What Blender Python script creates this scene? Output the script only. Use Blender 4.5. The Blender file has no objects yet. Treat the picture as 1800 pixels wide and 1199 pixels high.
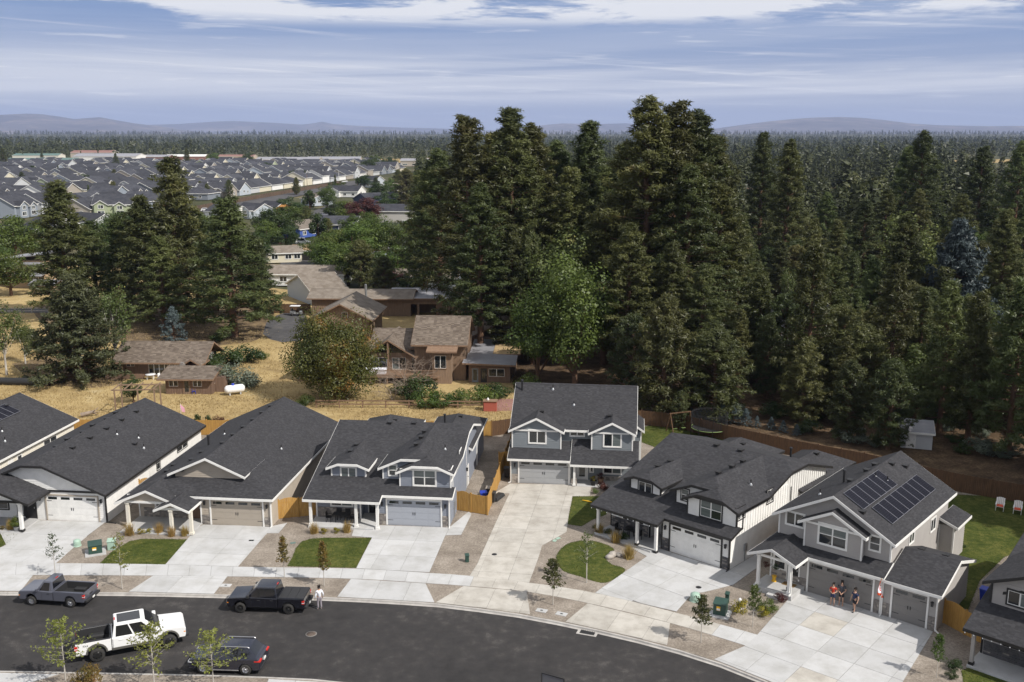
import bpy, math, random
import numpy as np
from mathutils import Vector, Matrix

R = math.radians
SC = bpy.context.scene
COL = SC.collection

# ------------------------------------------------------------------ camera
CAM_H = 34.0
PITCH = math.atan(364 / 1740.0)
cam_d = bpy.data.cameras.new('camera')
cam_d.sensor_width = 36.0
cam_d.lens = 34.8
cam_d.clip_start = 0.5
cam_d.clip_end = 80000.0
cam = bpy.data.objects.new('camera', cam_d)
COL.objects.link(cam)
cam.location = (0, 0, CAM_H)
cam.rotation_euler = (math.pi / 2 - PITCH, 0, 0)
SC.camera = cam

# ------------------------------------------------------------------ sky, sun, exposure
SUN_AZ = R(-35.0)          # math angle of the direction towards the sun
SUN_EL = R(44.0)
SC.view_settings.view_transform = 'Standard'
SC.view_settings.look = 'None'
SC.view_settings.gamma = 1.0
SC.view_settings.exposure = 0.24
world = bpy.data.worlds.new('World')
SC.world = world
world.use_nodes = True
wn, wl = world.node_tree.nodes, world.node_tree.links
wn.clear()
def wnode(t, **kw):
    n = wn.new(t)
    for k, v in kw.items():
        setattr(n, k, v)
    return n
def wmath(op, a, b=None, c=None, clamp=False):
    n = wn.new('ShaderNodeMath'); n.operation = op; n.use_clamp = clamp
    for i, v in enumerate((a, b, c)):
        if v is None: continue
        if isinstance(v, (int, float)): n.inputs[i].default_value = v
        else: wl.new(v, n.inputs[i])
    return n.outputs[0]
out = wnode('ShaderNodeOutputWorld')
bg = wnode('ShaderNodeBackground')
bg.inputs['Strength'].default_value = 0.058
sky = wnode('ShaderNodeTexSky', sky_type='NISHITA', sun_disc=False)
sky.sun_elevation = SUN_EL
sky.sun_rotation = math.atan2(math.cos(SUN_AZ), math.sin(SUN_AZ))
sky.altitude = 1000.0
sky.air_density = 1.0
sky.dust_density = 0.6
sky.ozone_density = 4.0
tc = wnode('ShaderNodeTexCoord')
sep = wnode('ShaderNodeSeparateXYZ')
wl.new(tc.outputs['Generated'], sep.inputs[0])
X, Y, Z = sep.outputs
def band(lo, hi, a=0.0, b=1.0):
    m = wnode('ShaderNodeMapRange', interpolation_type='SMOOTHSTEP')
    m.inputs['From Min'].default_value = lo; m.inputs['From Max'].default_value = hi
    m.inputs['To Min'].default_value = a; m.inputs['To Max'].default_value = b
    wl.new(Z, m.inputs['Value'])
    return m.outputs[0]
az = wmath('ARCTAN2', X, Y)
def layer(sa, sz, off, detail, rough, lo, hi, shear=0.0, dist=0.0):
    """cloud sheet seen edge-on: stretched along the horizon"""
    cb = wnode('ShaderNodeCombineXYZ')
    wl.new(wmath('MULTIPLY', az, sa), cb.inputs[0])
    wl.new(wmath('ADD', wmath('MULTIPLY', Z, sz), wmath('MULTIPLY', az, shear)), cb.inputs[1]); cb.inputs[2].default_value = off
    n = wnode('ShaderNodeTexNoise'); n.inputs['Scale'].default_value = 1.0; n.inputs['Detail'].default_value = detail
    n.inputs['Roughness'].default_value = rough; n.inputs['Distortion'].default_value = dist
    wl.new(cb.outputs[0], n.inputs['Vector'])
    m = wnode('ShaderNodeMapRange', interpolation_type='SMOOTHSTEP')
    m.inputs['From Min'].default_value = lo; m.inputs['From Max'].default_value = hi
    wl.new(n.outputs['Fac'], m.inputs['Value'])
    return m.outputs[0]
streak = layer(3.2, 150, 4.2, 9, 0.66, 0.53, 0.76, 9.0, 0.5)       # thin cirrus lines
veil = layer(1.3, 42, 11.3, 6, 0.58, 0.36, 0.66, -0.8, 0.3)        # milky layer low over the hills
heap = layer(-8.0, 52, 23.5, 12, 0.64, 0.40, 0.54, 0.0, 0.25)        # soft cumulus higher up
puffs = layer(9.0, 130, 31.0, 7, 0.55, 0.60, 0.70, 0.0, 0.2)       # small far puffs
low = wmath('MULTIPLY', band(0.022, 0.040), band(0.058, 0.085, 1.0, 0.25))
cover = wmath('ADD', wmath('MULTIPLY', streak, 0.55), wmath('MULTIPLY', wmath('MULTIPLY', veil, low), 0.80))
cover = wmath('ADD', cover, wmath('MULTIPLY', wmath('MULTIPLY', heap, band(0.096, 0.114)), 1.0))
cover = wmath('ADD', cover, wmath('MULTIPLY', wmath('MULTIPLY', puffs, band(0.012, 0.02)), 0.35), clamp=True)
cover = wmath('MULTIPLY', cover, 0.92)
# clear air: pale lavender at the horizon, bluer above, then the sky model
lowsky = wnode('ShaderNodeMix', data_type='RGBA', blend_type='MIX')
wl.new(band(0.0, 0.135), lowsky.inputs['Factor'])
lowsky.inputs['A'].default_value = (7.0, 7.6, 9.2, 1)
lowsky.inputs['B'].default_value = (3.1, 4.7, 8.4, 1)
tint = wnode('ShaderNodeMix', data_type='RGBA', blend_type='MIX')
wl.new(band(0.08, 0.35, 0.95, 0.0), tint.inputs['Factor'])
wl.new(sky.outputs[0], tint.inputs['A'])
wl.new(lowsky.outputs['Result'], tint.inputs['B'])
cl = wnode('ShaderNodeMix', data_type='RGBA', blend_type='MIX')
wl.new(cover, cl.inputs['Factor'])
wl.new(tint.outputs['Result'], cl.inputs['A'])
cl.inputs['B'].default_value = (13.0, 13.1, 13.5, 1)
wl.new(cl.outputs['Result'], bg.inputs['Color'])
wl.new(bg.outputs[0], out.inputs['Surface'])

sun_d = bpy.data.lights.new('sun', 'SUN')
sun_d.energy = 4.2
sun_d.angle = R(0.55)
sun_d.color = (1.0, 0.95, 0.88)
sun = bpy.data.objects.new('sun', sun_d)
COL.objects.link(sun)
sv = Vector((math.cos(SUN_EL) * math.cos(SUN_AZ), math.cos(SUN_EL) * math.sin(SUN_AZ), math.sin(SUN_EL)))
sun.location = sv * 200
sun.rotation_euler = sv.to_track_quat('Z', 'Y').to_euler()

# ------------------------------------------------------------------ helpers
def G(x, y, z=0.0):
    """survey helper: a spot of the photograph -> the world point at height z"""
    u, v = (x - 900) / 1740.0, (y - 600) / 1740.0
    d = (u, math.cos(PITCH) - v * math.sin(PITCH), -math.sin(PITCH) - v * math.cos(PITCH))
    t = (z - CAM_H) / d[2]
    return Vector((d[0] * t, d[1] * t, z))

def tag(o, label=None, cat=None, group=None, kind=None):
    if label: o['label'] = label
    if cat: o['category'] = cat
    if group: o['group'] = group
    if kind: o['kind'] = kind
    return o

def empty(name, loc, rz=0.0, label=None, cat=None, group=None, scale=1.0):
    o = bpy.data.objects.new(name, None)
    COL.objects.link(o)
    o.location = loc
    o.rotation_euler = (0, 0, rz)
    o.scale = (scale,) * 3
    o.empty_display_size = 0.2
    return tag(o, label, cat, group)

class MB:
    """collects faces; build() links them as one mesh object"""
    def __init__(s):
        s.v, s.f, s.m, s.sm = [], [], [], []
    def add(s, vs, fs, mi=0, smooth=False):
        b = len(s.v)
        s.v.extend([tuple(p) for p in vs])
        for f in fs:
            s.f.append(tuple(b + i for i in f)); s.m.append(mi); s.sm.append(smooth)
        return s
    def box(s, x0, x1, y0, y1, z0, z1, mi=0):
        return s.add([(x0, y0, z0), (x1, y0, z0), (x1, y1, z0), (x0, y1, z0), (x0, y0, z1), (x1, y0, z1), (x1, y1, z1), (x0, y1, z1)],
                     [(0, 3, 2, 1), (4, 5, 6, 7), (0, 1, 5, 4), (1, 2, 6, 5), (2, 3, 7, 6), (3, 0, 4, 7)], mi)
    def poly(s, pts, mi=0):
        return s.add(pts, [tuple(range(len(pts)))], mi)
    def prism(s, pts, vec, mi=0, side=None):
        n = len(pts); vec = Vector(vec)
        vs = [Vector(p) for p in pts] + [Vector(p) + vec for p in pts]
        s.add(vs, [tuple(range(n))[::-1], tuple(range(n, 2 * n))], mi)
        b = len(s.v) - 2 * n
        for i in range(n):
            j = (i + 1) % n
            s.f.append((b + i, b + j, b + n + j, b + n + i)); s.m.append(mi if side is None else side); s.sm.append(False)
        return s
    def tube(s, p, q, r0, r1=None, n=8, mi=0, caps=True, smooth=True):
        p, q = Vector(p), Vector(q)
        r1 = r0 if r1 is None else r1
        d = (q - p)
        if d.length < 1e-6: return s
        d.normalize()
        a = d.orthogonal().normalized(); b = d.cross(a)
        vs = []
        for c, r in ((p, r0), (q, r1)):
            for i in range(n):
                t = 2 * math.pi * i / n
                vs.append(c + a * (r * math.cos(t)) + b * (r * math.sin(t)))
        s.add(vs, [(i, (i + 1) % n, n + (i + 1) % n, n + i) for i in range(n)], mi, smooth)
        if caps:
            s.add(vs, [tuple(range(n))[::-1], tuple(range(n, 2 * n))], mi)
        return s
    def lathe(s, prof, n=12, c=(0, 0, 0), axis='z', mi=0, smooth=True):
        vs = []
        for r, h in prof:
            for i in range(n):
                t = 2 * math.pi * i / n
                a, b = r * math.cos(t), r * math.sin(t)
                p = (a, b, h) if axis == 'z' else ((a, h, b) if axis == 'y' else (h, a, b))
                vs.append((p[0] + c[0], p[1] + c[1], p[2] + c[2]))
        fs = []
        for k in range(len(prof) - 1):
            for i in range(n):
                j = (i + 1) % n
                fs.append((k * n + i, k * n + j, (k + 1) * n + j, (k + 1) * n + i))
        return s.add(vs, fs, mi, smooth)
    def beam(s, p, q, w, h, up=(0, 0, 1), mi=0):
        p, q, up = Vector(p), Vector(q), Vector(up)
        d = (q - p).normalized()
        a = d.cross(up)
        if a.length < 1e-4: a = d.orthogonal()
        a.normalize(); b = a.cross(d).normalized()
        vs = []
        for c in (p, q):
            for i, j in ((-1, -1), (1, -1), (1, 1), (-1, 1)):
                vs.append(c + a * (w / 2 * i) + b * (h / 2 * j))
        return s.add(vs, [(0, 3, 2, 1), (4, 5, 6, 7), (0, 1, 5, 4), (1, 2, 6, 5), (2, 3, 7, 6), (3, 0, 4, 7)], mi)
    def build(s, name, mats, parent=None, loc=None, rz=0.0, bevel=0.0, kind=None, subsurf=0):
        me = bpy.data.meshes.new(name)
        me.from_pydata(s.v, [], s.f)
        if not isinstance(mats, (list, tuple)): mats = [mats]
        for m in mats: me.materials.append(m)
        me.polygons.foreach_set('material_index', s.m)
        me.polygons.foreach_set('use_smooth', s.sm)
        me.update()
        o = bpy.data.objects.new(name, me)
        COL.objects.link(o)
        if parent is not None: o.parent = parent
        if loc is not None: o.location = loc
        if rz: o.rotation_euler = (0, 0, rz)
        if bevel:
            b = o.modifiers.new('bevel', 'BEVEL'); b.width = bevel; b.segments = 2; b.limit_method = 'ANGLE'; b.angle_limit = R(35)
        if subsurf:
            b = o.modifiers.new('smooth', 'SUBSURF'); b.levels = subsurf; b.render_levels = subsurf
        if kind: o['kind'] = kind
        return o

def np_mesh(name, V, F, mats, parent=None, loc=None, mi=None, smooth=False):
    """fast mesh from numpy arrays; F is (n,3) or (n,4)"""
    me = bpy.data.meshes.new(name)
    V = np.ascontiguousarray(V, dtype=np.float32); F = np.ascontiguousarray(F, dtype=np.int32)
    k = F.shape[1]
    me.vertices.add(len(V)); me.vertices.foreach_set('co', V.ravel())
    me.loops.add(F.size); me.loops.foreach_set('vertex_index', F.ravel())
    me.polygons.add(len(F))
    me.polygons.foreach_set('loop_start', np.arange(0, F.size, k, dtype=np.int32))
    if not isinstance(mats, (list, tuple)): mats = [mats]
    for m in mats: me.materials.append(m)
    if mi is not None: me.polygons.foreach_set('material_index', np.asarray(mi, dtype=np.int32))
    me.polygons.foreach_set('use_smooth', np.full(len(F), bool(smooth)))
    me.update(calc_edges=True)
    if name is None: return me
    o = bpy.data.objects.new(name, me)
    COL.objects.link(o)
    if parent is not None: o.parent = parent
    if loc is not None: o.location = loc
    return o

def copy_tree(o, parent=None):
    c = o.copy(); COL.objects.link(c); c.parent = parent
    for ch in list(o.children): copy_tree(ch, c)
    return c

# ------------------------------------------------------------------ materials
def mat(name, col, rough=0.8, col2=None, scale=4.0, detail=4, lo=0.35, hi=0.65, bump=0.0, bscale=None, metal=0.0, spec=0.5, rand=0.0, coat=0.0, stretch=None):
    m = bpy.data.materials.new(name); m.use_nodes = True
    nt = m.node_tree; N, L = nt.nodes, nt.links
    b = N['Principled BSDF']
    b.inputs['Base Color'].default_value = (*col, 1)
    b.inputs['Roughness'].default_value = rough
    b.inputs['Metallic'].default_value = metal
    b.inputs['Specular IOR Level'].default_value = spec
    b.inputs['Coat Weight'].default_value = coat
    src = None
    if col2 is not None or bump:
        t = N.new('ShaderNodeTexCoord')
        vec = t.outputs['Object']
        if stretch:
            mp = N.new('ShaderNodeMapping'); mp.inputs['Scale'].default_value = stretch
            L.new(vec, mp.inputs[0]); vec = mp.outputs[0]
    if col2 is not None:
        n = N.new('ShaderNodeTexNoise'); n.inputs['Scale'].default_value = scale; n.inputs['Detail'].default_value = detail
        n.inputs['Roughness'].default_value = 0.62
        L.new(vec, n.inputs['Vector'])
        r = N.new('ShaderNodeMapRange'); r.inputs['From Min'].default_value = lo; r.inputs['From Max'].default_value = hi
        L.new(n.outputs['Fac'], r.inputs['Value'])
        x = N.new('ShaderNodeMix'); x.data_type = 'RGBA'
        x.inputs['A'].default_value = (*col, 1); x.inputs['B'].default_value = (*col2, 1)
        L.new(r.outputs[0], x.inputs['Factor'])
        src = x.outputs['Result']
        L.new(src, b.inputs['Base Color'])
    if rand:
        oi = N.new('ShaderNodeObjectInfo')
        r = N.new('ShaderNodeMapRange'); r.inputs['To Min'].default_value = 1 - rand; r.inputs['To Max'].default_value = 1 + rand
        L.new(oi.outputs['Random'], r.inputs['Value'])
        h = N.new('ShaderNodeHueSaturation')
        if src is None: h.inputs['Color'].default_value = (*col, 1)
        else: L.new(src, h.inputs['Color'])
        L.new(r.outputs[0], h.inputs['Value'])
        L.new(h.outputs[0], b.inputs['Base Color'])
    if bump:
        n = N.new('ShaderNodeTexNoise'); n.inputs['Scale'].default_value = bscale or scale; n.inputs['Detail'].default_value = 3
        L.new(vec, n.inputs['Vector'])
        bp = N.new('ShaderNodeBump'); bp.inputs['Strength'].default_value = bump; bp.inputs['Distance'].default_value = 0.03
        L.new(n.outputs['Fac'], bp.inputs['Height']); L.new(bp.outputs[0], b.inputs['Normal'])
    return m

def shingle_mat(name, c1, c2, c3, course=0.07, tab=0.22):
    """snapped cells: every shingle tab gets its own tone, courses follow the height"""
    m = bpy.data.materials.new(name); m.use_nodes = True
    nt = m.node_tree; N, L = nt.nodes, nt.links
    b = N['Principled BSDF']; b.inputs['Roughness'].default_value = 0.9; b.inputs['Specular IOR Level'].default_value = 0.25
    t = N.new('ShaderNodeTexCoord')
    sn = N.new('ShaderNodeVectorMath'); sn.operation = 'SNAP'; sn.inputs[1].default_value = (tab, tab, course)
    L.new(t.outputs['Object'], sn.inputs[0])
    w = N.new('ShaderNodeTexWhiteNoise'); L.new(sn.outputs[0], w.inputs['Vector'])
    n = N.new('ShaderNodeTexNoise'); n.inputs['Scale'].default_value = 0.7; n.inputs['Detail'].default_value = 5
    L.new(t.outputs['Object'], n.inputs['Vector'])
    cr = N.new('ShaderNodeValToRGB')
    e = cr.color_ramp.elements
    e[0].position = 0.0; e[0].color = (*c1, 1); e[1].position = 1.0; e[1].color = (*c3, 1)
    k = e.new(0.55); k.color = (*c2, 1)
    a = N.new('ShaderNodeMath'); a.operation = 'MULTIPLY_ADD'; a.inputs[1].default_value = 0.65
    L.new(w.outputs['Value'], a.inputs[0])
    s = N.new('ShaderNodeMapRange'); s.inputs['From Min'].default_value = 0.3; s.inputs['From Max'].default_value = 0.7
    s.inputs['To Min'].default_value = 0.0; s.inputs['To Max'].default_value = 0.22
    L.new(n.outputs['Fac'], s.inputs['Value']); L.new(s.outputs[0], a.inputs[2])
    L.new(a.outputs[0], cr.inputs[0]); L.new(cr.outputs[0], b.inputs['Base Color'])
    bp = N.new('ShaderNodeBump'); bp.inputs['Strength'].default_value = 0.4; bp.inputs['Distance'].default_value = 0.02
    L.new(w.outputs['Value'], bp.inputs['Height']); L.new(bp.outputs[0], b.inputs['Normal'])
    return m

def leaf_mat(name, c1, c2, scale=0.5, trans=0.25, rand=0.12, c3=None, pos=(0.32, 0.62, 0.74)):
    m = bpy.data.materials.new(name); m.use_nodes = True
    nt = m.node_tree; N, L = nt.nodes, nt.links
    N.clear()
    o = N.new('ShaderNodeOutputMaterial')
    t = N.new('ShaderNodeTexCoord'); oi = N.new('ShaderNodeObjectInfo')
    ad = N.new('ShaderNodeVectorMath'); ad.operation = 'MULTIPLY_ADD'; ad.inputs[1].default_value = (1, 1, 1)
    L.new(t.outputs['Object'], ad.inputs[0])
    ml = N.new('ShaderNodeVectorMath'); ml.operation = 'SCALE'; ml.inputs[0].default_value = (31, 17, 23)
    L.new(oi.outputs['Random'], ml.inputs['Scale']); L.new(ml.outputs[0], ad.inputs[2])
    n = N.new('ShaderNodeTexNoise'); n.inputs['Scale'].default_value = scale; n.inputs['Detail'].default_value = 5; n.inputs['Roughness'].default_value = 0.7
    L.new(ad.outputs[0], n.inputs['Vector'])
    cr = N.new('ShaderNodeValToRGB'); e = cr.color_ramp.elements
    e[0].position = pos[0]; e[0].color = (*c1, 1); e[1].position = pos[1]; e[1].color = (*c2, 1)
    if c3:
        k = e.new(pos[2]); k.color = (*c3, 1)
    L.new(n.outputs['Fac'], cr.inputs[0])
    r = N.new('ShaderNodeMapRange'); r.inputs['To Min'].default_value = 1 - rand; r.inputs['To Max'].default_value = 1 + rand
    L.new(oi.outputs['Random'], r.inputs['Value'])
    h = N.new('ShaderNodeHueSaturation'); L.new(cr.outputs[0], h.inputs['Color']); L.new(r.outputs[0], h.inputs['Value'])
    r2 = N.new('ShaderNodeMapRange'); r2.inputs['To Min'].default_value = 0.5 - rand * 0.10; r2.inputs['To Max'].default_value = 0.5 + rand * 0.10
    mm = N.new('ShaderNodeMath'); mm.operation = 'FRACT'; m3 = N.new('ShaderNodeMath'); m3.operation = 'MULTIPLY'; m3.inputs[1].default_value = 7.31
    L.new(oi.outputs['Random'], m3.inputs[0]); L.new(m3.outputs[0], mm.inputs[0]); L.new(mm.outputs[0], r2.inputs['Value']); L.new(r2.outputs[0], h.inputs['Hue'])
    d = N.new('ShaderNodeBsdfDiffuse'); L.new(h.outputs[0], d.inputs['Color'])
    tr = N.new('ShaderNodeBsdfTranslucent'); L.new(h.outputs[0], tr.inputs['Color'])
    mx = N.new('ShaderNodeMixShader'); mx.inputs[0].default_value = trans
    L.new(d.outputs[0], mx.inputs[1]); L.new(tr.outputs[0], mx.inputs[2])
    g = N.new('ShaderNodeBsdfGlossy'); g.inputs['Roughness'].default_value = 0.5; g.inputs['Color'].default_value = (1, 1, 1, 1)
    m4 = N.new('ShaderNodeMixShader'); m4.inputs[0].default_value = 0.025
    L.new(mx.outputs[0], m4.inputs[1]); L.new(g.outputs[0], m4.inputs[2])
    L.new(m4.outputs[0], o.inputs['Surface'])
    return m

def ground_mat(name, stops, big, small, fine=None, bump=0.3, fine_amt=0.35):
    """two noises mixed through a colour ramp, plus a fine speckle"""
    m = bpy.data.materials.new(name); m.use_nodes = True
    nt = m.node_tree; N, L = nt.nodes, nt.links
    b = N['Principled BSDF']; b.inputs['Roughness'].default_value = 0.95; b.inputs['Specular IOR Level'].default_value = 0.15
    t = N.new('ShaderNodeTexCoord')
    def noise(s, det=6):
        n = N.new('ShaderNodeTexNoise'); n.inputs['Scale'].default_value = s; n.inputs['Detail'].default_value = det; n.inputs['Roughness'].default_value = 0.65
        L.new(t.outputs['Object'], n.inputs['Vector']); return n.outputs['Fac']
    a = N.new('ShaderNodeMath'); a.operation = 'ADD'; L.new(noise(big), a.inputs[0]); L.new(noise(small), a.inputs[1])
    last = a.outputs[0]
    if fine:
        f = N.new('ShaderNodeMath'); f.operation = 'MULTIPLY_ADD'; f.inputs[1].default_value = fine_amt
        L.new(noise(fine, 2), f.inputs[0]); L.new(last, f.inputs[2]); last = f.outputs[0]
        lo, hi = 0.72 + fine_amt * 0.38, 1.28 + fine_amt * 0.62
    else: lo, hi = 0.72, 1.28
    r = N.new('ShaderNodeMapRange'); r.inputs['From Min'].default_value = lo; r.inputs['From Max'].default_value = hi
    L.new(last, r.inputs['Value'])
    cr = N.new('ShaderNodeValToRGB'); e = cr.color_ramp.elements
    e[0].position = stops[0][0]; e[0].color = (*stops[0][1], 1); e[1].position = stops[-1][0]; e[1].color = (*stops[-1][1], 1)
    for p, c in stops[1:-1]:
        k = e.new(p); k.color = (*c, 1)
    L.new(r.outputs[0], cr.inputs[0]); L.new(cr.outputs[0], b.inputs['Base Color'])
    if bump:
        bp = N.new('ShaderNodeBump'); bp.inputs['Strength'].default_value = bump; bp.inputs['Distance'].default_value = 0.06
        L.new(last, bp.inputs['Height']); L.new(bp.outputs[0], b.inputs['Normal'])
    return m

M = {}
M['asphalt'] = ground_mat('asphalt', [(0.0, (0.030, 0.029, 0.029)), (0.45, (0.043, 0.041, 0.041)), (0.66, (0.050, 0.047, 0.046)), (1.0, (0.10, 0.093, 0.088))], 0.10, 1.1, 16, 0.15, 0.7)
M['old_asphalt'] = ground_mat('old_asphalt', [(0.0, (0.06, 0.058, 0.06)), (0.6, (0.09, 0.088, 0.09)), (1.0, (0.16, 0.145, 0.13))], 0.15, 1.0, 12, 0.1)
M['concrete'] = mat('concrete', (0.49, 0.49, 0.487), 0.9, (0.385, 0.38, 0.365), 0.6, 9, 0.42, 0.72, 0.06, 30, spec=0.2, rand=0.07)
M['concrete_warm'] = mat('concrete_warm', (0.48, 0.455, 0.41), 0.9, (0.35, 0.325, 0.285), 0.7, 9, 0.42, 0.68, 0.06, 30, spec=0.2, rand=0.06)
M['kerb'] = mat('kerb', (0.46, 0.44, 0.41), 0.9, (0.33, 0.31, 0.29), 1.3, 6, bump=0.1, bscale=20)
M['gravel'] = ground_mat('gravel', [(0.0, (0.12, 0.10, 0.08)), (0.5, (0.26, 0.222, 0.183)), (1.0, (0.46, 0.41, 0.35))], 0.5, 6.0, 26, 0.6, 1.0)
M['lawn'] = ground_mat('lawn', [(0.0, (0.022, 0.036, 0.006)), (0.5, (0.062, 0.078, 0.016)), (1.0, (0.150, 0.140, 0.040))], 0.5, 2.2, 14, 0.6, 0.8)
M['dry_grass'] = ground_mat('dry_grass', [(0.0, (0.15, 0.105, 0.050)), (0.3, (0.31, 0.225, 0.105)), (0.7, (0.42, 0.315, 0.150)), (1.0, (0.47, 0.385, 0.225))], 0.05, 0.35, 3.0, 0.4, 0.4)
M['forest_floor'] = ground_mat('forest_floor', [(0.0, (0.028, 0.020, 0.013)), (0.5, (0.085, 0.056, 0.034)), (1.0, (0.20, 0.14, 0.08))], 0.04, 0.5, 4.0, 0.5, 0.5)
M['far_ground'] = ground_mat('far_ground', [(0.0, (0.028, 0.036, 0.015)), (0.55, (0.070, 0.070, 0.034)), (1.0, (0.20, 0.165, 0.09))], 0.010, 0.05, 0.5, 0.0, 0.4)
M['shingle'] = shingle_mat('shingle', (0.030, 0.030, 0.033), (0.044, 0.0435, 0.047), (0.064, 0.063, 0.068))
M['shingle_far'] = mat('shingle_far', (0.034, 0.036, 0.045), 0.9, (0.060, 0.061, 0.070), 0.6, 4, spec=0.25, rand=0.25)
M['shake'] = shingle_mat('shake', (0.085, 0.065, 0.05), (0.155, 0.125, 0.10), (0.235, 0.195, 0.155), 0.12, 0.42)
M['shake_far'] = mat('shake_far', (0.15, 0.125, 0.10), 0.9, (0.22, 0.19, 0.16), 0.8, 4, spec=0.2, rand=0.2)
M['white'] = mat('white_paint', (0.80, 0.79, 0.76), 0.55, (0.72, 0.71, 0.68), 1.5, 4)
M['cream'] = mat('cream_paint', (0.70, 0.66, 0.57), 0.6)
M['tan'] = mat('tan_siding', (0.42, 0.365, 0.30), 0.7, (0.38, 0.33, 0.27), 1.2, 4)
M['tan_dark'] = mat('tan_door', (0.36, 0.315, 0.26), 0.6)
M['blue'] = mat('blue_siding', (0.225, 0.243, 0.285), 0.7, (0.20, 0.22, 0.26), 1.2, 4)
M['blue_door'] = mat('blue_door', (0.33, 0.35, 0.39), 0.6)
M['slate'] = mat('slate_siding', (0.20, 0.22, 0.235), 0.7, (0.18, 0.20, 0.215), 1.2, 4)
M['slate_door'] = mat('slate_door', (0.34, 0.35, 0.36), 0.6)
M['grey'] = mat('grey_siding', (0.37, 0.35, 0.33), 0.7, (0.34, 0.32, 0.305), 1.2, 4)
M['grey_door'] = mat('grey_door', (0.20, 0.19, 0.18), 0.6)
M['black'] = mat('black_trim', (0.018, 0.017, 0.017), 0.5)
M['iron'] = mat('iron', (0.025, 0.025, 0.027), 0.45, metal=0.3)
M['glass'] = mat('window_glass', (0.018, 0.022, 0.026), 0.06, spec=0.8)
M['glass_blind'] = mat('blind_glass', (0.15, 0.17, 0.165), 0.12, (0.10, 0.12, 0.12), 0.8, 2, spec=0.6, stretch=(0.3, 0.3, 9))
M['stone'] = mat('stone', (0.30, 0.27, 0.24), 0.9, (0.13, 0.12, 0.115), 3.0, 5, 0.3, 0.7, 0.4, 12)
M['stone_pale'] = mat('pale_stone', (0.46, 0.42, 0.37), 0.9, (0.27, 0.24, 0.21), 3.0, 5, 0.3, 0.7, 0.4, 12)
M['stone_dark'] = mat('dark_stone', (0.12, 0.115, 0.115), 0.9, (0.06, 0.06, 0.065), 3.0, 5, 0.3, 0.7, 0.4, 12)
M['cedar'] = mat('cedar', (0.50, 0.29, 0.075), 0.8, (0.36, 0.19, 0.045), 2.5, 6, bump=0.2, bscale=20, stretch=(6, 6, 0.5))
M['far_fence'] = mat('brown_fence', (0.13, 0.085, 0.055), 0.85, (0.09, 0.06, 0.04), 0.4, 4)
M['cedar_dark'] = mat('dark_cedar', (0.125, 0.066, 0.030), 0.85, (0.075, 0.040, 0.020), 2.0, 6, bump=0.2, bscale=20, stretch=(4, 4, 0.5))  # same cedar grain in a much darker brown
M['barn'] = mat('brown_board', (0.200, 0.128, 0.088), 0.85, (0.14, 0.090, 0.062), 1.6, 6, bump=0.2, bscale=15, stretch=(5, 5, 0.4))
M['barn_pale'] = mat('pale_brown_board', (0.265, 0.182, 0.122), 0.85, (0.19, 0.13, 0.088), 1.6, 6, stretch=(5, 5, 0.4))
M['timber'] = mat('timber', (0.25, 0.16, 0.10), 0.85, (0.18, 0.11, 0.07), 3, 5)
M['galv'] = mat('galvanised', (0.42, 0.43, 0.44), 0.4, metal=0.7)
M['flash'] = mat('flashing', (0.75, 0.75, 0.76), 0.4)
M['cell'] = mat('solar_cell', (0.004, 0.004, 0.009), 0.35, (0.006, 0.006, 0.012), 5, 2, spec=0.12)
M['cell_line'] = mat('cell_line', (0.035, 0.035, 0.045), 0.5)
M['silver'] = mat('silver_line', (0.20, 0.205, 0.23), 0.5)
M['util_dark'] = mat('dark_green_box', (0.020, 0.055, 0.042), 0.45, (0.03, 0.07, 0.055), 2, 3)
M['util_pale'] = mat('pale_green_box', (0.34, 0.48, 0.39), 0.5, (0.30, 0.42, 0.34), 2, 3)
M['yellow'] = mat('yellow', (0.75, 0.42, 0.02), 0.5)
M['orange'] = mat('orange_red', (0.62, 0.07, 0.012), 0.6)
M['red'] = mat('red_lens', (0.50, 0.02, 0.012), 0.25)
M['amber'] = mat('amber_lens', (0.75, 0.25, 0.02), 0.25)
M['blue_plastic'] = mat('blue_plastic', (0.02, 0.05, 0.42), 0.4)
M['white_plastic'] = mat('white_plastic', (0.80, 0.80, 0.80), 0.4)
M['rubber'] = mat('rubber', (0.022, 0.021, 0.020), 0.85, (0.035, 0.033, 0.03), 6, 3)
M['dark_plastic'] = mat('dark_plastic', (0.025, 0.025, 0.026), 0.6)
M['rim'] = mat('rim_metal', (0.52, 0.52, 0.54), 0.3, metal=0.85)
M['rim_dark'] = mat('dark_rim', (0.03, 0.03, 0.03), 0.4, metal=0.4)
M['car_grey'] = mat('grey_car_paint', (0.115, 0.120, 0.150), 0.3, metal=0.35, coat=1.0)
M['car_black'] = mat('black_car_paint', (0.006, 0.0065, 0.011), 0.25, coat=1.0)
M['car_white'] = mat('white_car_paint', (0.78, 0.78, 0.77), 0.35, coat=0.8)
M['car_blue'] = mat('blue_grey_car_paint', (0.018, 0.020, 0.034), 0.24, metal=0.3, coat=1.0)
M['car_glass'] = mat('car_glass', (0.008, 0.009, 0.012), 0.06, spec=0.9)
M['lamp_glass'] = mat('lamp_glass', (0.62, 0.64, 0.66), 0.12)
M['bark'] = mat('pine_bark', (0.17, 0.095, 0.055), 0.95, (0.07, 0.042, 0.028), 1.6, 6, bump=0.5, bscale=6, stretch=(1, 1, 0.3))
M['bark_pale'] = mat('pale_bark', (0.50, 0.47, 0.42), 0.9, (0.30, 0.27, 0.24), 3, 5, stretch=(1, 1, 0.4))
M['twig'] = mat('bare_twig', (0.30, 0.24, 0.19), 0.9, (0.20, 0.155, 0.12), 2, 4)
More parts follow.
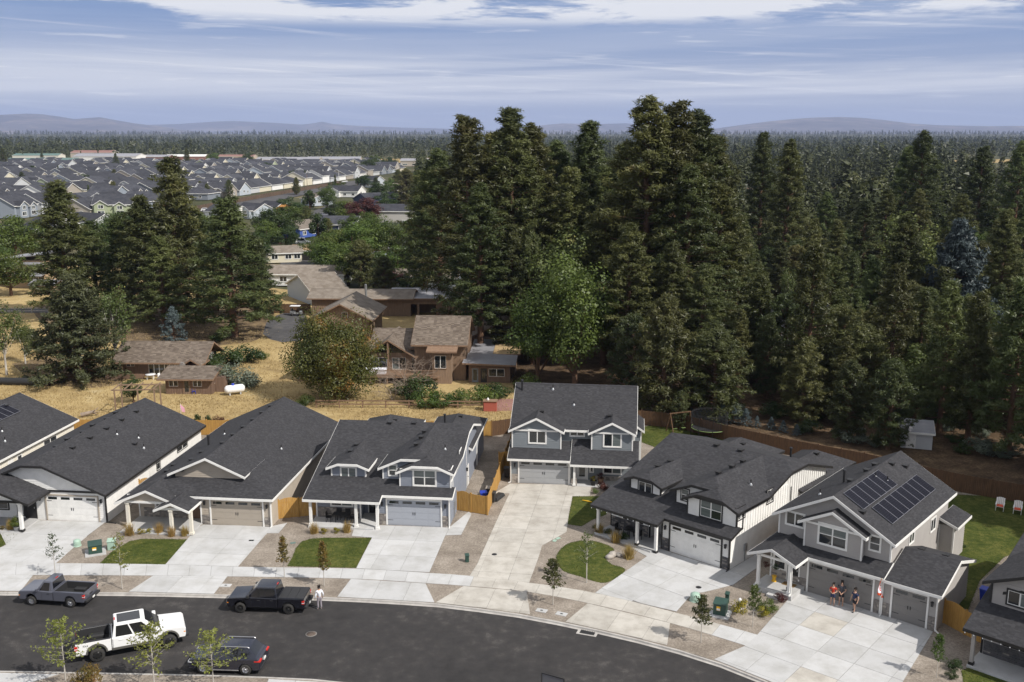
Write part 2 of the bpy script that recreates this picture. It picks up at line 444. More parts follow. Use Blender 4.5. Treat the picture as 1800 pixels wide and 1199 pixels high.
M['pine'] = leaf_mat('pine_needles', (0.046, 0.060, 0.019), (0.118, 0.132, 0.041), 0.30, 0.34, 0.30, (0.172, 0.154, 0.055))
M['juniper'] = leaf_mat('juniper_leaves', (0.056, 0.068, 0.022), (0.132, 0.142, 0.046), 0.45, 0.36, 0.40, (0.185, 0.165, 0.065))
M['spruce'] = leaf_mat('spruce_needles', (0.040, 0.048, 0.020), (0.095, 0.102, 0.044), 0.4, 0.25, 0.1, (0.18, 0.13, 0.060))
M['blue_spruce'] = leaf_mat('blue_spruce_needles', (0.048, 0.070, 0.072), (0.115, 0.150, 0.155), 0.8, 0.15, 0.08)
M['silver_spruce'] = leaf_mat('silver_spruce_needles', (0.030, 0.044, 0.044), (0.075, 0.098, 0.100), 0.8, 0.15, 0.08)
M['leaf'] = leaf_mat('broad_leaves', (0.040, 0.068, 0.012), (0.105, 0.145, 0.026), 0.5, 0.3, 0.16)
M['leaf_bright'] = leaf_mat('bright_leaves', (0.050, 0.080, 0.014), (0.120, 0.155, 0.030), 0.5, 0.35, 0.1)
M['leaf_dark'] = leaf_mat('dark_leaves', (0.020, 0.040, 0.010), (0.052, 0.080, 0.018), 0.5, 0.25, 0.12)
M['leaf_autumn'] = leaf_mat('turning_leaves', (0.045, 0.062, 0.012), (0.105, 0.105, 0.020), 0.22, 0.3, 0.05, (0.30, 0.12, 0.030), (0.34, 0.57, 0.69))
M['leaf_red'] = leaf_mat('red_leaves', (0.040, 0.013, 0.012), (0.105, 0.030, 0.024), 0.5, 0.25, 0.1)
M['leaf_birch'] = leaf_mat('birch_leaves', (0.060, 0.085, 0.020), (0.130, 0.160, 0.045), 0.6, 0.35, 0.12, (0.24, 0.20, 0.05))
M['leaf_street'] = leaf_mat('street_tree_leaves', (0.130, 0.150, 0.026), (0.260, 0.270, 0.060), 1.5, 0.35, 0.12)
M['leaf_street_dark'] = leaf_mat('olive_tree_leaves', (0.040, 0.055, 0.016), (0.105, 0.105, 0.032), 1.5, 0.3, 0.12, (0.20, 0.12, 0.035))
M['leaf_street_red'] = leaf_mat('reddish_tree_leaves', (0.090, 0.095, 0.018), (0.20, 0.13, 0.030), 1.2, 0.3, 0.12, (0.34, 0.085, 0.035))
M['sage'] = leaf_mat('sage_leaves', (0.085, 0.105, 0.075), (0.170, 0.200, 0.145), 1.0, 0.2, 0.08)
M['golden_shrub'] = leaf_mat('golden_leaves', (0.12, 0.115, 0.012), (0.33, 0.26, 0.025), 2.0, 0.3, 0.12)
M['reed'] = leaf_mat('reed_grass', (0.26, 0.17, 0.055), (0.44, 0.31, 0.11), 2.0, 0.3, 0.1)
M['reed_green'] = leaf_mat('reed_green', (0.08, 0.10, 0.02), (0.16, 0.16, 0.04), 2.0, 0.3, 0.1)
M['straw'] = leaf_mat('straw', (0.29, 0.21, 0.095), (0.46, 0.35, 0.17), 0.12, 0.25, 0.0)
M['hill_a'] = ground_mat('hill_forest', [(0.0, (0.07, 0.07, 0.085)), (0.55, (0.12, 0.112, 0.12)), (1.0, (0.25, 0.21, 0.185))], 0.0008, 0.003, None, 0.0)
M['skin'] = mat('skin', (0.50, 0.30, 0.21), 0.6)
M['hair'] = mat('dark_hair', (0.02, 0.014, 0.011), 0.6)
M['cloth_white'] = mat('white_cloth', (0.74, 0.75, 0.80), 0.9)
M['cloth_grey'] = mat('grey_cloth', (0.26, 0.235, 0.26), 0.9)
M['cloth_navy'] = mat('navy_cloth', (0.025, 0.035, 0.085), 0.9)
M['cloth_slate'] = mat('slate_cloth', (0.060, 0.064, 0.080), 0.9)
M['cloth_red'] = mat('red_cloth', (0.42, 0.035, 0.018), 0.9)
M['cloth_dark'] = mat('dark_cloth', (0.018, 0.018, 0.024), 0.9)
M['net'] = mat('net', (0.02, 0.02, 0.022), 0.8)
M['lime'] = mat('lime_pad', (0.20, 0.28, 0.09), 0.6)
M['patio_red'] = mat('red_paving', (0.32, 0.17, 0.14), 0.9, (0.25, 0.13, 0.11), 1.5, 5)
M['roof_metal'] = mat('metal_roof', (0.30, 0.30, 0.32), 0.5, (0.24, 0.24, 0.26), 0.6, 4)
M['roof_green'] = mat('green_roof', (0.10, 0.17, 0.15), 0.6)
M['roof_red'] = mat('red_roof', (0.24, 0.12, 0.095), 0.6)
# ------------------------------------------------------------------ ground, road, paving
def sheet(name, pts, m, z, parent=None, kind='structure', thick=0.0):
    b = MB()
    P = [(p[0], p[1], z) for p in pts]
    area = sum(P[i][0] * P[(i + 1) % len(P)][1] - P[(i + 1) % len(P)][0] * P[i][1] for i in range(len(P)))
    if area < 0: P = P[::-1]
    b.poly(P)
    if thick:
        for i in range(len(P)):
            a, c = P[i], P[(i + 1) % len(P)]
            b.poly([a, (a[0], a[1], z - thick), (c[0], c[1], z - thick), c])
    o = b.build(name, m, parent)
    if parent is None and kind: o['kind'] = kind
    return o

def clip_half(poly, n, d):
    """keep the side n.p <= d"""
    out = []
    for i in range(len(poly)):
        a, b = poly[i], poly[(i + 1) % len(poly)]
        da, db = n[0] * a[0] + n[1] * a[1] - d, n[0] * b[0] + n[1] * b[1] - d
        if da <= 0: out.append(a)
        if (da < 0 < db) or (db < 0 < da):
            t = da / (da - db)
            out.append((a[0] + t * (b[0] - a[0]), a[1] + t * (b[1] - a[1])))
    return out

def poly_area(p):
    return 0.5 * abs(sum(p[i][0] * p[(i + 1) % len(p)][1] - p[(i + 1) % len(p)][0] * p[i][1] for i in range(len(p))))

def clean(p):
    q = []
    for a in p:
        if not q or math.hypot(a[0] - q[-1][0], a[1] - q[-1][1]) > 0.02: q.append(a)
    if len(q) > 2 and math.hypot(q[0][0] - q[-1][0], q[0][1] - q[-1][1]) < 0.02: q.pop()
    return q

def slab_mesh(p, z, gap=0.014, thick=0.06):
    cx, cy = sum(a[0] for a in p) / len(p), sum(a[1] for a in p) / len(p)
    q = []
    for a in p:
        d = math.hypot(a[0] - cx, a[1] - cy) or 1
        s = 1 - gap * 1.35 / d
        q.append((cx + (a[0] - cx) * s, cy + (a[1] - cy) * s))
    if sum(q[i][0] * q[(i + 1) % len(q)][1] - q[(i + 1) % len(q)][0] * q[i][1] for i in range(len(q))) < 0: q = q[::-1]
    b = MB(); b.prism([(a[0], a[1], z - thick) for a in q], (0, 0, thick))
    return b

def paved(name, pts, m, ang, sx, sy, z=0.03, org=None, m2=None, split=None, warm=None):
    """a driveway: dark bed with separate concrete slabs on a rotated grid"""
    pts = [(p[0], p[1]) for p in pts]
    bed = sheet(name, pts, M['kerb_joint'], z - 0.016)
    ex, ey = (math.cos(ang), math.sin(ang)), (-math.sin(ang), math.cos(ang))
    org = org or pts[0]
    lx = [(p[0] - org[0]) * ex[0] + (p[1] - org[1]) * ex[1] for p in pts]
    ly = [(p[0] - org[0]) * ey[0] + (p[1] - org[1]) * ey[1] for p in pts]
    ox, oy = org[0] * ex[0] + org[1] * ex[1], org[0] * ey[0] + org[1] * ey[1]
    for i in range(math.floor(min(lx) / sx), math.ceil(max(lx) / sx)):
        for j in range(math.floor(min(ly) / sy), math.ceil(max(ly) / sy)):
            c = clip_half(pts, ex, ox + (i + 1) * sx); c = clip_half(c, (-ex[0], -ex[1]), -(ox + i * sx)) if c else c
            c = clip_half(c, ey, oy + (j + 1) * sy) if c else c
            c = clip_half(c, (-ey[0], -ey[1]), -(oy + j * sy)) if c else c
            c = clean(c) if c else c
            if len(c) < 3 or poly_area(c) < 0.12: continue
            slab_mesh(c, z).build('slab', warm(i, j) if warm else m, bed)
    return bed

def resample(pl, step):
    pl = [Vector((p[0], p[1], 0)) for p in pl]
    out = [pl[0].copy()]; acc = 0
    for a, b in zip(pl, pl[1:]):
        L = (b - a).length; t = step - acc
        while t <= L:
            out.append(a.lerp(b, t / L)); t += step
        acc = (acc + L) % step
    return out

def smooth_line(pl, n=8):
    """Catmull-Rom through the points"""
    P = [Vector((p[0], p[1], 0)) for p in pl]
    P = [2 * P[0] - P[1]] + P + [2 * P[-1] - P[-2]]
    out = []
    for i in range(1, len(P) - 2):
        for k in range(n):
            t = k / n
            a, b, c, d = P[i - 1], P[i], P[i + 1], P[i + 2]
            out.append(0.5 * ((2 * b) + (c - a) * t + (2 * a - 5 * b + 4 * c - d) * t * t + (3 * b - a - 3 * c + d) * t ** 3))
    out.append(P[-2])
    return out

M['litter_shade'] = ground_mat('pine_litter', [(0.0, (0.06, 0.045, 0.028)), (0.5, (0.14, 0.10, 0.06)), (1.0, (0.27, 0.20, 0.11))], 0.10, 0.8, 5.0, 0.4, 0.5)  # litter brown, with shade under the trees put into the colour
M['kerb_joint'] = mat('joint_bed', (0.17, 0.16, 0.15), 0.95)

# the plain the town stands on, out to the horizon
ring = MB()
ring.poly([(-40000, -4000, -0.30), (40000, -4000, -0.30), (40000, 45000, -0.30), (-40000, 45000, -0.30)])
gr = ring.build('ground', M['far_ground']); gr['kind'] = 'structure'

fence_px = [(-140, 738), (140, 738), (400, 739), (620, 741), (864, 741), (905, 735), (1020, 724), (1128, 722), (1198, 729), (1305, 755), (1400, 775), (1520, 797), (1619, 819), (1693, 835), (1800, 853), (1900, 872)]
fence_pts = [G(x, y, 1.8) for x, y in fence_px]
for p in fence_pts: p.z = 0

far_kerb = [G(*p) for p in [(-260, 1039), (0, 1041), (220, 1042), (400, 1046), (591, 1051), (764, 1061), (850, 1071), (933, 1083), (992, 1095), (1085, 1115), (1172, 1137), (1253, 1161), (1350, 1199), (1440, 1245), (1500, 1300), (1525, 1380)]]
near_kerb = [G(*p) for p in [(-260, 1180), (0, 1182), (107, 1184), (350, 1189), (472, 1193), (578, 1199), (680, 1215), (740, 1250), (760, 1330)]]
fk = smooth_line(far_kerb); nk = smooth_line(near_kerb)
# front yards and side yards: one bed of gravel from the kerb to the back fence
yard = fk + [Vector((50, 40, 0)), Vector((95, 50, 0))] + list(reversed(fence_pts))
sheet('gravel_yard', yard, M['gravel'], 0.0)
sheet('road', [(p.x, p.y) for p in fk] + [(45, 30), (-30, 22), (-140, 30)], M['asphalt'], -0.13)
sheet('gravel_verge', [(p.x, p.y) for p in nk] + [(nk[-1].x, 20), (-140, 20)], M['gravel'], 0.0)

def kerb_line(line, side, name):
    pts = resample(line, 3.0)
    root = None
    for a, b in zip(pts, pts[1:]):
        d = (b - a).normalized(); n = Vector((-d.y, d.x, 0)) * side
        a2, b2 = a + d * 0.012, b - d * 0.012
        m = MB()
        prof = [(0.0, 0.014), (0.15, 0.014), (0.18, -0.10), (0.34, -0.120), (0.34, -0.2), (0.0, -0.2)]
        va = [a2 + n * x + Vector((0, 0, z)) for x, z in prof]; vb = [b2 + n * x + Vector((0, 0, z)) for x, z in prof]
        k = len(prof)
        m.add(va + vb, [(i, (i + 1) % k, k + (i + 1) % k, k + i) for i in range(k)] + [tuple(range(k))[::-1], tuple(range(k, 2 * k))])
        if root is None:
            root = m.build(name, M['kerb']); root['kind'] = 'structure'
        else: m.build('kerbstone', M['kerb'], root)
kerb_line(fk, -1, 'kerb')
kerb_line(nk, 1, 'kerb')

# sidewalk ribbon: slab by slab
sw_top = smooth_line([G(*p) for p in [(-200, 989), (-60, 990), (130, 991), (290, 993), (419, 997), (626, 1000.5), (755, 1008), (825, 1013), (930, 1025), (1046, 1043), (1189, 1078), (1333, 1117), (1440, 1152)]], 20)
sw_bot = smooth_line([G(*p) for p in [(-200, 1010), (-60, 1011), (130, 1012), (260, 1012.5), (400, 1014), (617, 1018), (749, 1026), (815, 1030.5), (926, 1041), (1033, 1061), (1178, 1096), (1311, 1136), (1420, 1172)]], 20)
sw = sheet('sidewalk', [(p.x, p.y) for p in sw_top] + [(p.x, p.y) for p in reversed(sw_bot)], M['kerb_joint'], 0.006)
N_SW = len(resample(sw_top, 1.75)) - 1
def along(line, t):
    L = [0]
    for a, b in zip(line, line[1:]): L.append(L[-1] + (b - a).length)
    s = t * L[-1]
    for i in range(len(line) - 1):
        if L[i + 1] >= s or i == len(line) - 2:
            return line[i].lerp(line[i + 1], (s - L[i]) / max(1e-6, L[i + 1] - L[i]))
for i in range(N_SW):
    q = [along(sw_bot, i / N_SW), along(sw_bot, (i + 1) / N_SW), along(sw_top, (i + 1) / N_SW), along(sw_top, i / N_SW)]
    warm = 0.63 < i / N_SW < 0.90
    slab_mesh([(p.x, p.y) for p in q], 0.022, 0.012).build('slab', M['concrete_warm'] if warm else M['concrete'], sw)

A0 = R(-6.3)
P2 = lambda l: [(G(*p).x, G(*p).y) for p in l]
paved('driveway', P2([(-10, 917), (52, 917), (64, 915), (185, 919), (168, 932), (140, 954), (98, 991), (-60, 991), (11, 959)]), M['concrete'], A0, 2.45, 3.2, org=P2([(185, 919)])[0])
paved('driveway_apron', P2([(-110, 1011), (58, 1012), (36, 1040), (-125, 1038)]), M['concrete'], A0, 2.45, 3.2)
paved('driveway', P2([(345, 930), (357, 923), (477, 926), (505, 920), (490, 938), (469, 938), (418, 997), (291, 993), (335, 942)]), M['concrete'], A0, 2.35, 3.0, org=P2([(477, 927)])[0])
paved('driveway_apron', P2([(269, 1013), (400, 1014), (376, 1045), (226, 1041)]), M['concrete'], A0, 2.35, 3.0)
paved('driveway', P2([(622, 930), (664, 924), (790, 928), (824, 900), (829, 904), (811, 941), (783, 942), (755, 1007), (626, 1000), (654, 946), (618, 943)]), M['concrete'], A0, 2.4, 3.2, org=P2([(790, 928)])[0])
paved('driveway_apron', P2([(617, 1018.5), (748, 1026.5), (764, 1060), (593, 1050)]), M['concrete'], A0, 2.4, 3.2)
EW = R(-7)
paved('driveway', P2([(868, 868), (897, 851), (1013, 853), (1040, 850), (1037, 873), (1006, 873), (1000, 905), (996, 936), (953, 960), (946, 983), (930.5, 1025), (825, 1013.5), (839, 992), (879, 903), (896, 868)]), M['concrete_warm'], R(-9), 2.5, 3.0, org=P2([(1000, 852)])[0])
paved('driveway_apron', P2([(815, 1031), (926, 1041), (932, 1081), (850, 1070), (766, 1060)]), M['concrete_warm'], R(-11), 2.5, 3.2)
paved('driveway', P2([(1121, 957), (1162, 966), (1280, 1004), (1333, 972), (1340, 980), (1335, 996), (1289, 1029), (1236, 1042), (1217, 1044), (1189, 1076), (1046, 1043), (1137, 979), (1111, 965)]), M['concrete'], R(-42.5), 2.55, 3.1, org=P2([(1280, 1004)])[0])
paved('driveway_apron', P2([(1033, 1061.5), (1178, 1096), (1173, 1135), (1085, 1114), (994, 1094)]), M['concrete_warm'], R(-24), 2.6, 3.4)
paved('driveway', P2([(1384, 1056), (1415, 1037), (1530, 1074), (1640, 1111), (1587, 1199), (1555, 1250), (1440, 1235), (1352, 1198), (1255, 1160), (1310, 1136), (1330, 1118)]), M['concrete'], R(-40.5), 2.5, 2.6, org=P2([(1640, 1111)])[0],
      warm=lambda i, j: M['concrete_warm'] if (i * 3 + j) % 11 == 0 else M['concrete'])
paved('driveway_apron', P2([(-200, 1183), (0, 1184), (104, 1186), (60, 1199), (20, 1215), (-240, 1215)]), M['concrete'], R(-2), 2.4, 2.6)
paved('verge_walk', P2([(472, 1194.5), (578, 1200.5), (680, 1216), (672, 1222), (560, 1212), (468, 1204)]), M['concrete'], R(-6), 1.8, 1.8)

# lawns
LAWNS = []
def lawn(pts, z=0.012, smooth=False):
    q = [G(*p) for p in pts]
    if smooth:
        q = smooth_line(q + [q[0]], 6)[:-1]
    LAWNS.append([(a.x, a.y) for a in q])
    return sheet('lawn', q, M['lawn'], z)
lawn([(-120, 939), (31, 940), (11, 957), (-40, 985), (-160, 985)])
lawn([(228, 952), (250, 948), (330, 949), (290, 993), (176, 991), (196, 971)])
lawn([(505, 996), (514, 980), (520, 965), (530, 953), (545, 948), (570, 946), (653, 946), (626, 999)])
lawn([(1007, 873), (1069, 873), (1066, 905), (1040, 915), (1022, 926), (997, 922)])
lawn([(1022, 951), (1050, 953), (1079, 966), (1066, 981), (1074, 992), (1099, 1003), (1064, 1025), (1020, 1014), (989, 1003), (978, 983), (984, 968), (1000, 956)], smooth=True)
lawn([(1128, 778), (1130, 752), (1180, 738), (1215, 745), (1290, 765), (1270, 790), (1160, 790)], 0.010)
lawn([(1640, 900), (1648, 945), (1655, 1000), (1650, 1060), (1702, 1072), (1722, 1022), (1765, 980), (1870, 945), (1870, 890), (1720, 872), (1650, 868)], 0.010)
lawn([(1690, 1180), (1710, 1172), (1800, 1199), (1850, 1225), (1700, 1240)], 0.012)

# beyond the fence: dry field, forest floor, paths
sheet('dry_field', [(-175, 118), (-60, 117.5)] + [(p.x, p.y + 0.05) for p in fence_pts[1:6]] + P2([(905, 690), (892, 640), (870, 560), (700, 520), (560, 516), (420, 500), (200, 470), (0, 462), (-200, 460)]), M['dry_grass'], -0.012)
sheet('forest_floor', [(p.x, p.y + 0.02) for p in fence_pts[5:]] + [(150, 60), (700, 500), (400, 900), (120, 900), (35, 420)] + P2([(870, 560), (892, 640), (905, 690)]), M['forest_floor'], -0.016)
sheet('pine_litter', [(a.x, a.y) for a in smooth_line([G(*p) for p in [(95, 590), (150, 612), (215, 600), (330, 612), (400, 606), (455, 596), (476, 560), (470, 543), (330, 528), (150, 522), (60, 540), (95, 590)]], 5)[:-1]], M['litter_shade'], -0.006)  # needle litter plus the painted shade between the pines
sheet('pine_litter', [(a.x, a.y) for a in smooth_line([G(*p) for p in [(20, 640), (60, 668), (150, 682), (215, 672), (190, 650), (100, 628), (20, 640)]], 5)[:-1]], M['litter_shade'], -0.006)  # dark sheet painting the shade around the spruce and birches
sheet('yard_asphalt', P2([(462, 588), (468, 568), (484, 556), (500, 550), (536, 552), (545, 575), (528, 600), (496, 602), (475, 597)]), M['old_asphalt'], 0.0)
sheet('farm_road', P2([(-60, 543), (85, 543), (85, 550), (-60, 551)]), M['old_asphalt'], 0.0)
sheet('neighbour_drive', P2([(488, 470), (498, 457), (530, 451), (556, 453), (560, 462), (530, 471)]), M['old_asphalt'], 0.0)
sheet('cross_street', P2([(560, 476), (640, 473), (780, 474), (860, 478), (860, 487), (780, 485), (640, 484), (560, 484)]), M['old_asphalt'], 0.0)
sheet('side_street', P2([(470, 400), (540, 376), (575, 362), (600, 357), (612, 360), (590, 368), (560, 385), (500, 412)]), M['old_asphalt'], 0.02)
sheet('avenue', P2([(330, 372), (420, 353), (520, 335), (610, 320), (660, 313), (668, 317), (600, 330), (520, 346), (440, 364), (350, 384)]), M['old_asphalt'], 0.02)
sheet('avenue_walk', P2([(330, 368), (420, 349.5), (520, 332), (610, 318), (612, 319.5), (520, 335), (420, 353), (330, 372)]), M['concrete'], 0.05)
sheet('green_verge', P2([(585, 446), (640, 448), (700, 452), (770, 452), (770, 472), (690, 470), (600, 470)]), M['lawn'], 0.01)
sheet('clearing_lawn', P2([(1500, 560), (1512, 545), (1560, 543), (1572, 555), (1555, 565), (1515, 568)]), M['lawn'], 0.01)
sheet('clearing_lawn', P2([(1350, 552), (1368, 545), (1470, 545), (1480, 556), (1380, 560)]), M['lawn'], 0.01)
sheet('red_patio', P2([(866, 724), (876, 702), (906, 702), (906, 722)]), M['patio_red'], 0.02)
sheet('straw_field', P2([(-60, 291), (300, 291), (420, 294), (640, 289), (760, 284), (760, 278), (420, 284), (200, 287), (-60, 287)]), M['dry_grass'], -0.1)
sheet('far_pasture', P2([(1640, 284), (1690, 281), (1860, 280), (1860, 285), (1700, 287)]), M['dry_grass'], -0.1)
# ------------------------------------------------------------------ house builder
rng = random.Random(7)

def face_map(face, c):
    return {'f': lambda u, v, n: (u, c - n, v), 'b': lambda u, v, n: (-u, c + n, v) if False else (u, c + n, v),
            'r': lambda u, v, n: (c + n, u, v), 'l': lambda u, v, n: (c - n, u, v)}[face]

def tbox(mb, T, u0, u1, v0, v1, n0, n1, mi=0):
    p, q = T(u0, v0, n0), T(u1, v1, n1)
    lo = [min(a, b) for a, b in zip(p, q)]; hi = [max(a, b) for a, b in zip(p, q)]
    mb.box(lo[0], hi[0], lo[1], hi[1], lo[2], hi[2], mi)

class House:
    def __init__(s, name, loc, rz, label, cat='house', group=None, siding=None, roof=None, trim=None, gtrim=None, sash=None, stone=None, door=None, scale=1.0):
        s.root = empty(name, loc, rz, label, cat, group, scale)
        s.siding, s.roof, s.trim = siding, roof, trim
        s.gtrim = gtrim or trim; s.sash = sash or M['white']; s.stone = stone or M['stone']; s.door = door or siding
    # ---- walls
    def wall(s, x0, x1, y0, y1, z0, ze, gable=None, lap=0.19, siding=None, corners=True, batten=False):
        """lap-sided block; gable=(axis, slope, clip) carries the ends up under the roof"""
        m = MB()
        xc, yc, hx, hy = (x0 + x1) / 2, (y0 + y1) / 2, (x1 - x0) / 2, (y1 - y0) / 2
        half = 0; slope = 1; top = ze; ax = None
        if gable:
            ax, slope, clip = gable
            half = hx if ax == 'y' else hy
            top = ze + slope * half * (1 - clip) - 0.02
        def ext(z):
            k = half if z <= ze else max(0.03, half - (z - ze) / slope)
            return (k, hy) if ax == 'y' else ((hx, k) if ax == 'x' else (hx, hy))
        zs = [z0]
        if lap:
            while zs[-1] + lap < top: zs.append(zs[-1] + lap)
        if ze < top and all(abs(z - ze) > 0.03 for z in zs): zs.append(ze); zs.sort()
        if top - zs[-1] > 0.02: zs.append(top)
        for a, b in zip(zs, zs[1:]):
            o = 0.024 if lap else 0.0
            ax0, ay0 = ext(a); ax1, ay1 = ext(b)
            vs = [(xc - ax0 - o, yc - ay0 - o, a), (xc + ax0 + o, yc - ay0 - o, a), (xc + ax0 + o, yc + ay0 + o, a), (xc - ax0 - o, yc + ay0 + o, a),
                  (xc - ax1, yc - ay1, b), (xc + ax1, yc - ay1, b), (xc + ax1, yc + ay1, b), (xc - ax1, yc + ay1, b)]
            m.add(vs, [(0, 3, 2, 1), (0, 1, 5, 4), (1, 2, 6, 5), (2, 3, 7, 6), (3, 0, 4, 7)])
        m.add(vs, [(4, 5, 6, 7)])
        w = m.build('wall', siding or s.siding, s.root)
        if corners:
            for cx, sx in ((x0, -1), (x1, 1)):
                c = MB(); c.box(cx - 0.06 + sx * 0.02, cx + 0.06 + sx * 0.02, y0 - 0.05, y0 + 0.09, z0, ze)
                c.build('corner_board', s.trim, w)
        return w
    def battens(s, face, c, u0, u1, z0, ztop, step=0.42, m=None):
        b = MB(); T = face_map(face, c); u = u0
        while u < u1:
            z1 = ztop(u) if callable(ztop) else ztop
            if z1 > z0 + 0.1: tbox(b, T, u, u + 0.05, z0, z1, 0.0, 0.035)
            u += step
        return b.build('batten', m or s.siding, s.root)
    # ---- roofs
    def _roof(s, tops, per, trim=None, th=0.16, fascia=0.22, shingle=None, name='roof', edge=None):
        m = MB()
        for p in tops:
            p = [Vector(q) for q in p]
            n = Vector((0, 0, 0))
            for i in range(len(p)): n += p[i].cross(p[(i + 1) % len(p)])
            if n.z < 0: p = p[::-1]
            m.poly(p, 0)
            m.poly([q - Vector((0, 0, th)) for q in p][::-1], 1)
        per = [Vector(p) for p in per]
        ar = sum(per[i].x * per[(i + 1) % len(per)].y - per[(i + 1) % len(per)].x * per[i].y for i in range(len(per)))
        if ar < 0: per = per[::-1]
        for i in range(len(per)):
            a, b = per[i], per[(i + 1) % len(per)]
            m.poly([a - Vector((0, 0, th)), b - Vector((0, 0, th)), b, a], 1)
        t = trim or s.trim
        r = m.build(name, [shingle or s.roof, t], s.root)
        f = MB()
        for i in range(len(per)):
            a, b = per[i], per[(i + 1) % len(per)]
            d = (b - a); d.z = 0
            if d.length < 0.05 or (edge and not edge(a, b)): continue
            n = Vector((d.y, -d.x, 0)).normalized() * 0.03
            dz = Vector((0, 0, -fascia)); up = Vector((0, 0, -0.012))
            f.add([a + up, b + up, b + up + n, a + up + n, a + dz, b + dz, b + dz + n, a + dz + n],
                  [(0, 1, 2, 3), (4, 7, 6, 5), (3, 2, 6, 7), (0, 4, 5, 1), (0, 3, 7, 4), (1, 5, 6, 2)])
        f.build('fascia', t, r)
        return r
    def gable_roof(s, c, w, b0, b1, zr, slope, axis='y', c0=0.0, c1=0.0, k0=1.0, k1=1.0, trim=None, shingle=None, fascia=0.22, edge=None, cap=True):
        """ridge through a=c along b; w half width with overhang; c0/c1 clip share (0 gable .. 1 hip)"""
        e = zr - slope * w
        def P(a, b, z): return (c + a, b, z) if axis == 'y' else (b, c + a, z)
        A0, A1 = b0 + c0 * w * k0, b1 - c1 * w * k1
        r0, r1 = P(0, A0, zr), P(0, A1, zr)
        fl, fr = P(-w * c0, b0, zr - slope * w * c0), P(w * c0, b0, zr - slope * w * c0)
        bl, br = P(-w * c1, b1, zr - slope * w * c1), P(w * c1, b1, zr - slope * w * c1)
        cFL, cFR, cBR, cBL = P(-w, b0, e), P(w, b0, e), P(w, b1, e), P(-w, b1, e)
        def uniq(l):
            o = []
            for p in l:
                if not o or (Vector(p) - Vector(o[-1])).length > 1e-3: o.append(p)
            if (Vector(o[0]) - Vector(o[-1])).length < 1e-3: o.pop()
            return o
        left = uniq([cFL, fl, r0, r1, bl, cBL]); right = uniq([cFR, cBR, br, r1, r0, fr])
        tops = [left, right]
        if c0 > 0: tops.append(uniq([fl, fr, r0]))
        if c1 > 0: tops.append(uniq([br, bl, r1]))
        front = uniq([fl, fr]) if c0 > 0 else [r0]
        back = uniq([br, bl]) if c1 > 0 else [r1]
        per = uniq([cFL] + front + [cFR, cBR] + back + [cBL])
        r = s._roof(tops, per, trim, shingle=shingle, fascia=fascia, edge=edge)
        if (Vector(r0) - Vector(r1)).length > 0.5 and cap:
            k = MB()
            for sg in (-1, 1):
                q = [P(0, A0, zr + 0.03), P(0, A1, zr + 0.03), P(sg * 0.17, A1, zr + 0.028 - slope * 0.17), P(sg * 0.17, A0, zr + 0.028 - slope * 0.17)]
                k.poly(q if (sg > 0) == (axis == 'x') else q[::-1])
            k.build('ridge_cap', shingle or s.roof, r)
        return r
    def slab_roof(s, pts, trim=None, shingle=None, fascia=0.22):
        return s._roof([pts], pts, trim, shingle=shingle, fascia=fascia)
    # ---- openings
    def window(s, face, c, u, z, w, h, cols=2, rows=1, trim=0.11, frame=None, glass=None, sash=None):
        T = face_map(face, c); fm = frame or s.gtrim
        m = MB()
        u0, u1, z0, z1 = u - w / 2, u + w / 2, z, z + h
        tbox(m, T, u0 - trim, u0, z0 - trim, z1 + trim, 0.0, 0.065); tbox(m, T, u1, u1 + trim, z0 - trim, z1 + trim, 0.0, 0.065)
        tbox(m, T, u0, u1, z1, z1 + trim, 0.0, 0.065); tbox(m, T, u0, u1, z0 - trim, z0, 0.0, 0.075)
        o = m.build('window', fm, s.root)
        k = MB(); q = 0.045
        tbox(k, T, u0, u0 + q, z0, z1, 0.0, 0.05); tbox(k, T, u1 - q, u1, z0, z1, 0.0, 0.05)
        tbox(k, T, u0 + q, u1 - q, z1 - q, z1, 0.0, 0.05); tbox(k, T, u0 + q, u1 - q, z0, z0 + q, 0.0, 0.05)
        for i in range(1, cols):
            x = u0 + w * i / cols; tbox(k, T, x - 0.05, x + 0.05, z0 + q, z1 - q, 0.0, 0.052)
        for j in range(1, rows):
            y = z0 + h * j / rows; tbox(k, T, u0 + q, u1 - q, y - 0.03, y + 0.03, 0.0, 0.049)
        k.build('sash', sash or s.sash, o)
        for i in range(cols):
            for j in range(rows):
                g = MB(); tbox(g, T, u0 + w * i / cols + 0.02, u0 + w * (i + 1) / cols - 0.02, z0 + h * j / rows + 0.02, z0 + h * (j + 1) / rows - 0.02, -0.05, 0.032)
                gm = glass or (M['glass_blind'] if (rows > 1 and j == rows - 1 and rng.random() < 0.8) or rng.random() < 0.12 else M['glass'])
                g.build('pane', gm, o)
        return o
    def garage(s, c, u0, u1, h, z0=0.02, frame=None, lights=4, door=None):
        T = face_map('f', c); fm = frame or s.gtrim
        m = MB(); t = 0.13
        tbox(m, T, u0 - t, u0, z0, z0 + h + t, 0.0, 0.09); tbox(m, T, u1, u1 + t, z0, z0 + h + t, 0.0, 0.09); tbox(m, T, u0, u1, z0 + h, z0 + h + t, 0.0, 0.09)
        fr = m.build('door_frame', fm, s.root)
        d = MB(); n = 4; hh = h / n
        for j in range(n):
            tbox(d, T, u0 + 0.005, u1 - 0.005, z0 + j * hh, z0 + (j + 1) * hh - 0.012, -0.04, 0.028)
            for i in range(lights):
                a, b = u0 + (u1 - u0) * (i + 0.08) / lights, u0 + (u1 - u0) * (i + 0.92) / lights
                if j < 3: tbox(d, T, a, b, z0 + j * hh + 0.07, z0 + (j + 1) * hh - 0.08, 0.028, 0.036)
        g = d.build('garage_door', door or s.door, s.root)
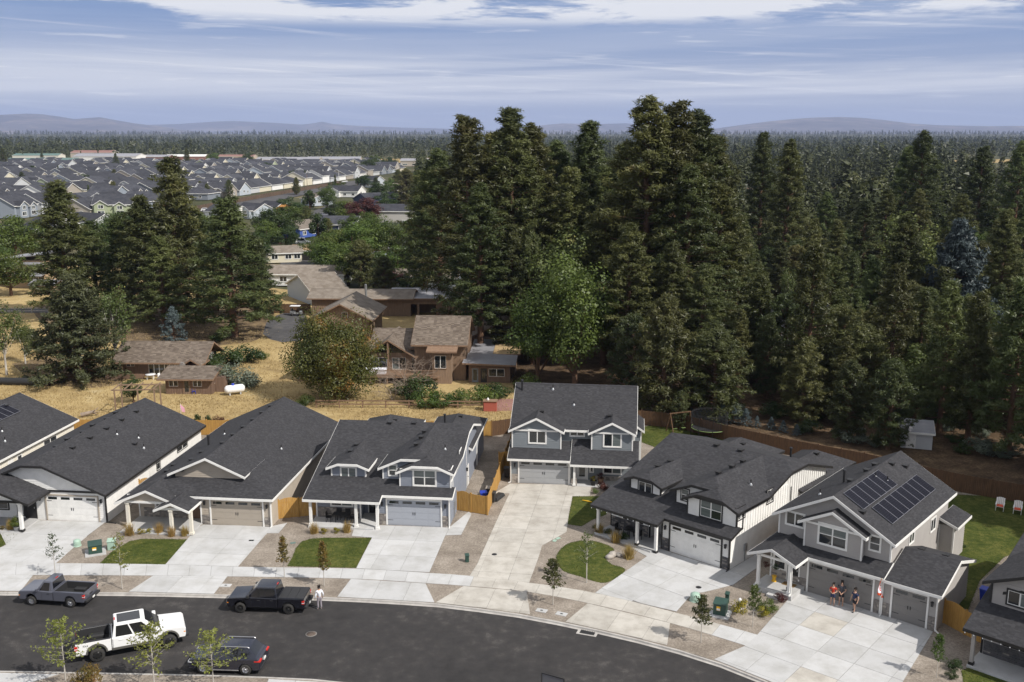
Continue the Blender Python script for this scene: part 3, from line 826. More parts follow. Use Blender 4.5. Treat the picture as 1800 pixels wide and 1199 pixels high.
        for i in range(lights):
            b = MB(); a0, a1 = u0 + (u1 - u0) * (i + 0.15) / lights, u0 + (u1 - u0) * (i + 0.85) / lights
            tbox(b, T, a0, a1, z0 + h - 0.36, z0 + h - 0.13, 0.02, 0.034); b.build('pane', M['glass'], g)
        for uu, sg in ((u0, 1), (u1, -1)):
            for zz in (z0 + 0.45, z0 + h - 0.52):
                b = MB(); tbox(b, T, uu + sg * 0.03, uu + sg * 0.5, zz, zz + 0.045, 0.028, 0.04); b.build('hinge', M['iron'], g)
        for du in (-0.09, 0.09):
            b = MB(); x = (u0 + u1) / 2 + du; tbox(b, T, x - 0.025, x + 0.025, z0 + h * 0.42, z0 + h * 0.42 + 0.26, 0.028, 0.06); b.build('handle', M['iron'], g)
        return g
    def veneer(s, face, c, u0, u1, z0, z1, m=None, cap=True):
        T = face_map(face, c); b = MB(); z = z0; k = 0
        while z < z1 - 0.03:
            h = rng.choice((0.09, 0.12, 0.16)); h = min(h, z1 - z); u = u0
            while u < u1 - 0.02:
                w = min(rng.uniform(0.2, 0.55), u1 - u)
                tbox(b, T, u + 0.006, u + w - 0.006, z + 0.005, z + h - 0.005, 0.0, rng.uniform(0.05, 0.10), k % 2 if rng.random() < 0.35 else 0)
                u += w; k += 1
            z += h
        o = b.build('stone_veneer', [m or s.stone, M['stone_pale'] if (m or s.stone) is M['stone'] else M['stone']], s.root, kind='stuff')
        return o
    def post(s, x, y, z0, z1, w=0.22, m=None, base=None):
        b = MB()
        b.box(x - w / 2, x + w / 2, y - w / 2, y + w / 2, z0 + 0.18, z1)
        b.box(x - w * 0.68, x + w * 0.68, y - w * 0.68, y + w * 0.68, z1 - 0.12, z1 - 0.002)
        p = b.build('porch_post', m or s.trim, s.root)
        q = MB(); q.box(x - w * 0.72, x + w * 0.72, y - w * 0.72, y + w * 0.72, z0, z0 + 0.19); q.build('post_base', base or m or s.trim, p)
        return p
    def lamp(s, face, c, u, z):
        T = face_map(face, c); b = MB()
        tbox(b, T, u - 0.06, u + 0.06, z - 0.02, z + 0.3, 0.03, 0.05); tbox(b, T, u - 0.09, u + 0.09, z + 0.22, z + 0.28, 0.03, 0.22); tbox(b, T, u - 0.07, u + 0.07, z - 0.04, z + 0.22, 0.08, 0.2)
        return b.build('wall_lamp', M['iron'], s.root)
    def vents(s, items):
        """items: (kind, x, y, z) on the roof surface"""
        for k, x, y, z in items:
            if k == 'box':
                b = MB(); b.box(x - 0.17, x + 0.17, y - 0.2, y + 0.2, z - 0.12, z + 0.13); b.box(x - 0.22, x + 0.22, y - 0.26, y + 0.26, z + 0.11, z + 0.17)
                b.build('roof_vent', M['black'], s.root)
            elif k == 'pipe':
                b = MB(); b.tube((x, y, z - 0.1), (x, y, z + 0.45), 0.05, n=8); p = b.build('vent_pipe', M['black'], s.root)
                f = MB(); f.lathe([(0.15, -0.10), (0.14, 0.02), (0.06, 0.12), (0.05, 0.15)], 10, (x, y, z)); f.build('flashing', M['galv'], p)
            elif k == 'flue':
                b = MB(); b.tube((x, y, z - 0.1), (x, y, z + 1.0), 0.10, n=10); b.tube((x, y, z + 0.98), (x, y, z + 1.1), 0.16, 0.13, n=10); b.build('flue', M['iron'], s.root)
    def downspout(s, x, y, z0, z1, dx=0.0, dy=-0.3, m=None):
        b = MB(); b.beam((x, y, z1), (x, y, z0 + 0.12), 0.075, 0.075, up=(0, 1, 0)); b.beam((x, y, z0 + 0.13), (x + dx, y + dy, z0 + 0.04), 0.075, 0.075)
        b.build('downspout', m or s.trim, s.root)
    def front_door(s, c, u, z, w=1.0, h=2.1, m=None, glass=True, frame=None):
        T = face_map('f', c); b = MB()
        tbox(b, T, u - w / 2 - 0.1, u - w / 2, z, z + h + 0.1, 0.0, 0.07); tbox(b, T, u + w / 2, u + w / 2 + 0.1, z, z + h + 0.1, 0.0, 0.07); tbox(b, T, u - w / 2, u + w / 2, z + h, z + h + 0.1, 0.0, 0.07)
        f = b.build('door_frame', frame or s.gtrim, s.root)
        d = MB(); tbox(d, T, u - w / 2, u + w / 2, z, z + h, -0.02, 0.035); d = d.build('door', m or M['iron'], s.root)
        if glass:
            g = MB(); tbox(g, T, u - w * 0.3, u + w * 0.3, z + h * 0.15, z + h * 0.9, 0.03, 0.045); g.build('pane', M['glass'], d)
        k = MB(); tbox(k, T, u + w * 0.36, u + w * 0.42, z + 0.95, z + 1.12, 0.035, 0.09); k.build('handle', M['galv'], d)
        return d
    def slab(s, x0, x1, y0, y1, z1, z0=-0.1):
        b = MB(); b.box(x0, x1, y0, y1, z0, z1); return b.build('porch_floor', M['concrete'], s.root, bevel=0.015)

def solar_panel(parent, O, eu, ev, w, h, cu=6, cv=10):
    """one module: O lower-left corner on the roof, eu/ev unit directions"""
    O, eu, ev = Vector(O), Vector(eu).normalized(), Vector(ev).normalized(); n = eu.cross(ev).normalized()
    def q(mb, a0, a1, b0, b1, n0, n1, mi):
        P = [O + eu * a + ev * b + n * c for c in (n0, n1) for a, b in ((a0, b0), (a1, b0), (a1, b1), (a0, b1))]
        mb.add(P, [(0, 3, 2, 1), (4, 5, 6, 7), (0, 1, 5, 4), (1, 2, 6, 5), (2, 3, 7, 6), (3, 0, 4, 7)], mi)
    m = MB(); q(m, 0.012, w - 0.012, 0.012, h - 0.012, 0.07, 0.11, 0)
    p = m.build('solar_panel', M['cell'], parent)
    f = MB()
    for a in (0, w - 0.02): q(f, a, a + 0.02, 0, h, 0.06, 0.115, 0)
    for b in (0, h - 0.02): q(f, 0.02, w - 0.02, b, b + 0.02, 0.06, 0.115, 0)
    f.build('panel_frame', M['silver'], p)
    g = MB()
    for j in range(1, cv): q(g, 0.02, w - 0.02, h * j / cv - 0.004, h * j / cv + 0.004, 0.11, 0.1125, 0)
    for i in range(1, cu): q(g, w * i / cu - 0.004, w * i / cu + 0.004, 0.02, h - 0.02, 0.11, 0.112, 0)
    g.build('cell_grid', M['cell_line'], p)
    return p

# ------------------------------------------------------------------ craftsman plan: the blue, the white and the dark house
def craftsman(name, o, ang, label, **pal):
    h = House(name, (o[0], o[1], 0), ang, label, **pal)
    S = 0.30
    rf = lambda y: 2.95 + S * (y + 0.5)          # front roof plane
    h.wall(-6.3, 0, 0, 10.0, 0, 2.86, lap=0.19)
    h.wall(-12.2, -6.4, 2.3, 14.0, 0, 3.4)
    h.wall(-12.2, -8.2, 0.85, 2.25, 0, 2.86)
    h.wall(-12.2, -0.05, 10.05, 16.8, 0, 4.3, gable=None)
    # main roof: side gable, clipped right end, split at the garage so the porch eave hangs lower
    zr, yr = rf(10.8), 10.8
    back = lambda y: zr - S * (y - 10.8)
    L, Rr, mid = -12.75, 0.42, -5.85
    c_in, c_z = 1.5, zr - 0.42
    h._roof([[(L, -1.5, rf(-1.5)), (mid, -1.5, rf(-1.5)), (mid, -0.5, rf(-0.5)), (Rr, -0.5, rf(-0.5)), (Rr, 1.0, rf(1.0)), (-0.3, 1.0, rf(1.0)), (-0.3, 5.5, rf(5.5)), (Rr, 5.5, rf(5.5)), (Rr, yr - 1.4, c_z), (Rr - c_in, yr, zr), (L, yr, zr)],
             [(L, yr, zr), (Rr - c_in, yr, zr), (Rr, yr + 1.4, c_z), (Rr, 17.3, back(17.3)), (L, 17.3, back(17.3))],
             [(Rr - c_in, yr, zr), (Rr, yr - 1.4, c_z), (Rr, yr + 1.4, c_z)]],
            [(L, -1.5, rf(-1.5)), (mid, -1.5, rf(-1.5)), (mid, -0.5, rf(-0.5)), (Rr, -0.5, rf(-0.5)), (Rr, 1.0, rf(1.0)), (-0.3, 1.0, rf(1.0)), (-0.3, 5.5, rf(5.5)), (Rr, 5.5, rf(5.5)), (Rr, yr - 1.4, c_z), (Rr, yr + 1.4, c_z), (Rr, 17.3, back(17.3)), (L, 17.3, back(17.3)), (L, yr, zr)])
    # gable wall on the right end
    g = MB(); g.prism([(0.0, 0.9, 2.8), (0.0, 16.75, 2.8), (0.0, 16.75, back(16.75) - 0.2), (0.0, 12.3, c_z - 0.22), (0.0, 9.3, c_z - 0.22), (0.0, 5.5, rf(5.5) - 0.2), (0.0, 0.9, rf(0.9) - 0.2)], (-0.2, 0, 0)); g.build('gable_wall', h.siding, h.root)
    # rear wings
    for xc, y1, w in ((-9.3, 21.0, 3.1), (-2.35, 22.5, 2.75)):
        zz = 4.95 if xc < -5 else 4.75
        h.wall(xc - w + 0.4, xc + w - 0.4, 16.9, y1 - 0.4, 0, zz - 0.45 * (w - 0.4) - 0.05)
        h.gable_roof(xc, w, 11.5, y1, zz, 0.45, c1=1.0)
    # upper storey right: big clipped gable with a lower one in front
    h.wall(-6.25, 0.01, 1.85, 9.4, 2.9, 4.70, gable=('y', 0.43, 0.44))
    ex, e0, zb_, cw = 3.54, 6.30 - 0.44 * 3.54, 6.30, 3.54 * 0.40
    yv = (e0 - 2.95) / S - 0.5 + 0.12; yt_ = (zb_ - 2.95) / S - 0.5
    Lc, Rc = (-3.12 - cw, 1.42, zb_ - 0.44 * cw), (-3.12 + cw, 1.42, zb_ - 0.44 * cw); A_, Z_ = (-3.12, 1.42 + cw, zb_), (-3.12, yt_, zb_)
    FL, FR, BL, BR = (-3.12 - ex, 1.42, e0), (-3.12 + ex, 1.42, e0), (-3.12 - ex, yv, e0), (-3.12 + ex, yv, e0)
    h._roof([[FL, Lc, A_, Z_, BL], [FR, BR, Z_, A_, Rc], [Lc, Rc, A_]], [FL, Lc, Rc, FR, BR, Z_, BL], edge=lambda a, b: max(a.y, b.y) < yv + 0.1)
    h.wall(-4.5, 0.02, 0.9, 1.8, 3.1, 4.76, gable=('y', 0.43, 0.50))
    h.gable_roof(-2.2, 2.62, 0.42, 5.4, 5.915, 0.44, c0=0.44, edge=lambda a, b: min(a.y, b.y) < 1)
    b = MB(); b.box(-4.5, 0.0, 0.80, 0.84, 4.86, 5.02); b.build('band_board', h.trim, h.root)
    h.window('f', 0.9, -2.3, 3.50, 1.95, 1.5, 2, 2)
    h.window('f', 1.85, -5.38, 3.98, 0.72, 0.98, 1, 2, trim=0.09)
    h.window('r', 0.01, 1.6, 3.9, 1.1, 1.0, 2, 1, trim=0.09)
    h.window('r', 0.01, 6.3, 3.95, 1.1, 1.15, 2, 1, trim=0.09)
    # dormer left
    h.wall(-11.05, -7.95, 2.0, 8.0, 3.2, 4.62, gable=('y', 0.44, 0.55))
    h.gable_roof(-9.5, 1.98, 1.55, 9.0, 5.34, 0.40, c0=0.46)
    h.window('f', 2.0, -9.5, 3.60, 1.35, 0.9, 2, 1)
    # garage front
    h.garage(0, -5.5, -0.72, 2.38)
    h.veneer('f', 0, -6.28, -5.66, 0.0, 1.05); h.veneer('f', 0, -0.56, -0.04, 0.0, 1.05)
    h.lamp('f', 0, -0.3, 1.85); h.lamp('f', 0, -5.98, 1.85)
    # porch
    h.slab(-12.35, -6.45, -1.45, 2.2, 0.16)
    for x in (-12.15, -8.05, -6.15): h.post(x, -1.15, 0.16 if x < -6.3 else 0.03, rf(-1.15) - 0.2)
    bm = MB(); bm.box(-12.3, -6.0, -1.25, -1.05, rf(-1.15) - 0.34, rf(-1.15) - 0.16); bm.build('porch_beam', h.trim, h.root)
    h.veneer('f', 0.85, -12.1, -8.3, 0.16, 1.15)
    h.window('f', 0.85, -9.9, 1.3, 1.9, 1.05, 2, 1)
    h.front_door(2.3, -7.3, 0.16, 0.95, 2.1)
    h.downspout(0.06, -0.12, 0.0, 2.75)
    # side door and meter on the right wall
    T = face_map('r', 0.0)
    d = MB(); tbox(d, T, 10.3, 11.2, 0.1, 2.15, 0.02, 0.07); dd = d.build('door', M['white'] if pal.get('siding') is not M['white'] else M['iron'], h.root)
    k = MB(); tbox(k, T, 10.4, 10.47, 1.0, 1.1, 0.07, 0.13); k.build('handle', M['iron'], dd)
    k = MB(); tbox(k, T, 2.3, 2.65, 0.9, 1.5, 0.02, 0.16); tbox(k, T, 2.42, 2.5, 0.0, 0.9, 0.03, 0.1); k.build('meter_box', M['galv'], h.root)
    h.lamp('r', 0.0, 9.7, 1.9)
    vz = [('box', -10.0, 4.6, 5.14), ('box', -9.9, 6.4, 5.18), ('box', -3.7, 4.2, 6.15), ('box', -3.7, 6.4, 6.15), ('box', -3.8, 8.4, 6.1),
          ('pipe', -1.2, 5.2, 5.5), ('box', -7.6, 10.4, zr - 0.1), ('box', -5.2, 10.5, zr - 0.1), ('box', -8.6, 17.0, 4.6), ('flue', -3.2, 16.2, back(16.2) - 0.15), ('box', -2.0, 19.0, 4.6)]
    h.vents(vz)
    return h

def at(o, ang, x, y):
    return Vector((o[0] + x * math.cos(ang) - y * math.sin(ang), o[1] + x * math.sin(ang) + y * math.cos(ang), 0))

D_O, D_A = G(789.4, 927.6), R(-6.3)
D = craftsman('house', D_O, D_A, 'two-storey blue-grey house with white trim and three dormer windows', siding=M['blue'], roof=M['shingle'], trim=M['white'], door=M['blue_door'])
F_O, F_A = G(1280, 1003), R(-42.5)
Fh = craftsman('house', F_O, F_A, 'two-storey white house with black window and roof trim', siding=M['white'], roof=M['shingle'], trim=M['black'], door=M['white'], stone=M['stone_dark'])
for ch in Fh.root.children:
    if ch.name.startswith('porch_post'):
        ch.data.materials[0] = M['white']
Fh.battens('r', 0.02, 1.0, 9.2, 2.6, 4.75); Fh.battens('r', 0.02, 9.4, 16.6, 2.6, lambda u: 5.65 if u < 12.4 else 5.65 - 0.3 * (u - 12.2))
H_A = R(-44)
_c = G(1707, 1168, 0.16); H_O = at(_c, H_A, 12.15, 1.15)
Hh = craftsman('house', H_O, H_A, 'dark grey house with black trim behind the porch at the end of the row', siding=M['grey'], roof=M['shingle'], trim=M['black'], door=M['grey_door'], stone=M['stone_dark'])
for ch in Hh.root.children:
    if ch.name.startswith('porch_post'): ch.data.materials[0] = M['grey']
Hh.wall(-12.15, -5.6, 1.55, 13.0, 2.9, 5.15, gable=('y', 0.45, 0))
Hh.gable_roof(-8.87, 3.75, 1.0, 13.5, 5.15 + 0.45 * 3.28 + 0.16, 0.45)
Hh.window('f', 1.55, -10.4, 3.85, 1.5, 0.95, 2, 1)
Hh.window('f', 1.55, -7.4, 3.85, 1.5, 0.95, 2, 1)

# ------------------------------------------------------------------ slate house set back from the street
E_O, E_A = G(898, 848.5), R(-7)
h = House('house', E_O, E_A, 'slate-grey house with twin white-edged front gables, set back behind a long driveway', siding=M['slate'], roof=M['shingle'], trim=M['white'], door=M['slate_door'], stone=M['stone_pale'])
Eh = h
h.wall(0, 5.85, 0, 8, 0, 2.55)
h.wall(5.95, 12.1, 1.5, 12, 0, 2.9)
h.wall(0.02, 12.0, 2.6, 12, 2.5, 5.1, gable=('x', 0.66, 0.0))
h.slab_roof([(-0.3, -0.45, 2.62), (5.9, -0.45, 2.62), (5.9, 2.6, 3.72), (-0.3, 2.6, 3.72)])
h.slab_roof([(5.92, -0.75, 2.36), (12.6, -0.75, 2.36), (12.6, 2.6, 3.98), (5.92, 2.6, 3.98)])
h.gable_roof(7.3, 5.2, -0.35, 12.35, 8.45, 0.66, axis='x')
for x0, x1 in ((0.0, 4.83), (7.93, 11.9)):
    c = (x0 + x1) / 2; w = (x1 - x0) / 2
    h.wall(x0 + 0.01, x1, 1.3, 5.0, 2.9, 5.12, gable=('y', 0.5, 0))
    h.gable_roof(c, w + 0.36, 0.9, 6.6, 5.12 + 0.5 * w + 0.16, 0.5)
    b = MB(); b.box(x0 + 0.3, x1 - 0.3, 1.2, 1.24, 5.0, 5.16); b.build('band_board', h.trim, h.root)
h.window('f', 1.3, 2.5, 3.8, 1.65, 1.3, 2, 1); h.window('f', 1.3, 9.95, 3.72, 1.65, 1.3, 2, 1)
h.window('f', 2.6, 6.4, 4.3, 1.35, 0.6, 2, 1)
h.garage(0, 0.85, 5.72, 2.3)
h.veneer('f', 0, 0.08, 0.7, 0, 0.95); h.veneer('f', 1.5, 8.3, 12.0, 0.1, 0.55)
h.lamp('f', 0, 0.4, 1.75)
h.slab(5.95, 12.0, -0.4, 1.5, 0.1)
h.post(6.33, -0.35, 0.1, 2.3); h.veneer('f', -0.35, 6.05, 6.6, 0.1, 0.8)
h.front_door(1.5, 7.0, 0.1, 1.0, 2.05, M['white']); h.window('f', 1.5, 7.95, 0.9, 0.3, 1.2, 1, 1, trim=0.07); h.window('f', 1.5, 10.0, 0.85, 1.7, 1.3, 2, 1)
h.wall(12.15, 12.75, 4.4, 8.4, 0, 4.4); h.slab_roof([(12.3, 4.1, 5.1), (13.1, 4.1, 4.55), (13.1, 8.7, 4.55), (12.3, 8.7, 5.1)])
h.downspout(0.02, -0.12, 0, 2.4, -0.25, -0.1)
h.vents([('flue', 0.4, 6.4, 7.9), ('pipe', 3.6, 6.6, 8.0), ('pipe', 5.9, 4.9, 6.85), ('box', 2.75, 3.6, 6.35), ('box', 9.6, 3.5, 6.15)])

# ------------------------------------------------------------------ grey house with solar panels
G_O, G_A = G(1643, 1110), R(-40.5)
h = House('house', G_O, G_A, 'large grey house with solar panels on its roof and two garage doors', siding=M['grey'], roof=M['shingle'], trim=M['white'], door=M['grey_door'])
Gh = h
h.wall(-12.4, -3.9, 0.02, 14, 0, 3.0)
h.wall(-3.85, 0, 0, 7.0, 0, 2.75, gable=('x', 0.32, 0))
h.wall(-12.45, -3.86, 1.2, 14.2, 2.9, 5.28, gable=('y', 0.54, 0))
ZR = 5.28 + 0.54 * 4.3 + 0.18
h.gable_roof(-8.15, 4.75, 0.7, 14.7, ZR, 0.54)
h.slab_roof([(-10.15, -0.45, 2.98), (-3.6, -0.45, 2.98), (-3.6, 1.25, 3.62), (-10.15, 1.25, 3.62)])
h._roof([[(-3.58, -0.45, 2.90), (0.38, -0.45, 2.90), (0.38, 3.5, 4.16), (-3.58, 3.5, 4.16)], [(-3.58, 3.5, 4.16), (0.38, 3.5, 4.16), (0.38, 7.4, 2.92), (-3.58, 7.4, 2.92)]],
        [(-3.58, -0.45, 2.90), (0.38, -0.45, 2.90), (0.38, 3.5, 4.16), (0.38, 7.4, 2.92), (-3.58, 7.4, 2.92), (-3.58, 3.5, 4.16)])
h.wall(-10.1, -5.75, 0.6, 1.15, 3.2, 5.35, gable=('y', 0.54, 0))
h.gable_roof(-7.93, 2.62, 0.2, 4.6, 6.72, 0.52)
b = MB(); b.box(-10.0, -5.8, 0.5, 0.54, 5.28, 5.44); b.build('band_board', h.trim, h.root)
h.window('f', 0.6, -7.95, 3.92, 2.1, 1.55, 2, 2); h.window('f', 1.2, -11.2, 4.5, 1.4, 1.0, 2, 1); h.window('f', 1.2, -5.0, 4.2, 0.75, 1.1, 1, 2, trim=0.09)
h.window('r', -3.86, 5.6, 3.7, 1.0, 1.2, 2, 1, trim=0.09); h.window('r', -3.86, 10.6, 3.1, 1.1, 1.0, 2, 1, trim=0.09)
h.garage(0.02, -9.35, -4.5, 2.45); h.garage(0, -3.04, -0.66, 2.38, lights=2)
h.veneer('f', 0, -4.32, -3.95, 0, 1.05); h.veneer('f', 0, -3.8, -3.2, 0, 1.05); h.veneer('f', 0, -0.5, -0.04, 0, 1.05); h.veneer('f', 0.02, -10.6, -9.5, 0, 1.0)
h.lamp('f', 0, -0.3, 1.85); h.lamp('f', 0, -9.75, 2.1)
h.downspout(0.05, -0.12, 0, 2.75, 0.3, -0.15); h.downspout(-3.72, -0.14, 0, 2.8)
# porch with its own gable
h.slab(-12.75, -9.6, -2.35, 0.02, 0.40)
b = MB(); b.box(-11.4, -10.0, -2.75, -2.36, -0.1, 0.2); b.build('porch_step', M['concrete'], h.root)
h.gable_roof(-11.25, 1.95, -2.55, 1.2, 3.78, 0.42)
h.slab_roof([(-13.2, 0.0, 2.98), (-10.2, 0.0, 2.98), (-10.2, 1.25, 3.62), (-12.6, 1.25, 3.62)])
h.post(-12.45, -2.05, 0.4, 2.86); h.post(-9.95, -2.05, 0.4, 2.86)
b = MB(); b.box(-12.6, -9.8, -2.12, -1.98, 2.78, 2.95); b.build('porch_beam', h.trim, h.root)
h.front_door(0.02, -10.6, 0.4, 0.9, 2.05, M['black'], glass=False); h.window('f', 0.02, -11.7, 1.2, 0.9, 1.1, 1, 1)
h.veneer('f', 0.02, -12.35, -11.1, 0.4, 1.2, M['stone_pale'])
h.downspout(-9.72, -2.2, 0.4, 2.8)
h.wall(-3.84, -2.75, 12.4, 15.4, 0, 3.1); h.slab_roof([(-3.84, 12.1, 3.75), (-2.35, 12.1, 3.2), (-2.35, 15.7, 3.2), (-3.84, 15.7, 3.75)])
# two solar arrays on the right slope, module by module
sl = Vector((1, 0, -0.54)).normalized(); eu = Vector((0, 1, 0))
def on_roof(x, y): return Vector((x, y, ZR - 0.54 * (x + 8.15)))
pr = [c for c in h.root.children if c.name.startswith('roof')][0]
for col in range(6):
    solar_panel(pr, on_roof(-7.92 + 1.84 * sl.x, 1.85 + col * 1.16), eu, -sl, 1.13, 1.82)
for col in range(8):
    solar_panel(pr, on_roof(-6.1 + 1.84 * sl.x, 2.9 + col * 1.2), eu, -sl, 1.17, 1.82)
h.vents([('pipe', -7.6, 7.6, ZR - 0.3), ('pipe', -6.9, 8.3, ZR - 0.68), ('box', -7.7, 11.4, ZR - 0.24), ('box', -7.0, 12.6, ZR - 0.6), ('box', -8.7, 8.6, ZR - 0.28), ('box', -8.8, 5.5, ZR - 0.33), ('flue', -9.5, 6.0, ZR - 0.75),
         ('box', -8.8, 10.6, ZR - 0.33), ('box', -6.2, 1.5, ZR - 1.05), ('pipe', -10.2, 3.2, ZR - 1.1), ('box', -2.6, 4.2, 3.9), ('box', -0.9, 4.3, 3.88)])

# ------------------------------------------------------------------ tan ranch house
C_O, C_A = G(477, 927), R(-6.3)
h = House('house', C_O, C_A, 'single-storey tan house with a big hipped roof and gabled front porch', siding=M['tan'], roof=M['shingle'], trim=M['white'], door=M['tan_dark'])
Ch = h
h.wall(-6.35, 0, 0, 21, 0, 2.68)
h.wall(-12.6, -6.3, 1.0, 21, 0, 2.66)
zr = 5.75; sC = 0.45
h.gable_roof(-6.25, 6.65, -0.5, 22.4, zr, sC, c0=1.0)
h.wall(-9.35, -3.15, 1.7, 6, 3.2, 4.30, gable=('y', sC, 0), corners=False)
h.gable_roof(-6.25, 3.62, 1.15, 6.3, zr + 0.006, sC, edge=lambda a, b: a.y < 3 and b.y < 3, cap=False)
h.garage(0, -5.42, -0.72, 2.3); h.veneer('f', 0, -6.3, -5.58, 0, 0.9); h.veneer('f', 0, -0.55, -0.04, 0, 0.9); h.lamp('f', 0, -0.3, 1.8); h.lamp('f', 0, -6.0, 1.9)
# porch gables
h.gable_roof(-10.55, 2.95, -1.75, 5.0, 3.62, 0.42)
h.gable_roof(-7.75, 1.6, -2.95, 3.0, 3.02, 0.42)
for x0, x1, y, zb, za in ((-12.7, -8.4, -1.4, 2.5, 3.38), (-8.8, -6.7, -2.6, 2.45, 2.86)):
    m = MB(); m.prism([(x0, y, zb), (x1, y, zb), ((x0 + x1) / 2, y, za)], (0, 0.08, 0)); m.build('gable_wall', h.siding, h.root)
    m = MB(); m.box(x0 - 0.1, x1 + 0.1, y - 0.05, y + 0.12, zb - 0.2, zb); m.build('porch_beam', h.trim, h.root)
h.slab(-12.7, -6.35, -2.7, 1.0, 0.1)
for x, y in ((-12.5, -1.35), (-7.9, -2.65), (-6.2, -2.5)): h.post(x, y, 0.1, 2.32, 0.26, m=M['cream'])
h.veneer('f', 1.0, -12.2, -8.2, 0.1, 0.95, M['stone']); h.window('f', 1.0, -10.1, 1.05, 1.9, 1.3, 2, 2); h.front_door(1.0, -7.3, 0.1, 0.95, 2.1, M['barn'], glass=False)
h.downspout(0.06, -0.12, 0, 2.5)
h.vents([('box', -6.6, 6 + 2.6 * i, zr - 0.18) for i in range(6)] + [('box', -8.6, 1.4 + 2.2 * i, zr - 1.1 - 0.15 * (i == 0)) for i in range(0, 3)] + [('pipe', -2.3, 9.8, zr - 1.78), ('flue', -9.3, 9.0, zr - 1.45), ('pipe', -8.9, 12.0, zr - 1.2), ('box', -10.8, 3.0, 3.7), ('box', -11.2, 5.2, 3.5)])

# ------------------------------------------------------------------ white ranch houses on the left
def ranch(name, o, ang, label, siding, trim, solar=False, depth=20.5):
    h = House(name, (o[0], o[1], 0), ang, label, siding=siding, roof=M['shingle'], trim=trim, door=M['white'])
    zr, s_ = 5.72, 0.43
    h.wall(-12.6, 0, 0, depth, 0, 2.72, gable=('y', s_, 0.16))
    h.gable_roof(-6.3, 6.72, -0.62, depth + 0.5, zr, s_, c0=0.15)
    b = MB(); b.box(-6.2, 0.05, -0.09, -0.03, 2.72, 2.90); b.build('band_board', trim, h.root)
    h.garage(0, -5.52, -0.72, 2.34, frame=M['tan_dark'] if trim is M['black'] else None)
    h.lamp('f', 0, -0.35, 1.9); h.lamp('f', 0, -6.1, 1.9)
    h.gable_roof(-9.35, 4.25, -3.4, 1.2, 4.42, 0.38)
    m = MB(); m.prism([(-13.2, -2.95, 2.9), (-5.5, -2.95, 2.9), (-9.35, -2.95, 4.2)], (0, 0.1, 0)); m.build('gable_wall', siding, h.root)
    m = MB(); m.box(-13.3, -5.4, -3.0, -2.8, 2.68, 2.9); m.build('porch_beam', trim, h.root)
    h.slab(-12.8, -6.3, -3.1, 0, 0.1)
    for x in (-12.9, -6.2): h.post(x, -2.9, 0.1, 2.7, 0.26, m=M['white'], base=trim)
    h.window('f', 0.0, -10.2, 0.9, 1.9, 1.4, 2, 2, frame=M['black']); h.window('f', 0.0, -8.05, 0.4, 0.5, 2.0, 1, 1, frame=M['black']); h.front_door(0.0, -7.1, 0.1, 0.95, 2.1, M['black'], glass=False)
    T = face_map('r', 0.0)
    h.window('r', 0.0, 15.8, 1.75, 2.4, 0.5, 2, 1, trim=0.06); h.window('r', 0.0, 10.3, 1.45, 0.7, 0.7, 1, 1, trim=0.08)
    d = MB(); tbox(d, T, 8.3, 9.2, 0.1, 2.15, 0.02, 0.07); dd = d.build('door', M['white'], h.root)
    k = MB(); tbox(k, T, 8.38, 8.45, 1.0, 1.1, 0.07, 0.13); k.build('handle', M['iron'], dd)
    h.downspout(0.06, -0.12, 0, 2.6, 0.9, -0.05, m=trim)
    h.vents([('box', -6.6 - 0.25 * (i % 2), 4 + 2.3 * i, zr - 0.2) for i in range(7)] + [('box', -5.3, 4.5 + 3.1 * i, zr - 0.42) for i in range(5)] + [('pipe', -4.2, 10.6, zr - 0.92), ('pipe', -2.6, 11.8, zr - 1.6), ('pipe', -1.3, 10.2, zr - 2.1), ('box', -2.2, 10.2, zr - 1.75)])
    if solar:
        sl = Vector((1, 0, -s_)).normalized()
        pr = [c for c in h.root.children if c.name.startswith('roof')][0]
        for col in range(6):
            x = -5.65 + 1.95 * sl.x
            solar_panel(pr, (x, 10.6 + col * 1.08, zr - s_ * (x + 6.3)), (0, 1, 0), -sl, 1.05, 1.9)
    return h
B_O, B_A = G(188, 919), R(-6.3)
Bh = ranch('house', B_O, B_A, 'single-storey white house with black trim and a white double garage door', M['white'], M['black'])
A_O = at(B_O, B_A, -15.0, 0.6)
Ah = ranch('house', A_O, B_A, 'single-storey house with white gutter and solar panels at the end of the row', M['cream'], M['white'], solar=True)
# ------------------------------------------------------------------ vegetation
nr = np.random.RandomState(11)

def unit(v):
    return v / np.maximum(1e-9, np.linalg.norm(v, axis=-1, keepdims=True))

def blade_tris(C, D, L, W, rs):
    """one triangle per blade: base across C, tip at C + D*L"""
    n = len(C)
    side = unit(np.cross(D, rs.normal(size=(n, 3))))
    V = np.empty((n, 3, 3)); V[:, 0] = C - side * W[:, None] / 2; V[:, 1] = C + side * W[:, None] / 2; V[:, 2] = C + D * L[:, None]
    return V.reshape(-1, 3), np.arange(3 * n).reshape(-1, 3)

def shell_blades(C, N, L, W, rs, lift=0.5):
    """blades lying roughly on the tuft's surface, so tufts shade as soft lumps"""
    n = len(C)
    t = unit(np.cross(N, rs.normal(size=(n, 3)))); D = unit(t + N * lift); side = unit(np.cross(N, D))
    V = np.empty((n, 3, 3)); V[:, 0] = C - side * W[:, None] / 2; V[:, 1] = C + side * W[:, None] / 2; V[:, 2] = C + D * L[:, None]
    return V.reshape(-1, 3), np.arange(3 * n).reshape(-1, 3)

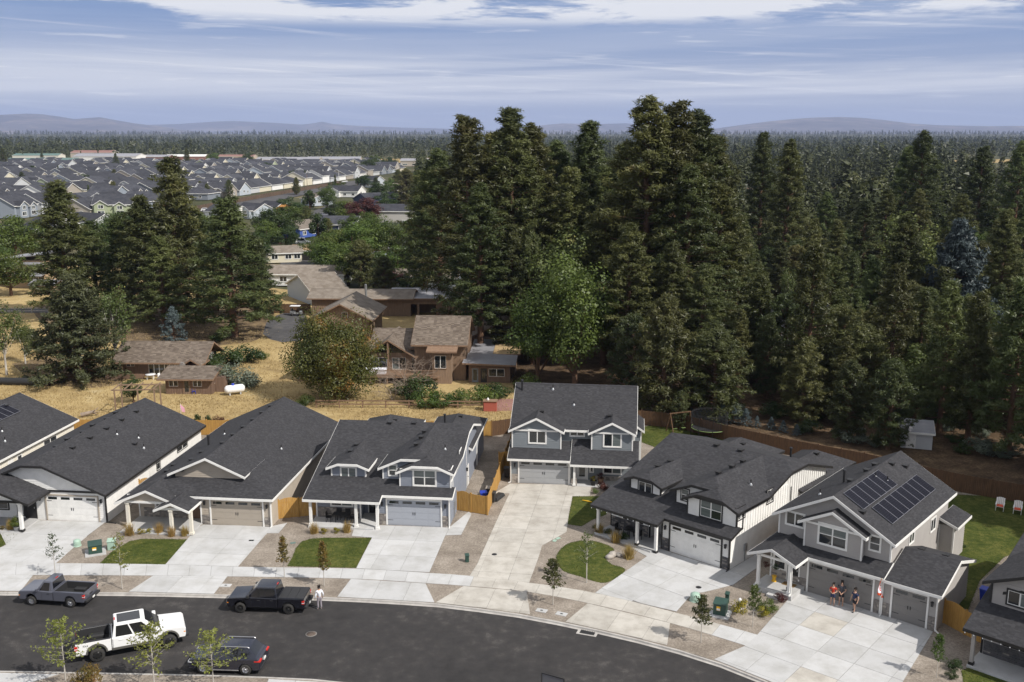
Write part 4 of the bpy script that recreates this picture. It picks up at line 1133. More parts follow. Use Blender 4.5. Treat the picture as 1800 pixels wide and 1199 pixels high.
def leaf_quads(C, N, S, rs, aspect=0.7):
    """diamond leaves round C with normals near N"""
    n = len(C)
    a = unit(np.cross(N, rs.normal(size=(n, 3)))); b = np.cross(N, a)
    V = np.empty((n, 4, 3)); h = S[:, None] / 2
    V[:, 0] = C - a * h; V[:, 1] = C - b * h * aspect; V[:, 2] = C + a * h; V[:, 3] = C + b * h * aspect
    return V.reshape(-1, 3), np.arange(4 * n).reshape(-1, 4)

def trunk_mb(H, r0, rs, wob=0.15, n=8, seg=8, top=0.12):
    P = [Vector((0, 0, -0.4))]
    for i in range(1, seg + 1):
        t = i / seg
        P.append(Vector((rs.normal() * wob * t, rs.normal() * wob * t, H * t)))
    b = MB()
    for i in range(seg):
        f = lambda t: r0 * (1 - t) ** 0.8 + r0 * top * t
        b.tube(P[i], P[i + 1], f(i / seg) * (1.25 if i == 0 else 1), f((i + 1) / seg), n=n, caps=False)
    return b, P

def conifer(seed, H, Rm, lo, nb, puffs, prof, droop, puff_r, blades, bw, r0, up=0.35, limb=True):
    """trunk, limbs and needle tufts; prof(t) gives the crown outline"""
    rs = np.random.RandomState(seed)
    tb, P = trunk_mb(H * 0.97, r0, rs, 0.12)
    cs, outd = [], []
    for k in range(nb):
        t = lo + (1 - lo) * ((k + rs.rand()) / nb) ** 0.92
        z = H * t; az = k * 2.39996 + rs.normal() * 0.35
        L = Rm * prof(t) * rs.uniform(0.62, 1.15)
        el = droop[0] + (droop[1] - droop[0]) * t + rs.normal() * 0.12
        d = np.array([math.cos(az) * math.cos(el), math.sin(az) * math.cos(el), math.sin(el)])
        base = np.array([0, 0, z])
        if limb and L > 0.8:
            tb.tube(base, base + d * L * 0.9, 0.02 * L + 0.03, 0.015, n=3, caps=False)
        m = max(1, int(round(puffs * (0.35 + 0.65 * prof(t)))))
        for j in range(m):
            f = 0.28 + 0.72 * ((j + rs.rand()) / m) ** 0.8
            cs.append(base + d * L * f + rs.normal(size=3) * np.array([0.3, 0.3, 0.2]) * puff_r * 1.1 + np.array([0, 0, 0.12 * L * f * f]))
            outd.append(d)
    cs = np.array(cs); outd = np.array(outd); n = len(cs)
    pr = rs.uniform(0.65, 1.15, n) * puff_r
    C = np.repeat(cs, blades, 0); O = np.repeat(outd, blades, 0); Rr = np.repeat(pr, blades)
    N = unit(unit(rs.normal(size=C.shape)) + O * 0.35 + np.array([0, 0, up]))
    V, F = shell_blades(C + N * (Rr * rs.uniform(0.25, 0.75, len(C)))[:, None], N, Rr * rs.uniform(0.45, 0.85, len(C)), bw * rs.uniform(0.7, 1.3, len(C)), rs)
    return tb, V, F

def broad(seed, H, Rm, base, blobs, leaves, size, r0, squash=0.8, limbs=8, open_=0.25):
    """trunk, limbs, and leaves on the shells of many overlapping clumps"""
    rs = np.random.RandomState(seed)
    tb, P = trunk_mb(H * 0.7, r0, rs, 0.1)
    zc = base + (H - base) / 2; hz = (H - base) / 2
    Vs = []; Ns = []; Ss = []
    for k in range(blobs):
        d = unit(rs.normal(size=3)); d[2] = d[2] * 0.9 + 0.1
        rad = rs.uniform(0.35, 0.86)
        c = np.array([d[0] * Rm * rad, d[1] * Rm * rad, zc + d[2] * hz * rad])
        br = Rm * rs.uniform(0.22, 0.40)
        if k < limbs:
            tb.tube((0, 0, base + 0.15 * hz), tuple(c * np.array([0.9, 0.9, 1.0])), r0 * 0.35, r0 * 0.08, n=4, caps=False)
        m = leaves // blobs
        q = unit(rs.normal(size=(m, 3))); rr = br * rs.uniform(0.45, 1.08, m) ** 0.6
        Vs.append(c + q * rr[:, None] * np.array([1, 1, squash])); Ns.append(unit(q + rs.normal(size=(m, 3)) * 0.42 + np.array([0, 0, 0.35]))); Ss.append(size * rs.uniform(0.6, 1.25, m))
    V, F = leaf_quads(np.concatenate(Vs), np.concatenate(Ns), np.concatenate(Ss), rs)
    return tb, V, F

class Kind:
    def __init__(s, tb, V, F, bark, leaf, H, name='tree', crown='crown'):
        s.H, s.name, s.crown = H, name, crown
        if tb is not None:
            o = tb.build('trunk', bark); s.trunk = o.data; bpy.data.objects.remove(o)
        else: s.trunk = None
        o = np_mesh('crown', V, F, leaf); s.leaves = o.data; bpy.data.objects.remove(o)
    def place(s, loc, H, label, cat='tree', group=None, name=None, rz=None, wide=1.0, leaf=None):
        k = H / s.H
        e = empty(name or s.name, loc, nr.rand() * 6.28 if rz is None else rz, label, cat, group)
        e.scale = (k * wide, k * wide, k)
        if s.trunk is not None:
            t = bpy.data.objects.new('trunk' if s.crown == 'crown' else 'stem', s.trunk); COL.objects.link(t); t.parent = e
        c = bpy.data.objects.new(s.crown, s.leaves); COL.objects.link(c); c.parent = e
        if leaf is not None:
            c.material_slots[0].link = 'OBJECT'; c.material_slots[0].material = leaf
        return e

pine_prof = lambda t: (0.60 + 0.40 * min(1, max(0, t - 0.12) / 0.22)) if t < 0.36 else (1.0 - 0.42 * (t - 0.36) / 0.40 if t < 0.76 else max(0.15, 0.46 * (1 - t) / 0.24 + 0.12))
cone_prof = lambda t: max(0.05, (1 - t) ** 0.82)
egg_prof = lambda t: max(0.10, math.sin(math.pi * min(1, 0.16 + 0.84 * t)) ** 0.7)
K = {}
for i in range(5):
    K['pine%d' % i] = Kind(*conifer(100 + i, 30, (4.6, 4.1, 5.0, 4.4, 3.9)[i], (0.14, 0.20, 0.10, 0.24, 0.16)[i], 150, 9, pine_prof, (-0.25, 0.6), 0.60, 34, 0.14, 0.42), M['bark'], M['pine'], 30, 'ponderosa_pine')
for i in range(3):
    K['young%d' % i] = Kind(*conifer(140 + i, 18, (3.6, 3.2, 4.0)[i], 0.10, 105, 7, lambda t: max(0.12, (1 - t) ** 0.66), (-0.15, 0.55), 0.58, 34, 0.13, 0.28), M['bark'], M['pine'], 18, 'ponderosa_pine')
for i in range(3):
    K['juniper%d' % i] = Kind(*conifer(170 + i, 12, (3.4, 2.9, 3.8)[i], 0.04, 130, 6, egg_prof, (0.1, 0.9), 0.55, 34, 0.115, 0.3, 0.6), M['bark'], M['juniper'], 12, 'juniper_tree')
K['spruce'] = Kind(*conifer(200, 15, 6.2, 0.03, 190, 8, cone_prof, (-0.22, 0.5), 0.62, 28, 0.19, 0.4, 0.3), M['bark'], M['spruce'], 15, 'spruce_tree')
K['blue_spruce'] = Kind(*conifer(201, 5, 2.5, 0.03, 80, 6, cone_prof, (-0.12, 0.5), 0.30, 26, 0.09, 0.12, 0.2), M['bark'], M['blue_spruce'], 5, 'blue_spruce')
K['maple'] = Kind(*broad(210, 13, 6.6, -1.5, 140, 50000, 0.26, 0.4), M['bark'], M['leaf_autumn'], 13, 'maple_tree')
K['oak0'] = Kind(*broad(211, 9, 4.0, 0.8, 40, 7500, 0.29, 0.24), M['bark'], M['leaf'], 9, 'broadleaf_tree')
K['oak1'] = Kind(*broad(212, 9, 3.4, 0.6, 36, 7000, 0.28, 0.22), M['bark'], M['leaf'], 9, 'broadleaf_tree')
K['oak2'] = Kind(*broad(213, 12, 3.6, 0.4, 60, 13000, 0.25, 0.24, 1.1), M['bark'], M['leaf_bright'], 12, 'broadleaf_tree')
K['birch'] = Kind(*broad(214, 11, 2.6, 2.0, 34, 2600, 0.26, 0.13, 1.2, 14), M['bark_pale'], M['leaf_birch'], 11, 'birch_tree')
K['column'] = Kind(*broad(215, 8, 1.7, 0.2, 26, 3000, 0.28, 0.14, 1.4), M['bark'], M['leaf_dark'], 8, 'broadleaf_tree')
K['bush0'] = Kind(None, *broad(220, 2.2, 1.7, -0.6, 22, 2200, 0.17, 0.05)[1:], None, M['leaf_dark'], 2.2, 'shrub', 'foliage')
K['bush1'] = Kind(None, *broad(221, 1.0, 0.75, -0.3, 14, 1000, 0.085, 0.03)[1:], None, M['golden_shrub'], 1.0, 'shrub', 'foliage')
K['bush2'] = Kind(None, *broad(222, 2.6, 1.5, -0.6, 26, 2600, 0.15, 0.05, 1.2)[1:], None, M['sage'], 2.6, 'shrub', 'foliage')

def bare_tree(seed, H):
    rs = np.random.RandomState(seed); b = MB()
    def grow(p, d, L, r, lv):
        q = p + d * L
        b.tube(p, q, r, r * 0.62, n=4 if lv < 2 else 3, caps=False)
        if lv >= 5: return
        for _ in range(3 if lv < 3 else 2):
            nd = Vector((d.x + rs.normal() * 0.55, d.y + rs.normal() * 0.55, d.z * (0.9 if lv < 2 else 0.55) + rs.normal() * 0.35)).normalized()
            grow(q, nd, L * rs.uniform(0.6, 0.85), r * 0.6, lv + 1)
    for k in range(4):
        grow(Vector((0, 0, -0.2)), Vector((math.cos(k * 1.7) * 0.45, math.sin(k * 1.7) * 0.45, 1)).normalized(), H * 0.30, 0.09, 0)
    return b

def street_tree(seed, H, spread, leaves, size, leaf, clumps=26):
    """young tree: thin pale stem, spread twigs with leaf clusters along them"""
    rs = np.random.RandomState(seed); b = MB()
    b.tube((0, 0, -0.1), (0, 0, H * 0.55), 0.04, 0.025, n=6, caps=False); b.tube((0, 0, H * 0.55), (0.03, 0.02, H), 0.025, 0.006, n=5, caps=False)
    C = []; N = []
    per = leaves // clumps
    for k in range(clumps):
        t = 0.36 + 0.62 * (k + rs.rand()) / clumps; az = k * 2.4 + rs.normal() * 0.3
        L = spread * (1.15 - 0.85 * ((t - 0.36) / 0.64) ** 1.3) * rs.uniform(0.65, 1.15)
        el = rs.uniform(0.25, 0.75); d = np.array([math.cos(az) * math.cos(el), math.sin(az) * math.cos(el), math.sin(el)])
        p0 = np.array([0, 0, H * t]); b.tube(p0, p0 + d * L, 0.013, 0.004, n=3, caps=False)
        f = rs.uniform(0.2, 1.05, per); C.append(p0 + d * (L * f)[:, None] + rs.normal(size=(per, 3)) * 0.07 * (H / 4)); N.append(unit(rs.normal(size=(per, 3)) + np.array([0, 0, 0.6])))
    V, F = leaf_quads(np.concatenate(C), np.concatenate(N), size * rs.uniform(0.6, 1.3, per * clumps), rs, 0.6)
    return Kind(b, V, F, M['bark_pale'], leaf, H, 'street_tree')
K['street0'] = street_tree(300, 4, 1.15, 900, 0.13, M['leaf_street'])
K['street1'] = street_tree(301, 4, 1.30, 1100, 0.13, M['leaf_street'], 30)
K['street2'] = street_tree(302, 4, 0.95, 1500, 0.16, M['leaf_street_dark'], 34)
K['street3'] = street_tree(303, 4, 0.62, 1500, 0.15, M['leaf_street_red'], 40)
K['sparse'] = street_tree(304, 4, 0.85, 480, 0.13, M['leaf_street'], 20)

def reed(seed, H=1.3):
    rs = np.random.RandomState(seed); n = 240
    C = rs.normal(size=(n, 3)) * np.array([0.10, 0.10, 0]); D = unit(rs.normal(size=(n, 3)) * np.array([0.16, 0.16, 0]) + np.array([0, 0, 1]))
    return blade_tris(C, D, rs.uniform(0.5, 1.0, n) * H, np.full(n, 0.03), rs)
K['reed'] = Kind(None, *reed(5), None, M['reed'], 1.3, 'ornamental_grass', 'blade_tuft')

def top_height(loc, ytop):
    v = (600 - ytop) / 1740.0
    return CAM_H + loc.y * (v * math.cos(PITCH) - math.sin(PITCH)) / (math.cos(PITCH) + v * math.sin(PITCH))
def T(kind, x, yb, yt, label, group=None, wide=1.0, cat='tree', leaf=None, rz=None):
    p = G(x, yb)
    return K[kind].place(p, max(0.3, top_height(p, yt)), label, cat, group, wide=wide, leaf=leaf, rz=rz)

# ---- street trees
st = 'young trees planted along the street'
T('sparse', 98, 1016, 940, 'young thin street tree beside the grey pickup, narrow with few leaves', st, leaf=M['leaf_dark'])
T('sparse', 215, 1036, 940, 'young bare-limbed street tree beside the dark green utility box', st)
T('street3', 500, 1015, 945, 'young narrow tree with green and rust leaves behind the black pickup cab', st)
T('street3', 570, 1031, 953, 'young narrow tree with reddish leaves beside the man in white', st, leaf=M['leaf_street_red'])
T('street1', 117, 1212, 1092, 'young spreading yellow-green tree at the tail of the white pickup', st, 1.15)
T('street1', 272, 1214, 1100, 'young spreading yellow-green tree in front of the white pickup door', st, 1.25, rz=1.0)
T('street1', 376, 1216, 1112, 'young spreading yellow-green tree in front of the dark crossover', st, 1.25, rz=2.4)
T('sparse', 1031, 1025, 937, 'young thin tree with yellowing leaves growing in the kidney-shaped lawn', st, 1.2, leaf=M['leaf_birch'])
T('street2', 972, 1064, 984, 'young olive tree in the gravel strip by the long driveway', st, 1.1)
T('street2', 1232, 1131, 1047, 'young olive round-crowned tree in the gravel strip between the wide driveways', st, 1.0, rz=0.7)
T('street2', 1323, 1102, 1030, 'young yellow-green tree among the shrubs by the porch of the solar house', st, 0.9, leaf=M['leaf_bright'])
T('street2', 1646, 1192, 1116, 'young green tree between the solar house and the dark end house', st, 0.75, leaf=M['leaf'])
T('bush0', 158, 1212, 1167, 'small rust-brown shrub in the gravel at the near kerb', None, 0.9, 'shrub', M['leaf_street_red'])

# ---- garden plants
gp = 'garden shrubs in the gravel beds'
for x, y, s_, k, lab in [(245, 939, 0.62, 'bush1', 'low golden shrub before the porch of the tan house'), (262, 939, 0.62, 'bush1', 'low golden shrub before the porch of the tan house'),
                         (568, 939, 0.66, 'bush1', 'low golden shrub before the porch of the blue-grey house'), (590, 938, 0.66, 'bush1', 'low golden shrub before the porch of the blue-grey house'),
                         (1306, 1079, 1.25, 'bush1', 'large golden shrub beside the white standpipe'), (1337, 1083, 0.95, 'bush1', 'golden shrub at the foot of the yellow-green tree'),
                         (3, 934, 0.6, 'bush1', 'low rust shrub beside the potted plant')]:
    K[k].place(G(x, y), s_, lab, 'shrub', gp, leaf=M['leaf_street_red'] if 'rust' in lab else None)
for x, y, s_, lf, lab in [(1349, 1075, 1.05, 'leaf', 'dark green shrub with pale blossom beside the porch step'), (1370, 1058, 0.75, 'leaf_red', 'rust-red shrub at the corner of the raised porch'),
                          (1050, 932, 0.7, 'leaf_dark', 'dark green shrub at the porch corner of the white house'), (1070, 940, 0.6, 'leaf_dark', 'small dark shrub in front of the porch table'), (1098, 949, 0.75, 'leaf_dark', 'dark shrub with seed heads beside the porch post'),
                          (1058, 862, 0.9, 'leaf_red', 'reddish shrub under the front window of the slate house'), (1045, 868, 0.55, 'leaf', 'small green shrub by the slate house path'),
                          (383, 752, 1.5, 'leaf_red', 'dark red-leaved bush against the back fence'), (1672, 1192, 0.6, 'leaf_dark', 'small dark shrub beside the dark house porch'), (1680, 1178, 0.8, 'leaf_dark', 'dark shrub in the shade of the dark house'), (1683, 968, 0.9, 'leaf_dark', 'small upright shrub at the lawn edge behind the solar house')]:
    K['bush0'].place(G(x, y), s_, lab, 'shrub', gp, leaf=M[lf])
for x, y, lab in [(348, 755, 'narrow green arborvitae against the back fence'), (367, 757, 'narrow green arborvitae against the back fence')]:
    K['column'].place(G(x, y), 2.2, lab, 'shrub', 'arborvitae at the back fence', wide=1.0)
for x, y, s_, lab in [(228, 941, 1.35, 'tall straw-coloured grass at the left post of the tan house porch'), (280, 938, 1.2, 'straw grass between the porch posts of the tan house'), (302, 943, 1.1, 'straw grass at the middle porch post of the tan house'), (325, 942, 1.1, 'straw grass at the right porch post of the tan house'),
                      (552, 938, 1.2, 'tall grass clump at the left porch post of the blue-grey house'), (610, 936, 1.2, 'tall grass clump at the middle porch post of the blue-grey house'), (20, 932, 1.3, 'straw grass beside the grey plant pot'),
                      (1054, 939, 1.2, 'straw grass at the porch corner of the white house'), (1082, 954, 1.3, 'straw grass in front of the white house porch'), (1105, 982, 1.5, 'tall golden grass beside the boulders')]:
    K['reed'].place(G(x, y), s_, lab, 'grass', 'ornamental grasses', wide=1.4)

# ---- ranch trees and bushes
T('spruce', 140, 668, 487, 'broad dark spruce standing alone in the dry field', None, 1.35)
T('blue_spruce', 306, 600, 541, 'small blue spruce behind the brown cottage')
T('maple', 588, 702, 541, 'big round maple turning orange in front of the brown lodge', None, 1.05)
T('birch', 205, 655, 497, 'slender white-stemmed birch beside the big spruce', 'birches', 1.1)
T('birch', 12, 660, 520, 'leaning yellow-green birch in the dry field', 'birches', 1.2)
T('birch', 45, 640, 560, 'short yellow-green birch at the field edge', 'birches', 1.3)
T('birch', -15, 690, 560, 'pale birch above the roof with solar panels', 'birches', 1.3)
T('oak1', 235, 708, 660, 'low dark crab tree behind the timber pergola', None, 1.2, leaf=M['leaf_dark'])
for x, y, yt, lf, w, lab in [(372, 652, 622, 'leaf_dark', 1.5, 'dark hedge bush beside the cottage gable'), (400, 645, 610, 'leaf_dark', 1.3, 'dark evergreen bush behind the sage bushes'), (430, 640, 606, 'leaf_dark', 1.4, 'dark evergreen bush at the edge of the dry slope'), (455, 632, 616, 'leaf', 1.5, 'low green bush at the edge of the dry slope'), (395, 662, 640, 'leaf_bright', 1.2, 'small bright yellow-green bush beside the cottage'),
                             (350, 655, 628, 'leaf_dark', 1.3, 'clipped dark bush under the cottage gable window'), (538, 716, 692, 'leaf', 1.0, 'rounded dark bush at the foot of the maple'), (750, 715, 680, 'leaf', 1.1, 'green bush below the lodge deck'), (775, 715, 686, 'leaf', 1.2, 'olive bush in the bank below the lodge'), (810, 712, 682, 'leaf', 1.2, 'olive bush beside the rail fence'), (845, 708, 675, 'leaf', 1.3, 'green bush by the red garden stall'), (735, 705, 655, 'leaf_dark', 1.0, 'dark climbing bush below the bare tree'), (930, 690, 655, 'leaf', 1.0, 'grey-green bush behind the slate house ridge'), (705, 690, 668, 'leaf_dark', 1.3, 'dark bush under the deck'),
                             (870, 700, 672, 'leaf_dark', 1.4, 'dark bush beside the red patio'), (40, 600, 575, 'leaf_dark', 1.6, 'dark thicket beyond the birches'), (75, 612, 590, 'leaf_dark', 1.5, 'dark thicket beside the big spruce'), (390, 600, 580, 'leaf_dark', 1.4, 'dark bush at the foot of the round pine')]:
    p = G(x, y); K['bush0'].place(p, max(0.6, top_height(p, yt)), lab, 'shrub', 'bushes of the old ranch', wide=w, leaf=M[lf])
for x, y, yt, lab in [(420, 682, 628, 'tall silvery sage bush beside the white tank'), (440, 680, 655, 'low silvery sage bush beside the white tank'), (405, 682, 656, 'low silvery sage bush behind the shed')]:
    p = G(x, y); K['bush2'].place(p, top_height(p, yt), lab, 'shrub', 'sage bushes', wide=1.25)
e = empty('bare_tree', G(722, 700), 0.5, 'leafless grey tree in front of the lodge windows', 'tree')
bt = bare_tree(3, 7.5).build('branches', M['twig'], e)
e = empty('bare_tree', G(690, 705), 2.1, 'drooping dead tree below the lodge deck', 'tree'); e.scale = (0.8, 0.8, 0.6)
c = bt.copy(); COL.objects.link(c); c.parent = e

# bluish shrubs in a row behind the cedar fence
for i, (x, y, yt) in enumerate([(1230, 738, 717), (1251, 738, 716), (1270, 742, 712), (1290, 745, 720), (1310, 748, 722), (1330, 752, 734), (1355, 756, 736), (1376, 761, 742), (1400, 766, 750), (1215, 735, 722)]):
    p = G(x, y); K['blue_spruce'].place(p, max(1.2, top_height(p, yt)) * 1.1, 'small bluish conifer in the row behind the cedar fence', 'shrub', 'bluish conifers behind the fence', name='small_conifer')

# ---- the tall ponderosas in the middle and on the left
tp = 'tall ponderosa pines beyond the houses'
big = [(825, 605, 212, 0), (898, 600, 198, 1), (935, 585, 226, 3), (1032, 580, 221, 4), (975, 570, 256, 2), (1128, 645, 182, 2), (1174, 640, 189, 0), (1214, 625, 204, 3), (1245, 600, 245, 1), (1092, 610, 262, 1),
       (868, 575, 240, 4), (775, 545, 268, 3), (748, 528, 305, 0), (1150, 600, 235, 4), (1065, 590, 300, 2), (845, 640, 330, 3), (1200, 660, 300, 2), (1100, 690, 400, 3), (1000, 600, 300, 1), (1255, 640, 330, 0), (900, 640, 400, 4), (1060, 640, 360, 0), (1175, 690, 430, 1), (1230, 700, 470, 2)]
for x, yb, yt, v in big:
    T('pine%d' % v, x, yb, yt, 'very tall ponderosa pine of the dense stand, its top above the horizon' if yt < 240 else ('tall ponderosa pine in the dense stand behind the slate house' if yt < 320 else 'shorter ponderosa pine in front of the dense tall stand'), tp, 1.5 if yt < 300 else 1.6)
for k, x, yb, yt, w, lab in [('young0', 318, 562, 283, 1.0, 'tallest ponderosa pine left of the brown lodge'), ('young2', 412, 592, 354, 1.35, 'broad round-crowned pine standing over the dry slope'), ('young1', 122, 560, 326, 1.25, 'tall pine behind the big spruce'), ('young0', 172, 545, 392, 1.35, 'dense pine between the spruce and the tallest pine'), ('young2', 262, 565, 350, 1.2, 'broad pine beside the tallest pine'),
                            ('young1', 222, 555, 380, 1.3, 'pine with shaded trunk behind the birch'), ('young0', 350, 548, 372, 1.3, 'pine behind the blue spruce'), ('young2', 290, 580, 420, 1.3, 'low-limbed pine above the cottage roof'), ('young1', 455, 560, 420, 1.3, 'small pine beside the broad round-crowned pine')]:
    T(k, x, yb, yt, lab, tp, w * 1.45)
# a bright cottonwood and a juniper in front of the stand
T('oak2', 1010, 690, 445, 'bright green cottonwood behind the slate house', None, 1.05)
T('oak2', 945, 680, 490, 'mid-green cottonwood merging with the brighter one', None, 1.05, leaf=M['leaf'])
T('oak2', 985, 640, 398, 'pale green tall poplar rising behind the cottonwood', None, 1.05, leaf=M['leaf_birch'])
T('juniper0', 935, 640, 420, 'dark young pine left of the poplar', None, 0.6, leaf=M['pine'])
T('juniper1', 1165, 735, 528, 'tall juniper with bare grey twigs behind the slate house lawn', None, 1.15)
T('juniper2', 1110, 715, 560, 'dense juniper beside the slate house', None, 1.0)
T('juniper0', 1195, 755, 690, 'small juniper beside the swing set', None, 1.1)
# trees among the neighbour houses (left, middle distance)
mid = [(30, 470, 375, 'oak0', 'leaf'), (75, 440, 385, 'oak1', 'leaf_dark'), (15, 430, 395, 'oak0', 'leaf'), (200, 450, 372, 'oak2', 'leaf'), (240, 470, 368, 'oak0', 'leaf_dark'), (20, 520, 440, 'oak0', 'leaf'), (375, 440, 380, 'oak0', 'leaf_dark'), (492, 428, 362, 'oak0', 'leaf_dark'), (510, 395, 345, 'oak1', 'leaf_dark'),
       (560, 432, 365, 'column', 'leaf_dark'), (545, 376, 327, 'column', 'leaf_dark'), (575, 368, 325, 'oak2', 'leaf'), (640, 400, 345, 'oak0', 'leaf_red'), (612, 395, 350, 'oak0', 'leaf'), (655, 425, 370, 'oak0', 'leaf'), (568, 468, 405, 'oak0', 'leaf_bright'), (600, 468, 400, 'oak0', 'leaf_bright'), (620, 468, 388, 'oak1', 'leaf'), (640, 460, 385, 'oak0', 'leaf_bright'), (692, 458, 386, 'oak2', 'leaf'), (665, 465, 440, 'oak0', 'leaf_bright'), (725, 455, 430, 'oak0', 'leaf_bright'),
       (635, 505, 425, 'juniper0', None), (690, 512, 470, 'oak0', 'leaf_red'), (715, 515, 480, 'oak0', 'leaf_dark'), (740, 515, 465, 'oak1', 'leaf_dark'), (520, 398, 360, 'oak0', 'leaf'), (665, 352, 318, 'oak0', 'leaf_dark'), (690, 345, 312, 'oak1', 'leaf'), (715, 365, 300, 'juniper1', None), (735, 372, 320, 'juniper0', None), (700, 335, 300, 'juniper1', None), (640, 330, 306, 'oak0', 'leaf_dark'), (520, 342, 325, 'oak1', 'leaf_dark'), (600, 340, 318, 'oak1', 'leaf'), (745, 420, 340, 'juniper2', None), (750, 470, 380, 'juniper1', None),
       (470, 300, 285, 'oak0', 'leaf_dark'), (648, 305, 278, 'oak0', 'leaf_dark'), (685, 300, 275, 'oak0', 'leaf_dark'), (660, 296, 272, 'oak1', 'leaf'), (8, 300, 262, 'pine0', None), (330, 300, 262, 'pine1', None), (205, 300, 270, 'pine2', None), (75, 290, 268, 'pine0', None), (375, 290, 268, 'oak0', 'leaf'), (435, 292, 268, 'oak0', 'leaf_dark'),
       (95, 470, 400, 'young0', None), (55, 455, 405, 'oak1', 'leaf_dark'), (140, 450, 390, 'oak0', 'leaf'), (450, 470, 405, 'oak0', 'leaf_dark'), (470, 440, 385, 'oak1', 'leaf'), (505, 440, 395, 'oak0', 'leaf_dark'), (585, 490, 420, 'oak0', 'leaf'), (612, 500, 425, 'oak1', 'leaf_bright'), (660, 500, 440, 'oak0', 'leaf_dark'), (675, 520, 455, 'juniper2', None), (700, 500, 430, 'oak1', 'leaf'), (725, 490, 425, 'oak0', 'leaf_dark'), (755, 500, 410, 'juniper0', None), (735, 440, 375, 'oak1', 'leaf'), (760, 420, 350, 'young1', None), (540, 410, 365, 'juniper1', None), (585, 390, 350, 'oak1', 'leaf_dark'), (620, 420, 375, 'oak1', 'leaf'), (465, 410, 368, 'oak0', 'leaf_dark'), (400, 420, 365, 'oak1', 'leaf_dark'), (350, 430, 375, 'oak0', 'leaf'), (5, 500, 430, 'oak1', 'leaf'), (575, 420, 385, 'juniper0', None), (640, 440, 400, 'oak0', 'leaf'), (680, 380, 335, 'oak1', 'leaf_dark'), (730, 345, 305, 'juniper2', None), (755, 360, 300, 'young2', None)]
labs = {'leaf': 'mid-green broadleaf tree among the neighbouring houses', 'leaf_dark': 'dark green broadleaf tree among the neighbouring houses', 'leaf_bright': 'bright yellow-green tree beside the neighbouring driveway', 'leaf_red': 'purple-red tree among the neighbouring houses', None: 'olive conifer among the neighbouring houses'}
for x, yb, yt, k, lf in mid:
    T(k, x, yb, yt, labs[lf], 'trees among the neighbouring houses', 1.45, leaf=M[lf] if lf else None)

# ---- the wood on the right: single trees near, one mass farther off
def px_of(x, y, z=0):
    zc = y * math.cos(PITCH) - (z - CAM_H) * math.sin(PITCH); yc = y * math.sin(PITCH) + (z - CAM_H) * math.cos(PITCH)
    return 900 + 1740 * x / zc, 600 - 1740 * yc / zc
near_named = [('young0', 1415, 722, 430, 'pine with a bare dark trunk behind the cedar fence', 1.15), ('juniper1', 1488, 775, 640, 'pale-tipped juniper behind the roof of the solar house', 1.2), ('juniper2', 1475, 700, 545, 'tall grey-green juniper beside the bare-trunked pine', 1.0), ('juniper0', 1345, 700, 560, 'slim juniper behind the bluish conifers', 0.8),
              ('pine2', 1605, 480, 236, 'broad pine rising above the wood', 1.35), ('pine0', 1580, 470, 262, 'shorter pine beside the broad tall pine', 1.3), ('pine1', 1330, 500, 238, 'narrow pine rising left of the wood edge', 1.2), ('pine3', 1375, 520, 252, 'pointed pine in the middle of the wood', 1.25), ('pine2', 1775, 480, 254, 'tall pine at the far side of the wood', 1.3), ('pine0', 1710, 470, 262, 'pine near the pale pasture', 1.3),
              ('spruce', 1668, 640, 392, 'large silvery spruce among the dark trees', 1.0), ('birch', 1580, 560, 362, 'yellowing aspen with pale stems in the wood', 1.2), ('juniper0', 1560, 790, 640, 'dark juniper above the white shed', 1.1), ('young1', 1700, 780, 520, 'shaded pine behind the backyard lawn', 1.2), ('young2', 1770, 800, 500, 'wide pine overhanging the backyard fence', 1.3), ('young0', 1650, 760, 500, 'dense pine behind the white shed', 1.2), ('young1', 1810, 760, 470, 'dense pine behind the end house', 1.3), ('young2', 1560, 720, 470, 'dense pine right of the clearing lawn', 1.2)]
for i_, (x, y, hgt) in enumerate([(53, 79, 20), (52, 83, 18), (54, 88, 20), (56, 94, 21), (57, 79, 25), (61, 84, 26), (60, 74, 24), (66, 79, 28), (58, 90, 20), (64, 92, 24), (70, 86, 26)]):  # out-of-view pines, added to throw shade over the solar house garden
    K['pine%d' % (i_ % 5)].place(Vector((x, y, 0)), hgt, 'unseen tall pine added to shade the garden of the solar house', 'tree', 'trees of the wood', wide=1.5)
used = []
for k, x, yb, yt, lab, w in near_named:
    p = G(x, yb); used.append((p.x, p.y)); T(k, x, yb, yt, lab, 'trees of the wood', w, leaf=M['silver_spruce'] if 'silvery' in lab else None)
for x, yb, yt, v in big: p = G(x, yb); used.append((p.x, p.y))
rs = np.random.RandomState(5)
count = 0; tries = 0
def blocked(px, py):
    return (1330 < px < 1480 and 560 < py < 640) or (1495 < px < 1580 and 535 < py < 600) or (1570 < px < 1650 and 750 < py < 830) or (1262 < px < 1400 and py > 690)
